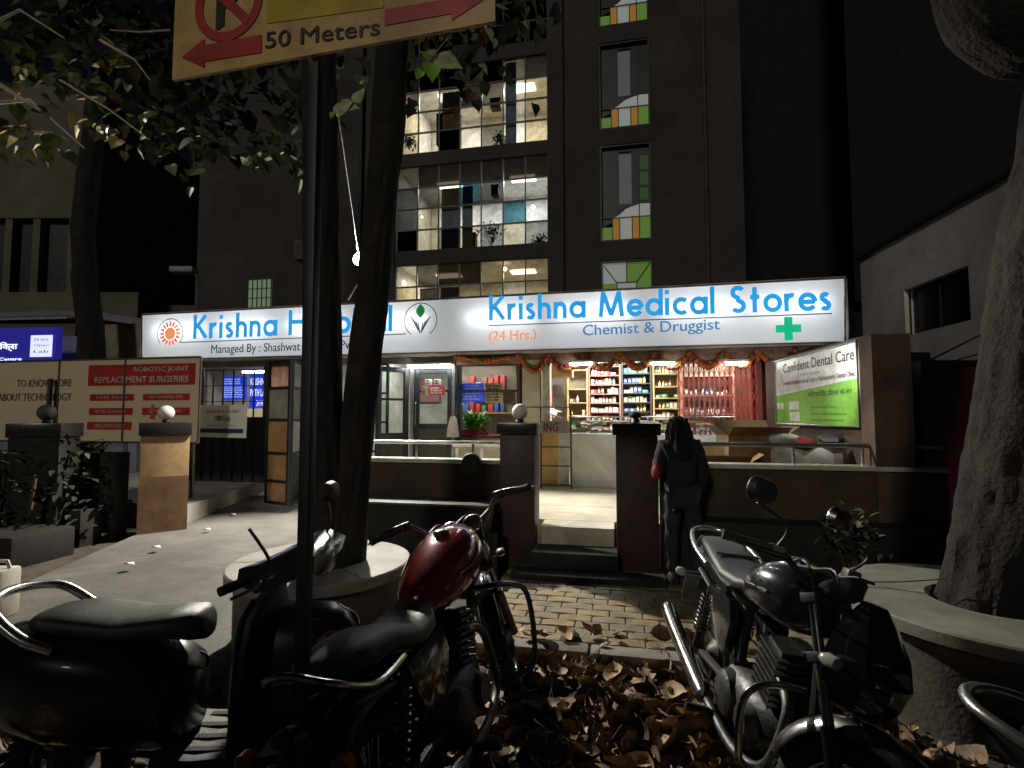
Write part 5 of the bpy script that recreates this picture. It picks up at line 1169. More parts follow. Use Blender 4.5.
# sprig of fresh leaves and hanging leaf
m = MB(); g_=mat('fresh_leaf',(.22,.42,.06),.35,c2=(.16,.34,.04),scale=10); pl_=mat('pale_leaf',(.55,.58,.42),.4,c2=(.35,.42,.2),scale=12)
for (px,py,dx,dz,l,mi) in ((431,63,.1,-1,.13,0),(421,70,-.4,-.9,.07,0),(438,58,1,-.45,.17,1),(428,57,-.3,.2,.06,0)): heartleaf(m,PY(px,py,3.2),(dx,-.1,dz),(.3,-1,.2),l,mi,.1)
m.tube([PY(448,38,3.3),PY(436,52,3.2),PY(428,60,3.2)],.003,5,mi=1)
solo('leaf_sprig','bright green leaf sprig with pale midrib hanging right of the twin trunks','leaf sprig',m,[g_,pl_],tuple(PY(430,60,3.2)),smooth=False)
m = MB()
for (px,py,dx,dz,l,mi) in ((336,114,.75,.6,.13,0),(340,106,.95,-.1,.12,0),(356,102,.55,1,.10,0),(362,84,.2,1,.035,1),(334,112,-.2,-.5,.05,1)): heartleaf(m,PY(px,py,3.0),(dx,-.15,dz),(-.2,-1,.4),l,mi,.2)
solo('hanging_leaf','large pale crumpled leaf caught in front of the trunk above the thin bright wire','leaf',m,[pl_,g_],tuple(PY(345,100,3.0)),smooth=False)
m = MB(); m.tube([PY(338,113,3.0),PY(345,160,3.9),PY(353,215,5.6),PY(358,252,7.8)],.0035,6); solo('thin_wire','thin bright wire running from the pale leaf down to the flood lamp','wire',m,mat('silver_wire',(.75,.78,.85),.25,1.),tuple(PY(338,113,3.0)))
m = MB(); 
for (px,py,dx,dz,l) in ((487,28,.45,-1,.09),(494,38,.1,-1,.07)): heartleaf(m,PY(px,py,3.1),(dx,-.1,dz),(1,-1,.2),l,0,.2)
m.tube([PY(470,5,3.1),PY(487,28,3.1)],.003,5)
solo('hanging_leaf','thin pale curled leaf hanging just below the right end of the yellow sign','leaf',m,[pl_],tuple(PY(490,35,3.1)),smooth=False)
# near left tree: branches with warm lit leaves
t = T('street_tree','dark slender tree behind the left hoarding with leafy boughs at top left','tree',tuple(PY(86,360,9.6)*Vector((1,1,0))) if False else (PY(86,360,9.6).x,9.6,0))
m = MB(); trunk(m,[(PY(92,360,9.6).x,9.6,0),PY(92,340,9.6),PY(86,290,9.6),PY(83,230,9.6),PY(92,150,9.6),PY(100,60,9.4),PY(90,-100,9)],[.24,.22,.2,.19,.17,.15,.1],12,seed=5); t.part('trunk',m,bark,sharp=60)
rr = random.Random(33); m = MB(); m2 = MB()
for (p0,p1,p2,w0,w1) in (((-40,40),(20,10),(64,38),.016,.006),((-30,105),(30,100),(84,148),.02,.006),((-10,125),(30,131),(54,132),.010,.006),((-60,60),(0,85),(40,110),.03,.012),((100,40),(135,60),(150,80),.012,.005),((60,80),(110,110),(150,140),.01,.004),((170,30),(140,32),(110,30),.008,.004)):
    m2.tube([PY(*p0,4.0),PY(*p1,4.0),PY(*p2,3.9)],[w0,(w0+w1)/2,w1],7)
t.part('branches',m2,mat('pale_twig_bark',(.7,.6,.52),.6,c2=(.45,.36,.3),scale=14))
for (px,py,Y,r,n,mm_) in ((30,75,4.2,.35,38,[0,0,1,3]),(20,130,4.0,.28,26,[1,0,2,0]),(40,145,4.1,.2,16,[1,0]),(100,95,4.3,.3,26,[0,2,1,3]),(105,130,4.2,.22,18,[1,2,0]),(150,120,4.4,.25,20,[0,2,3]),(125,65,4.3,.2,14,[1,0]),(150,150,4.6,.25,14,[0,3,3]),(10,30,4.5,.5,50,[3,0]),(70,30,4.6,.4,40,[3,0,3]),(60,60,4.6,.45,40,[3,0]),(160,60,5.,.4,34,[3]),(190,150,4.8,.4,24,[3,3,0])):
    clump(m,PY(px,py,Y),r,n,.115,mm_,rr)
t.part('crown',m,leafm_w,smooth=False)
# right tree
t = T('street_tree','thick leaning tree trunk growing from the right planter','tree',(PC2[0]+.2,PC2[1]+.05,.5))
m = MB(); Y=3.0
trunk(m,[(PY(1015,640,Y).x,Y,.40),PY(1016,600,Y),PY(1022,540,Y),PY(1032,470,Y),PY(1042,380,Y),PY(1056,290,Y),PY(1078,180,Y),PY(1100,60,Y),PY(1110,-120,Y)],[.37,.335,.31,.30,.29,.29,.31,.30,.26],22,rough=.05,seed=9)
trunk(m,[PY(1100,60,Y),PY(1060,40,Y-.1),PY(1018,30,Y-.2),PY(985,16,Y-.2),PY(960,-40,Y-.1),PY(940,-160,Y)],[.16,.2,.235,.2,.17,.1],18,rough=.09,seed=10)
t.part('trunk',m,bark2,sharp=60)
m = MB(); rr = random.Random(5)
for (px,py,Y_,r,n) in ((1000,-60,3.4,.5,60),(900,-90,3.6,.5,60)): clump(m,PY(px,py,Y_),r,n,.12,[3,3,0],rr)
t.part('crown',m,leafm_w,smooth=False)
m = MB(); m.tube([PY(860,582,3.35),PY(900,582,3.2),PY(945,579,2.95)],.004,5); solo('dry_twig','thin dry twig lying on the right planter slab','twig',m,bark2,tuple(PY(900,582,3.2)))
# ================================================================== no parking sign on its pole
S0 = PY(172,80,1.78); S1 = PY(495,21,1.50); dv=Vector((S1.x-S0.x,S1.y-S0.y,0)); LS=dv.length
NP = Matrix.Translation((S0.x,S0.y,0)) @ Matrix.Rotation(math.atan2(dv.y,dv.x),4,'Z')
zb0,zb1 = S0.z,S1.z; zb_ = (zb0+zb1)/2; HT=.62
def NS(px,py,d=0.): return SF(px,py,d,NP)
t = T('no_parking_sign','yellow no parking sign board with red arrows on a thin black pole','road sign',(LS/2,.02,0),NP)
m = MB(); m._add([(0,0,zb0),(LS,0,zb1),(LS,0,zb1+HT),(0,0,zb0+HT),(0,.012,zb0),(LS,.012,zb1),(LS,.012,zb1+HT),(0,.012,zb0+HT)],[(0,1,2,3),(4,5,6,7),(0,1,5,4),(1,2,6,5),(2,3,7,6),(3,0,4,7)])
t.part('board',m,mat('sign_yellow',(.80,.53,.19),.45,c2=(.68,.45,.16),scale=5,bump=.05,bscale=20),smooth=False)
sred = mat('sign_red',(.6,.04,.025),.4,c2=(.36,.03,.02)); sblk=mat('sign_black',(.025,.022,.022),.4)
m = MB(); ringc = NS(229,3); q = NS(196,3); rad = ringc.x-q.x
n=48; m.loft([[(ringc.x+r*math.cos(a),y,ringc.z+r*math.sin(a)) for (r,y) in ((rad,-.001),(rad,-.004),(rad*.76,-.004),(rad*.76,-.001))] for a in [2*math.pi*i/n for i in range(n+1)]],cap=False)
ribbon(m,[(ringc.x-rad*.58,ringc.z+rad*.58),(ringc.x+rad*.58,ringc.z-rad*.58)],rad*.24,-.0055); t.part('prohibition_ring',m,sred,smooth=False)
m = MB(); put_text(m,'P',ringc.x-rad*.30,ringc.x+rad*.30,ringc.z-rad*.62,ringc.z+rad*.58,-.003,.05); t.part('lettering',m,sblk,smooth=False)
m = MB(); a=NS(266,45); b=NS(380,25); c=NS(266,33)
put_text(m,'50 Meters',a.x,b.x,NS(266,49).z,NS(266,33).z,-.003,.012,0,b.z-a.z-.02); t.part('lettering',m,sblk,smooth=False)
def arrow(pts,nm='arrow'): m = MB(); m.poly([(NS(x,y).x,-.003,NS(x,y).z) for x,y in pts]); return m
m = arrow([(182,58),(205,39),(205,45.5),(262,35),(262,53),(205,62),(205,68)]); t.part('arrow_mark',m,sred,smooth=False)
m = arrow([(385,10),(450,-1),(450,-8),(484,0),(452,21),(452,14),(385,26)]); t.part('arrow_mark',m,sred,smooth=False)
m = MB(); m.poly([(NS(x,y).x,-.0025,NS(x,y).z) for x,y in ((267,-80),(384,-95),(384,8),(267,24))]); t.part('yellow_panel',m,mat('bright_yellow_print',(.72,.5,.02),.4,c2=(.5,.36,.02)),smooth=False)
m = MB(); pp=NS(309,400,.04); m.box((pp.x-.0185,.02,0),(pp.x+.0185,.057,zb_+HT+.05)); t.part('pole',m,mat('pole_black',(.018,.018,.02),.5),bevel=.004)
m = MB()
for dz_ in (.12,.5): m.box((pp.x-.035,.0125,zb_+dz_),(pp.x+.035,.0195,zb_+dz_+.03))
t.part('clamp',m,steel)
# ================================================================== fallen leaves
rr = random.Random(99); m = MB()
lm_ = [mat('litter_brown',(.34,.245,.16),.75,c2=(.2,.14,.085),scale=25),mat('litter_tan',(.58,.44,.26),.7,c2=(.4,.28,.15),scale=25),mat('litter_rust',(.30,.18,.10),.7,c2=(.18,.10,.055),scale=25),mat('litter_dark',(.12,.08,.05),.8,c2=(.045,.03,.02),scale=25),mat('litter_pink',(.40,.27,.2),.7,c2=(.26,.17,.12),scale=25)]
def dryleaf(m,c,l,mi):
    d=Vector((rr.uniform(-1,1),rr.uniform(-1,1),rr.uniform(-.35,.45))).normalized(); n_=Vector((rr.uniform(-.9,.9),rr.uniform(-.9,.9),1)); s=d.cross(n_).normalized(); u=s.cross(d); cu=rr.uniform(-1.5,1.6); w=rr.uniform(.4,.85); tw_=rr.uniform(-.7,.7)
    us=(0,.12,.35,.6,.82,1.); ws=(.05,.55,1.,.9,.5,.03); V=[]
    for u_,w_ in zip(us,ws):
        bend=cu*.35*(u_-.5)**2*l*2
        for k in (-1,-.5,0,.5,1):
            V.append(tuple(Vector(c)+d*l*(u_-.5)+s*(k*w_*w*l*.5+.1*l*math.sin(u_*3)*tw_)+u*(bend+abs(k)**1.5*w_*l*.22*(1 if cu>0 else -1)*(1+tw_*k)+rr.uniform(-.012,.012)*l*3)))
    fs=[(i*5+j,i*5+j+1,(i+1)*5+j+1,(i+1)*5+j) for i in range(5) for j in range(4)]; m._add(V,fs,mi)
N=0
while N<4200:
    x=rr.uniform(-2.6,3.2); y=rr.uniform(.9,3.68)
    v=WF((x,y,0)); 
    if v.y>-1.93: 
        if rr.random()>.06 or v.y>-1.6: continue
        zb=.11
    else: zb=.0
    dens=math.exp(-((x-.75)/.9)**2)*1.0+.12
    if x<-.3: dens*=.6
    if (x-PC1[0])**2+(y-PC1[1])**2<.6 or (x-PC2[0])**2+(y-PC2[1])**2<.62: continue
    if rr.random()>dens: continue
    N+=1; hp_=.09*math.exp(-((x-.7)/.9)**2)*min(1,max(0,(-1.95-v.y)/.3))*rr.random()
    dryleaf(m,(x,y,zb+.025+hp_),rr.choice([rr.uniform(.05,.11),rr.uniform(.11,.16),rr.uniform(.14,.2)]),rr.choice([0,0,1,1,2,3,3,4]))
for _ in range(260):
    x=rr.gauss(.7,1.0); y=rr.uniform(1.1,3.6); z=.02+rr.random()*.12; a=rr.uniform(0,6.28); l=rr.uniform(.06,.28); m.tube([(x,y,z),(x+l*.5*math.cos(a),y+l*.5*math.sin(a),z+.02),(x+l*math.cos(a+.2),y+l*math.sin(a+.2),z+rr.uniform(-.01,.03))],[.003,.0025,.0015],4,mi=3)
for _ in range(900):
    x=rr.gauss(.7,1.1); y=rr.uniform(1.0,3.6); s_=rr.uniform(.01,.03); a=rr.uniform(0,6.28); z=.012; m.poly([(x+s_*math.cos(a),y+s_*math.sin(a),z),(x+s_*math.cos(a+2),y+s_*math.sin(a+2),z+.008),(x+s_*math.cos(a+4.2),y+s_*math.sin(a+4.2),z+.002)],rr.choice([0,1,3]))
lo = struct('fallen_leaves',m,lm_,kind='stuff',sharp=80)
# ================================================================== person at the wall
def skin(name, pts, edges, radii, sub=2, root=0):
    me = bpy.data.meshes.new(name); me.from_pydata([tuple(p) for p in pts],edges,[]); o = bpy.data.objects.new(name,me); COL.objects.link(o)
    md = o.modifiers.new('skin','SKIN'); md.use_smooth_shade=True
    for i,v in enumerate(me.skin_vertices[0].data): r=radii[i]; v.radius=(r,r) if not isinstance(r,tuple) else r; v.use_root=(i==root)
    s = o.modifiers.new('sub','SUBSURF'); s.levels=sub; s.render_levels=sub
    bpy.context.view_layer.update(); dg=bpy.context.evaluated_depsgraph_get(); out=bpy.data.meshes.new_from_object(o.evaluated_get(dg)); bpy.data.objects.remove(o)
    from mathutils import noise as _n
    if name!='body':
        for v in out.vertices: v.co += v.normal*(.016*_n.noise(Vector((v.co.x*9,v.co.y*9,v.co.z*16)))+.008*_n.noise(v.co*34))
    for p in out.polygons: p.use_smooth=True
    return out
pp = PY(684,600,4.72); PM = Matrix.Translation((pp.x+.0,4.72,.1)) @ Matrix.Rotation(R(-8),4,'Z') @ Matrix.Diagonal((.88,.9,.955,1))
pe = T('person','person in dark jacket with red sleeve and jeans, back turned, leaning at the wall','person',(0,0,0),PM)
# local: x right, y forward (away), z up; 1.53 m tall, head bowed
J = {'pelvis':(0,-.02,.86),'waist':(0,.0,1.0),'chest':(0,.05,1.20),'neck':(0,.12,1.34),'head':(0,.17,1.43),'crown':(0,.20,1.52),
 'hl':(-.09,-.02,.82),'hr':(.09,-.02,.82),'kl':(-.10,.05,.46),'kr':(.11,-.02,.46),'al':(-.10,.0,.08),'ar':(.12,-.06,.08),'tl':(-.12,.14,.035),'tr':(.15,.08,.035),
 'sl':(-.17,.07,1.27),'sr':(.17,.07,1.27),'el':(-.235,.03,1.03),'er':(.225,.02,1.02),'wl':(-.12,.22,1.05),'wr':(.215,.14,.84)}
nm=list(J); ix={k:i for i,k in enumerate(nm)}
ed=[('pelvis','waist'),('waist','chest'),('chest','neck'),('neck','head'),('head','crown'),('pelvis','hl'),('pelvis','hr'),('hl','kl'),('hr','kr'),('kl','al'),('kr','ar'),('al','tl'),('ar','tr'),('chest','sl'),('chest','sr'),('sl','el'),('sr','er'),('el','wl'),('er','wr')]
rad={'pelvis':(.15,.11),'waist':(.125,.09),'chest':(.15,.10),'neck':.05,'head':(.078,.09),'crown':.065,'hl':.085,'hr':.085,'kl':.055,'kr':.055,'al':.036,'ar':.036,'tl':.03,'tr':.03,'sl':.06,'sr':.06,'el':.04,'er':.04,'wl':.025,'wr':.025}
# right hand fingers hanging at the hip, left hand resting on the wall
pts=[J[k] for k in nm]; rads=[rad[k] for k in nm]; E=[(ix[a],ix[b]) for a,b in ed]
def hand(w,dirv,side,curl):
    d=Vector(dirv).normalized(); s=Vector(side).normalized(); dn=d.cross(s)
    pts.append(tuple(Vector(J[w])+d*.045)); rads.append((.03,.016)); pi=len(pts)-1; E.append((ix[w],pi))
    for k,(o_,l) in enumerate(((-.026,.062),(-.009,.07),(.009,.066),(.026,.052))):
        b=Vector(J[w])+d*.085+s*o_; pts.append(tuple(b)); rads.append(.0095); E.append((pi,len(pts)-1))
        c=b+(d*.8+dn*curl*.5)*l*.5; pts.append(tuple(c)); rads.append(.0085); E.append((len(pts)-2,len(pts)-1))
        e=c+(d*.5+dn*curl)*l*.45; pts.append(tuple(e)); rads.append(.007); E.append((len(pts)-2,len(pts)-1))
    b=Vector(J[w])+d*.03-s*.035; pts.append(tuple(b)); rads.append(.011); E.append((pi,len(pts)-1)); pts.append(tuple(b+d*.035-s*.015+dn*.01)); rads.append(.009); E.append((len(pts)-2,len(pts)-1))
hand('wr',(-.1,.15,-1),(0,1,.1),.5); hand('wl',(.55,.8,.0),(.6,-.5,.6),.6)
body = skin('body',pts,E,rads)
body.materials.append(mat('skin_brown',(.28,.15,.09),.55,c2=(.22,.11,.07)))
bo = bpy.data.objects.new('body',body); COL.objects.link(bo); bo.parent=pe.o
def sub(name,keys,edg,grow,mt,over={}):
    k2=[k for k in keys]; P=[over.get(k,(J[k],))[0] for k in k2]; RR=[]
    for k in k2:
        r=over[k][1] if k in over and len(over[k])>1 else rad[k]
        RR.append(tuple(x+grow for x in r) if isinstance(r,tuple) else (r+grow,r+grow))
    me=skin(name,P,[(k2.index(a),k2.index(b)) for a,b in edg],RR); me.materials.append(mt); o=bpy.data.objects.new(name,me); COL.objects.link(o); o.parent=pe.o; return o
jk=mat('black_jacket',(.010,.009,.010),.9,c2=(.018,.015,.015),scale=14,bump=.3,bscale=40)
sub('jacket',['pelvis','waist','chest','neck','sl','sr','el','er','wl','wr'],[('pelvis','waist'),('waist','chest'),('chest','neck'),('chest','sl'),('chest','sr'),('sl','el'),('sr','er'),('el','wl'),('er','wr')],.028,jk,{'pelvis':((0,-.02,.80),(.155,.115)),'neck':((0,.10,1.30),.07),'wl':((-.135,.20,1.05),.03),'wr':((.218,.125,.86),.03)})
sub('jeans',['pelvis','hl','hr','kl','kr','al','ar'],[('pelvis','hl'),('pelvis','hr'),('hl','kl'),('hr','kr'),('kl','al'),('kr','ar')],.020,mat('blue_jeans',(.022,.03,.048),.9,c2=(.012,.016,.028),scale=12,bump=.2,bscale=60),{'pelvis':((0,-.02,.84),(.14,.10))})
hm_=mat('dark_hair',(.010,.009,.009),.8,c2=(.02,.016,.014),scale=30)
m=MB(); rings=[]
for k,(zc,yc,rx,ry) in enumerate(((1.10,-.07,.05,.02),(1.16,-.075,.085,.035),(1.25,-.03,.10,.05),(1.33,.04,.105,.08),(1.40,.11,.115,.11),(1.47,.155,.11,.115),(1.53,.18,.08,.085),(1.565,.19,.03,.03))):
    rings.append([(rx*math.cos(a)*(1+.09*math.sin(7*a+k)),yc+ry*math.sin(a)*(1+.08*math.sin(5*a)),zc) for a in [2*math.pi*j/22 for j in range(22)]])
m.loft(rings[1:])
rh=random.Random(4)
for _ in range(150):
    a=rh.uniform(2.6,6.8); z0_=rh.uniform(1.40,1.54); x_=.10*math.cos(a); y_=.13+.10*math.sin(a); sp_=rh.uniform(.9,1.35); zl=rh.uniform(1.08,1.22)
    m.tube([(x_*.8,y_,z0_),(x_*1.05*sp_,y_-.04,(z0_+zl)/2+.03),(x_*1.1*sp_+rh.uniform(-.02,.02),-.05+rh.uniform(-.03,.02),zl)],[.012,.010,.003],4); pe.part('hair',m,hm_)
m=MB(); 
for (c,r) in (((-.225,.06,1.10),.075),((-.245,.035,1.03),.07)): m.ball(c,r,n=12,sq=(.75,1,1.1))
pe.part('sleeve_patch',m,mat('red_check_cloth',(.32,.03,.05),.8,c2=(.12,.01,.02),scale=30))
for (a,b) in (('al','tl'),('ar','tr')):
    A_=Vector(J[a]);B_=Vector(J[b]); m=MB(); d_=(B_-A_); d_.z=0; d_.normalize(); s_=Vector((-d_.y,d_.x,0)); rings=[]
    for u,w_,h_ in ((-.07,.035,.09),(-.02,.042,.10),(.06,.042,.085),(.13,.045,.06),(.18,.03,.04)):
        c=A_+d_*u; rings.append([(c.x+s_.x*w_*q,c.y+s_.y*w_*q,z) for q,z in ((-1,.002),(1,.002),(1.0,h_*.6),(.55,h_),(-.55,h_),(-1.0,h_*.6))])
    m.loft(rings); pe.part('shoe',m,mat('dark_shoe',(.02,.02,.025),.5))
m=MB(); m.obox((-.06,.30,1.10),(.035,.09,.16),(.3,0,.3))
# ================================================================== two wheelers
rub = mat('tyre_rubber',(.018,.018,.018),.8,c2=(.03,.03,.028),scale=20,bump=.2,bscale=90)
blkp = mat('gloss_black_paint',(.012,.012,.014),.16,c2=(.018,.018,.02),scale=6,coat=.6)
blkpl = mat('black_plastic',(.022,.022,.022),.5,c2=(.035,.034,.033),scale=14,bump=.1,bscale=80)
engm = mat('engine_cast',(.16,.16,.165),.5,.85,c2=(.08,.08,.08),scale=18,bump=.2)
chr_ = mat('bike_chrome',(.42,.42,.42),.22,1.,c2=(.25,.25,.25),scale=9,wear=.1)
seatm = mat('seat_vinyl',(.075,.08,.08),.42,c2=(.05,.053,.053),scale=6,bump=.18,bscale=220)
maroon = mat('maroon_metallic',(.22,.012,.022),.18,.35,c2=(.15,.008,.014),scale=5,coat=.8)
silv = mat('grey_metallic_paint',(.09,.095,.10),.22,.7,c2=(.05,.052,.055),scale=5,coat=.6)
amber = mat('amber_lens',(.75,.16,.02),.15,c2=(.6,.11,.01)); redl = mat('red_lens',(.12,.006,.006),.2,c2=(.08,.005,.005))
lens = mat('clear_lens',(.5,.5,.48),.08,.3,c2=(.35,.35,.33),scale=30); mirg = mat('mirror_glass',(.8,.8,.8),.04,1.,c2=(.75,.75,.75))
dial = mat('dial_face',(.03,.03,.03),.2); platem = mat('plate_grey',(.12,.12,.11),.5)
def wheel(t,M,c,R_,w,nsp,parent=None,name='wheel',drum=True):
    m = MB(); m.M=M.copy(); m.torus(c,R_-w*.5,w*.5,'y',44,12,sq=.95); r_=random.Random(3)
    for i in range(44): a=2*math.pi*i/44; m.obox((c[0]+(R_-.004)*math.cos(a),c[1],c[2]+(R_-.004)*math.sin(a)),(.012,w*.7,.022),(0,-a,0))
    wo = t.part(name,m,rub)
    m = MB(); m.M=M.copy(); m.torus(c,R_-w*1.02,.014,'y',36,8,sq=2.2); m.torus(c,R_-w*1.15,.009,'y',36,8,sq=1)
    t.part('rim',m,chr_,parent=wo)
    m = MB(); m.M=M.copy()
    ri=R_-w*1.1
    if nsp<=6:
        for i in range(nsp):
            a=2*math.pi*i/nsp+.3; b=a+.12; m.loft([[(c[0]+r*math.cos(q)+ww*math.sin(q),c[1]+yy,c[2]+r*math.sin(q)-ww*math.cos(q)) for ww,yy in ((-.018,-.012),(.018,-.012),(.018,.012),(-.018,.012))] for r,q in ((.05,a),(ri,b))])
    else:
        for i in range(nsp): a=2*math.pi*i/nsp; sy=.02*(1 if i%2 else -1); b=a+(.35 if i%4<2 else -.35); m.tube([(c[0]+.05*math.cos(a),c[1]+sy,c[2]+.05*math.sin(a)),(c[0]+ri*math.cos(b),c[1],c[2]+ri*math.sin(b))],.0022,4)
    t.part('spokes',m,chr_ if nsp>6 else blkpl,parent=wo)
    m = MB(); m.M=M.copy(); m.lathe([(.001,-.07),(.03,-.065),(.055,-.04),(.075,-.03),(.075,.03),(.055,.04),(.03,.065),(.001,.07)],c,20,axis='y'); t.part('hub',m,engm,parent=wo)
    return wo
def bar(t,M,name,pts,r,mt,n=8,parent=None,**k): m=MB(); m.M=M.copy(); m.tube(pts,r,n); return t.part(name,m,mt,parent=parent,**k)
def smooth_pts(P,n=6):
    P=[Vector(p) for p in P]; out=[]
    for i in range(len(P)-1):
        p0=P[max(i-1,0)];p1=P[i];p2=P[i+1];p3=P[min(i+2,len(P)-1)]
        for k in range(n):
            u=k/n; out.append(.5*((2*p1)+(p2-p0)*u+(2*p0-5*p1+4*p2-p3)*u*u+(3*p1-p0-3*p2+p3)*u**3))
    out.append(P[-1]); return out
def moto(label,place,style,steer,lean,group=None):
    cr = style=='cruiser'
    BM = place @ Matrix.Rotation(R(-lean),4,'X')     # lean>0 tips to the left side (+y)
    t = T('motorcycle',label,'motorcycle',(0,0,0),BM,group)
    I = Matrix.Identity(4)
    rake = R(28 if cr else 25); FX,FZ=(1.40,.32) if cr else (1.28,.30); axis=Vector((-math.sin(rake),0,math.cos(rake)))
    Hd=Vector((FX,0,FZ))+axis*.66
    S = Matrix.Translation(Hd) @ Matrix.Rotation(R(steer),4,axis) @ Matrix.Translation(-Hd)
    RW=.32 if cr else .30
    wheel(t,I,(0,0,RW),RW,.12 if cr else .09,5 if not cr else 36,name='rear_wheel'); fw=wheel(t,S,(FX,0,FZ),FZ,.09,5 if not cr else 36,name='front_wheel')
    # brake disc
    m=MB(); m.M=S.copy(); m.lathe([(.06,.055),(.13,.055),(.13,.06),(.06,.06)],(FX,0,FZ),28,axis='y',cap=False); t.part('brake_disc',m,steel,parent=fw)
    # fork
    for sy in (-1,1):
        a=Vector((FX,sy*.075,FZ)); m=MB(); m.M=S.copy(); m.tube([a-axis*.03,a+axis*.30],.026,12); f=t.part('fork_leg',m,engm if cr else blkp)
        m=MB(); m.M=S.copy(); m.tube([a+axis*.30,a+axis*.70],.018,12); t.part('fork_tube',m,chr_,parent=f)
    m=MB(); m.M=S.copy()
    for q in (.50,.69): c=Vector((FX,0,FZ))+axis*q; m.obox(c,(.06,.21,.035),(0,-rake,0))
    t.part('fork_clamp',m,blkpl,bevel=.006)
    # front fender
    def fender(M,c,R_,w,a0,a1,mt,name):
        m=MB(); m.M=M.copy(); rings=[]
        for i in range(19):
            a=R(a0+(a1-a0)*i/18); ring=[]
            for k in range(9): v=-1+2*k/8; rr_=R_+.022*(1-v*v)-.03*abs(v)**3; ring.append((c[0]+rr_*math.cos(a),c[1]+v*w/2,c[2]+rr_*math.sin(a)))
            ring+= [(c[0]+(rr2-.004)*math.cos(a),c[1]+v*w/2,c[2]+(rr2-.004)*math.sin(a)) for v,rr2 in [(1-2*k/8,R_+.022*(1-(1-2*k/8)**2)-.03*abs(1-2*k/8)**3) for k in range(9)]]
            rings.append(ring)
        m.loft(rings); return t.part(name,m,mt)
    fender(S,(FX,0,FZ),FZ+.02,.12,15,165,chr_ if not cr else blkp,'front_fender')
    fender(I,(0,0,RW),RW+.035,.16 if cr else .13,35,175 if cr else 165,blkp,'rear_fender')
    # frame
    m=MB(); m.tube(smooth_pts([(Hd.x-.03,0,Hd.z-.06),(.75,0,.80),(.35,0,.68),(-.12,0,.70)]),.02,8); m.tube(smooth_pts([(Hd.x-.02,0,Hd.z-.14),(.98,.0,.45),(.88,.0,.2),(.45,.0,.18),(.3,0,.35),(.34,0,.66)]),.022,8)
    for sy in (-1,1): m.tube([(-.15,sy*.10,.70),(.3,sy*.1,.62),(.34,sy*.08,.35)],.014,8)
    t.part('frame',m,blkpl)
    m=MB()
    for sy in (-1,1): m.tube([(.38,sy*.09,.33),(0,sy*.10,RW)],.022,8)
    t.part('swingarm',m,blkpl)
    for sy in (-1,1):
        p0=Vector((-.02,sy*.125,RW+.02)); p1=Vector((.12 if cr else .10,sy*.115,.68)); m=MB(); m.tube([p0,p0.lerp(p1,.45)],.02,10); m.tube([p0.lerp(p1,.45),p1],.012,10); sh=t.part('shock',m,blkpl)
        m=MB(); P=[]; ax=(p1-p0).normalized(); u=ax.orthogonal().normalized(); w_=ax.cross(u)
        for i in range(9*10+1): a=2*math.pi*i/10; P.append(p0.lerp(p1,.25+.62*i/90)+(u*math.cos(a)+w_*math.sin(a))*.032)
        m.tube(P,.0055,5); t.part('spring',m,chr_,parent=sh)
    # engine
    m=MB(); m.loft([[(x,y,z) for (_,y,z) in ell(x,0,.33,ry,rz,18,3)] for x,ry,rz in ((.38,.06,.08),(.42,.12,.12),(.55,.135,.135),(.72,.13,.13),(.82,.10,.11),(.87,.05,.07))])
    for sy in (-1,1): m.lathe([(.001,sy*.165),(.07,sy*.165),(.095,sy*.15),(.105,sy*.11)],(.50,0,.33),22,axis='y',cap=False); m.lathe([(.001,sy*.16),(.06,sy*.158),(.08,sy*.11)],(.72,0,.33),22,axis='y',cap=False)
    en=t.part('engine',m,engm)
    m=MB()
    for i in range(8): z=.46+i*.028; m.obox((.73+.012*i*.6,0,z),(.17,.19,.010),(0,R(12),0))
    m.obox((.75,0,.56),(.12,.13,.24),(0,R(12),0)); t.part('cylinder_fins',m,engm,parent=en,smooth=False)
    m=MB(); m.tube(smooth_pts([(.80,-.05,.56),(.95,-.08,.50),(.92,-.13,.28),(.70,-.16,.20),(.35,-.17,.22)]),.021,10); t.part('header_pipe',m,engm); m=MB(); m.tube(smooth_pts([(.35,-.17,.22),(.2,-.18,.25),(-.25,-.19,.33),(-.42,-.19,.37)]),[.03]*1+[.045]*17+[.04],14); t.part('exhaust',m,chr_)
    m=MB(); m.M=I.copy(); m.lathe([(.001,-.012),(.035,-.012),(.035,.012),(.001,.012)],(.42,-.205,.30),12,axis='y'); 
    m.tube([(.47,-.21,.22),(.47,.21,.22)],.012,8); t.part('footpeg_bar',m,blkpl)
    for sy in (-1,1): m=MB(); m.tube([(.47,sy*.19,.22),(.47,sy*.30,.23)],.018,10); t.part('footpeg',m,blkpl)
    # tank
    if cr: sec=((.42,.05,.05,.80),(.46,.085,.075,.81),(.55,.125,.105,.83),(.68,.16,.135,.86),(.82,.165,.15,.89),(.93,.15,.14,.91),(1.0,.11,.11,.91),(1.03,.05,.05,.90))
    else: sec=((.40,.05,.04,.79),(.46,.09,.06,.80),(.55,.13,.085,.83),(.66,.165,.11,.87),(.78,.17,.125,.89),(.90,.14,.12,.89),(.97,.09,.09,.88),(.99,.04,.04,.88))
    m=MB(); m.loft([ell(x,0,z,ry,rz,24,2.4) for x,ry,rz,z in sec]); tk=t.part('fuel_tank',m,maroon if cr else silv,sharp=70)
    m=MB(); cx=.80 if cr else .76; ztp=1.035 if cr else 1.012; m.lathe([(.04,-.01),(.04,.006),(.032,.012),(.001,.012)],(cx,0,ztp),22); t.part('fuel_cap',m,chr_,parent=tk)
    m=MB()
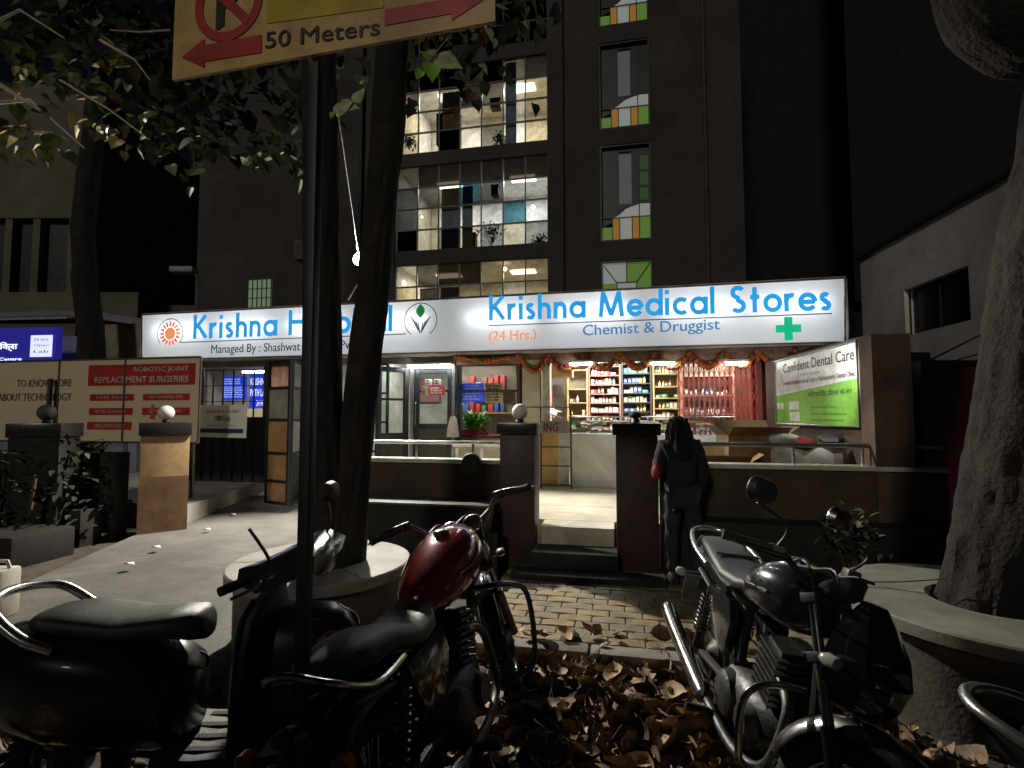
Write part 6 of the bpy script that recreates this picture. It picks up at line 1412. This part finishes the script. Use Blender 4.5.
    for sy in (-1,1):
        if cr: ribbon3=[(x,sy*(ry+.002),z) for x,ry,z in ((.62,.146,.875),(.75,.167,.885),(.88,.162,.905))]; m.tube(ribbon3,.007,6)
        else: m.tube([(.56,sy*.135,.86),(.7,sy*.172,.885),(.86,sy*.155,.90)],.006,6)
    t.part('tank_badge',m,chr_,parent=tk)
    # seat
    if cr: ss=((-.22,.05,.02,.80),(-.18,.10,.045,.81),(-.05,.125,.055,.81),(.08,.13,.055,.80),(.16,.14,.055,.775),(.26,.15,.055,.745),(.38,.13,.055,.755),(.45,.09,.055,.79),(.50,.05,.045,.83))
    else: ss=((-.26,.05,.02,.85),(-.22,.095,.035,.85),(-.05,.12,.045,.845),(.10,.13,.045,.82),(.25,.135,.045,.79),(.38,.11,.045,.785),(.46,.08,.04,.80),(.50,.05,.03,.82))
    m=MB(); m.loft([ell(x,0,z,ry,rz,22,2.6) for x,ry,rz,z in ss]); st_=t.part('seat',m,seatm,sharp=70)
    if not cr: m=MB(); m.tube([(.12,y_,.864-abs(y_)*.02) for y_ in (-.11,-.05,0,.05,.11)],.006,6); t.part('seat_strap',m,blkpl,parent=st_)
    # side panels
    for sy in (-1,1):
        m=MB(); m.loft([[(x,sy*(.09+b_),z) for (x,z) in ((.12,.70),(.42,.72),(.46,.62),(.40,.46),(.22,.48))] for b_ in (0,.035,.045)]); t.part('side_panel',m,blkp if cr else silv,bevel=.006)
    # tail
    if cr:
        m=MB(); m.tube(smooth_pts([(.10,-.14,.74),(-.10,-.15,.74),(-.27,-.12,.82),(-.31,0,.86),(-.27,.12,.82),(-.10,.15,.74),(.10,.14,.74)]),.011,8); t.part('grab_rail',m,chr_)
    else:
        m=MB()
        for sy in (-1,1): m.loft([[(x,sy*(y0+dy),z+dz) for dy,dz in ((0,-.035),(.03,-.02),(.032,.02),(.0,.03))] for x,y0,z in ((.36,.10,.74),(.15,.115,.77),(-.08,.105,.79),(-.26,.07,.82),(-.33,.03,.84))])
        t.part('tail_cowl',m,silv)
        m=MB(); m.tube(smooth_pts([(.12,-.155,.80),(-.08,-.165,.84),(-.28,-.13,.885),(-.36,-.05,.90),(-.36,.05,.90),(-.28,.13,.885),(-.08,.165,.84),(.12,.155,.80)]),.0135,10); 
        for sy in (-1,1): m.tube([(-.2,sy*.15,.868),(-.2,sy*.09,.82)],.009,6); m.tube([(.1,sy*.155,.803),(.1,sy*.10,.77)],.009,6)
        t.part('grab_rail',m,mat('rail_silver',(.75,.75,.73),.25,.9))
    m=MB(); m.loft([ell(x,0,.70,ry,rz,14,3) for x,ry,rz in ((-.30,.045,.022),(-.35,.042,.02),(-.36,.03,.012))]); t.part('tail_light',m,redl)
    m=MB(); m.obox((-.385,0,.52),(.008,.24,.17),(0,R(12),0)); pl=t.part('number_plate',m,platem,bevel=.003); m=MB(); m.tube([(-.30,0,.66),(-.36,0,.60),(-.375,0,.53)],.03,8); t.part('plate_bracket',m,blkpl,parent=pl)
    for sy in (-1,1):
        m=MB(); m.tube([(-.30,sy*.04,.64),(-.32,sy*.14,.63)],.008,6); ii=t.part('indicator_stalk',m,blkpl)
        m=MB(); m.loft([[(x,sy*.165+yy,.63+zz_) for (_,yy,zz_) in ell(0,0,0,r,r*.8,12,2.4)] for x,r in ((-.345,.012),(-.335,.028),(-.30,.030),(-.285,.015))]); t.part('indicator',m,amber if cr else mat('clear_ind',(.6,.6,.58),.15),parent=ii)
    # handlebar group
    hb=Hd+axis*.05; m=MB(); m.M=S.copy(); hh=.16 if cr else .09; bk=.20 if cr else .12; wd=.40 if cr else .36
    P=smooth_pts([(hb.x-bk-.06,wd,hb.z+hh),(hb.x-bk+.06,wd*.62,hb.z+hh+.01),(hb.x-.0,.12,hb.z+.03),(hb.x,0,hb.z+.02),(hb.x-.0,-.12,hb.z+.03),(hb.x-bk+.06,-wd*.62,hb.z+hh+.01),(hb.x-bk-.06,-wd,hb.z+hh)]); m.tube(P,.0115,10); hbar=t.part('handlebar',m,chr_ if cr else blkpl)
    for sy in (-1,1):
        g0=Vector((hb.x-bk-.065,sy*(wd+.01),hb.z+hh)); g1=Vector((hb.x-bk+.03,sy*(wd-.115),hb.z+hh+.006)); m=MB(); m.M=S.copy(); m.tube([g0,g0.lerp(g1,.08),g0.lerp(g1,.12),g1],[.019,.019,.017,.018],12); t.part('grip',m,rub,parent=hbar)
        m=MB(); m.M=S.copy(); q=g1+(g1-g0)*.2; m.obox(q,(.06,.05,.045),(0,0,sy*-.6)); t.part('switch_pod',m,blkpl,parent=hbar,bevel=.008)
        m=MB(); m.M=S.copy(); m.tube(smooth_pts([q+Vector((.02,0,0)),q+Vector((.07,sy*.03,.0)),g0+Vector((.07,sy*.0,-.005)),g0+Vector((.055,sy*.03,-.01))],4),.006,6); t.part('lever',m,chr_,parent=hbar)
        # mirror
        b0=q+Vector((0,0,.02)); mtp=b0+(Vector((.0,-.16,.125)) if not cr else Vector((.04,sy*.06,.05)))
        if not cr:
            m=MB(); m.M=S.copy(); m.tube(smooth_pts([b0,b0+Vector((.03,sy*.02,.08)),mtp],5),.006,6); mi_=t.part('mirror_stalk',m,blkpl,parent=hbar)
            m=MB(); m.M=S @ Matrix.Translation(mtp+Vector((0,0,.045))) @ Matrix.Rotation(R(0),4,'Z'); m.loft([[(x,yy,zz_) for (_,yy,zz_) in ell(0,0,0,r*1.1,r*.75,18,2.6)] for x,r in ((.03,.02),(.022,.05),(.0,.062),(-.006,.06))]); t.part('mirror',m,chr_ if sy>0 else blkpl,parent=hbar)
            m=MB(); m.M=S @ Matrix.Translation(mtp+Vector((-.0075,0,.045))); m.loft([[(x,yy,zz_) for (_,yy,zz_) in ell(0,0,0,.058,.040,18,2.6)] for x in (-.0015,0)]); t.part('mirror_glass',m,mirg,parent=hbar)
    # gauges
    for sy in ((-1,1) if cr else (0,)):
        c=hb+Vector((.05,sy*.065,.06)); m=MB(); m.M=S @ Matrix.Translation(c) @ Matrix.Rotation(R(-35),4,'Y'); rr_=.052 if cr else .075
        m.lathe([(.001,-.05),(rr_*.6,-.05),(rr_,-.01),(rr_,.01),(rr_*.88,.012)],(0,0,0),24,cap=False); gg=t.part('gauge',m,chr_ if cr else blkpl); m=MB(); m.M=S @ Matrix.Translation(c) @ Matrix.Rotation(R(-35),4,'Y'); m.lathe([(.001,.0),(rr_*.9,.0)],(0,0,0),24,cap=False); t.part('gauge_face',m,dial,parent=gg)
    # headlight
    hc=Hd+Vector((.14,0,-.08))
    if cr:
        m=MB(); m.M=S.copy(); m.lathe([(.001,-.12),(.05,-.11),(.085,-.06),(.098,0),(.10,.02),(.092,.03)],hc,26,axis='x',cap=False); hl_=t.part('headlight',m,blkp); m=MB(); m.M=S.copy(); m.lathe([(.001,.035),(.05,.032),(.092,.022)],hc,26,axis='x',cap=False); t.part('headlight_lens',m,lens,parent=hl_)
    else:
        m=MB(); m.M=S.copy()
        # angular bikini fairing
        pro=[((-.10,.17),(.02,.19),(.12,.14),(.17,.0)),]
        rings=[]
        for zc,hw,x0,x1 in ((.17,.05,.0,.03),(.12,.085,-.02,.07),(.04,.105,-.04,.12),(-.04,.11,-.05,.145),(-.12,.09,-.04,.13),(-.17,.06,-.02,.09)):
            rings.append([(hc.x+x,hc.y+y,hc.z+zc) for x,y in ((x0,hw),(x1*.6,hw*.92),(x1,hw*.5),(x1+.015,0),(x1,-hw*.5),(x1*.6,-hw*.92),(x0,-hw),(x0-.02,-hw*.5),(x0-.02,hw*.5))])
        m.loft(rings); fa=t.part('headlight_fairing',m,blkp,sharp=25)
        m=MB(); m.M=S.copy(); rings=[]
        for zc,hw,x1 in ((.03,.06,.128),(.0,.078,.145),(-.05,.082,.155),(-.09,.066,.15),(-.12,.04,.135)):
            rings.append([(hc.x+x,hc.y+y,hc.z+zc) for x,y in ((x1-.045,hw),(x1-.01,hw*.6),(x1+.006,0),(x1-.01,-hw*.6),(x1-.045,-hw))])
        m.loft(rings,closed=False,cap=False); t.part('headlight_lens',m,lens,parent=fa)
    for sy in (-1,1):
        c=hc+Vector((.0,sy*.155,-.04)); m=MB(); m.M=S.copy(); m.tube([hc+Vector((-.02,sy*.08,-.04)),c],.008,6); m.loft([[(c.x+x,c.y+yy,c.z+zz_) for (_,yy,zz_) in ell(0,0,0,r,r*.8,12,2.4)] for x,r in ((-.02,.015),(.0,.028),(.035,.026),(.045,.012))]); t.part('front_indicator',m,mat('clear_ind',(.6,.6,.58),.15))
    # crash guard
    m=MB(); gw=.33 if cr else .26; gz=.70 if cr else .60
    for sy in (-1,1): m.tube(smooth_pts([(.98,sy*.04,gz),(1.0,sy*gw*.7,gz+.01),(1.0,sy*gw,gz-.05),(.99,sy*gw,.38),(.97,sy*gw*.85,.30),(.90,sy*.05,.24)],6),.0135,10)
    t.part('crash_guard',m,blkpl if cr else chr_)
    # cables
    m=MB(); 
    for k in range(3): a=S@(hb+Vector((-.08,.18-.15*k,.08))); m.tube(smooth_pts([a,a+Vector((.18,-.02,.02)),Vector((Hd.x+.02,.05-.04*k,Hd.z-.12)),(.78,.03,.66)],6),.0045,5)
    t.part('cables',m,blkpl)
    m=MB(); m.tube(smooth_pts([(.34,.10,.18),(.30,.24,.06),(.28,.32,.012)],4),.011,8); t.part('side_stand',m,blkpl)
    if not cr:
        m=MB(); 
        for k in range(3): m.tube(smooth_pts([(.22,.20,.62-.13*k),(.0,.235,.60-.13*k),(-.22,.20,.62-.13*k)],5),.006,6)
        m.tube([(.2,.2,.66),(.2,.2,.28)],.007,6); m.tube([(-.2,.2,.66),(-.2,.2,.28)],.007,6); t.part('saree_guard',m,chr_)
    return t
def place(x,y,ang,z=0.): return Matrix.Translation((x,y,z)) @ Matrix.Rotation(R(ang),4,'Z')
moto('maroon tanked motorcycle with black crash guard, parked beside the left planter',place(-.43,1.80,73),'cruiser',22,9,'motorcycles parked at the kerb')
bk = moto('black and grey motorcycle with silver grab rail, front towards the viewer, right of the leaves',place(1.10,2.93,-94),'commuter',30,7,'motorcycles parked at the kerb')
c2 = copy_tree(bk.o); c2.matrix_basis = place(1.29,1.02,-58) @ Matrix.Rotation(R(-6),4,'X')
c2['label']='motorcycle cut off by the lower right corner with only its silver rail showing'; c2['group']='motorcycles parked at the kerb'
# ---- scooter
def scooter(label,pl,steer,lean):
    BM = pl @ Matrix.Rotation(R(-lean),4,'X'); t=T('scooter',label,'scooter',(0,0,0),BM); I=Matrix.Identity(4)
    sp = mat('scooter_black',(.014,.014,.016),.28,c2=(.022,.022,.024),scale=5,coat=.3)
    ax=Vector((-math.sin(R(24)),0,math.cos(R(24)))); FX=1.24; Hd=Vector((FX,0,.23))+ax*.72; S=Matrix.Translation(Hd)@Matrix.Rotation(R(steer),4,ax)@Matrix.Translation(-Hd)
    wheel(t,I,(0,-.02,.23),.23,.09,5,name='rear_wheel'); wheel(t,S,(FX,0,.23),.23,.09,5,name='front_wheel')
    m=MB(); m.loft([ell(x,0,z,ry,rz,26,3.0) for x,ry,rz,z in ((-.34,.05,.05,.66),(-.30,.12,.12,.62),(-.18,.19,.19,.56),(0,.215,.215,.53),(.22,.20,.20,.50),(.36,.165,.19,.47),(.44,.13,.17,.45),(.47,.09,.13,.45))]); t.part('body_panel',m,sp,sharp=70)
    m=MB(); m.loft([ell(x,0,z,ry,rz,24,2.8) for x,ry,rz,z in ((-.16,.07,.02,.775),(-.13,.125,.035,.775),(-.04,.155,.045,.775),(.05,.16,.045,.765),(.20,.16,.045,.745),(.36,.14,.05,.75),(.46,.11,.06,.745),(.50,.06,.05,.73))]); t.part('seat',m,seatm,sharp=70)
    m=MB(); m.tube(smooth_pts([(.02,-.185,.70),(-.10,-.20,.755),(-.24,-.17,.85),(-.30,-.06,.875),(-.30,.06,.875),(-.24,.17,.85),(-.10,.20,.755),(.02,.185,.70)]),.019,12); t.part('grab_rail',m,mat('rail_silver',(.75,.75,.73),.25,.9))
    m=MB(); m.loft([[(x,y,z+dz) for y,dz in ((-.19,0),(.19,0),(.19,.045),(-.19,.045))] for x,z in ((.40,.27),(.55,.26),(.70,.27),(.75,.33))]); t.part('floorboard',m,mat('floorboard_grey',(.16,.16,.155),.6,c2=(.1,.1,.1),scale=12,bump=.2),bevel=.012)
    m=MB()
    for k in range(4): m.box((.46,-.14+k*.09,.3085),(.68,-.11+k*.09,.314))
    t.part('floor_ribs',m,rub,smooth=False)
    # leg shield, curved inward panel
    def shield(x_off,th,name,mt,rows):
        m=MB(); rings=[]
        for z,hw,xc,cv in rows:
            f=[(xc+x_off+cv*(v*v),v*hw,z) for v in [-1+2*k/10 for k in range(11)]]; bk_=[(p[0]+th,p[1],p[2]) for p in reversed(f)]; rings.append(f+bk_)
        m.loft(rings); return t.part(name,m,mt,sharp=50)
    rows=((.27,.19,.74,-.05),(.40,.21,.77,-.06),(.55,.215,.78,-.07),(.70,.21,.775,-.06),(.80,.18,.77,-.05),(.86,.12,.765,-.03),(.885,.07,.765,-.02))
    ls=shield(0,.03,'leg_shield',mat('leg_shield_inner',(.05,.05,.05),.55,c2=(.035,.035,.035),scale=8,bump=.1),rows)
    for sy in (-1,1): bar(t,I,'shield_trim',smooth_pts([(xc+cv-.004,sy*(hw+.004),z) for z,hw,xc,cv in rows[:-1]],4),.009,chr_,parent=ls)
    m=MB(); m.loft([ell(x,0,z,ry,rz,20,2.6) for x,ry,rz,z in ((.83,.17,.27,.55),(.92,.17,.26,.55),(1.0,.15,.25,.56),(1.06,.11,.20,.58),(1.10,.05,.12,.60))]); t.part('front_apron',m,sp)
    for sy in (-1,1):
        m=MB(); m.loft([[(x,sy*y+yy,z+zz_) for (_,yy,zz_) in ell(0,0,0,r,r*1.6,12,2.4)] for x,y,z,r in ((1.0,.15,.70,.012),(1.03,.145,.70,.03),(1.07,.12,.70,.022),(1.09,.11,.70,.008))]); t.part('front_indicator',m,mat('rosy_lens',(.5,.3,.26),.12,.3,c2=(.4,.2,.18)))
    m=MB(); m.M=S.copy(); rings=[]
    hz_=Hd.z+.10
    m.loft([[(Hd.x-.10+dx+x,y,hz_+dz+zo) for dx,dz in ((-.06,-.02),(.02,-.05),(.09,-.03),(.11,.03),(.03,.06),(-.05,.04))] for y,x,zo in ((-.26,-.03,.0),(-.18,-.01,.0),(-.08,.015,.01),(0,.02,.015),(.08,.015,.01),(.18,-.01,0),(.26,-.03,0))]); hc=t.part('handlebar_cowl',m,sp)
    m=MB(); m.M=S.copy(); m.loft([[(Hd.x+.0+x,yy,hz_+.0+zz_) for (_,yy,zz_) in ell(0,0,0,r*1.4,r,18,2.6)] for x,r in ((.0,.05),(.03,.06),(.045,.045),(.05,.01))]); t.part('headlight',m,lens,parent=hc)
    for sy in (-1,1):
        m=MB(); m.M=S.copy(); m.tube([(Hd.x-.14,sy*.25,hz_),(Hd.x-.17,sy*.37,hz_-.005)],.018,12); t.part('grip',m,rub,parent=hc)
        m=MB(); m.M=S.copy(); m.tube(smooth_pts([(Hd.x-.10,sy*.24,hz_),(Hd.x-.07,sy*.30,hz_-.005),(Hd.x-.11,sy*.39,hz_-.02)],4),.006,6); t.part('lever',m,steel,parent=hc)
        m=MB(); m.M=S.copy(); m.tube(smooth_pts([(Hd.x-.10,sy*.18,hz_+.03),(Hd.x-.08,sy*.24,hz_+.10),(Hd.x-.12,sy*.28,hz_+.20)],4),.006,6); t.part('mirror_stalk',m,blkpl,parent=hc)
        if sy>0:
            m=MB(); m.M=S @ Matrix.Translation((Hd.x-.12,sy*.29,hz_+.235)); m.loft([[(x,yy,zz_) for (_,yy,zz_) in ell(0,0,0,r*1.1,r*.75,18,2.6)] for x,r in ((.03,.02),(.022,.05),(.0,.062),(-.006,.06))]); t.part('mirror',m,blkpl,parent=hc)
    m=MB(); m.M=S.copy(); 
    for sy in (-1,1): m.tube([(FX,sy*.07,.23),tuple(Vector((FX,sy*.06,.23))+ax*.36)],.018,8)
    t.part('fork',m,blkpl)
    m=MB(); m.M=S.copy(); rings=[]
    for i in range(15): a=R(10+150*i/14); rings.append([(FX+rr_*math.cos(a),v,.23+rr_*math.sin(a)) for v,rr_ in ((-.07,.225),(-.05,.26),(0,.275),(.05,.26),(.07,.225),(.05,.255),(0,.27),(-.05,.255))])
    m.loft(rings); t.part('front_fender',m,sp)
    m=MB(); m.loft([ell(x,0,.66,ry,.04,14,3) for x,ry in ((-.36,.10),(-.42,.09),(-.43,.04))]); t.part('tail_light',m,redl)
    m=MB(); m.obox((-.45,0,.47),(.008,.24,.16),(0,R(10),0)); t.part('number_plate',m,platem,bevel=.003)
    m=MB(); m.tube(smooth_pts([(.1,-.20,.24),(-.1,-.21,.24),(-.35,-.21,.30)]),.05,14); t.part('exhaust',m,blkpl)
    m=MB(); m.tube(smooth_pts([(.47,.0,.62),(.50,.0,.60),(.495,0,.56),(.47,0,.56)],4),.006,6); t.part('bag_hook',m,chr_)
    return t
scooter('black scooter with long grey seat and silver grab rail at the lower left',place(-1.76,2.17,2),-14,3)
# ================================================================== world, sun (dim street glow from behind the viewer), output
w = bpy.data.worlds.new('World'); SC.world = w; w.use_nodes = True; nt = w.node_tree
bg = nt.nodes['Background']; sky = nt.nodes.new('ShaderNodeTexSky'); sky.sky_type='NISHITA'; sky.sun_disc=False
SUN_EL, SUN_AZ = R(22), R(205)   # azimuth measured clockwise from +Y : light comes from behind-left
sky.sun_elevation=SUN_EL; sky.sun_rotation=SUN_AZ; nt.links.new(sky.outputs[0],bg.inputs[0]); bg.inputs[1].default_value=SKY_S
sd = bpy.data.lights.new('sun','SUN'); sd.energy=SUN_S; sd.angle=R(6); sd.color=(1,.92,.80); so=bpy.data.objects.new('sun',sd); COL.objects.link(so)
dirv = Vector((math.sin(SUN_AZ)*math.cos(SUN_EL),math.cos(SUN_AZ)*math.cos(SUN_EL),math.sin(SUN_EL))); so.rotation_euler = dirv.to_track_quat('Z','Y').to_euler(); so.location=(0,0,30)
vs = SC.view_settings; vs.view_transform='Standard'; vs.look='None'; vs.gamma=1; vs.use_curve_mapping=False; vs.exposure=EXPO
cy = SC.cycles; SC.render.engine='CYCLES'; cy.use_denoising=True; cy.max_bounces=6; cy.diffuse_bounces=3; cy.glossy_bounces=3; cy.transmission_bounces=4; cy.transparent_max_bounces=10; cy.sample_clamp_indirect=4; cy.caustics_reflective=False; cy.caustics_refractive=False
try: cy.denoiser='OPENIMAGEDENOISE'; cy.denoising_input_passes='RGB_ALBEDO_NORMAL'
except Exception: pass
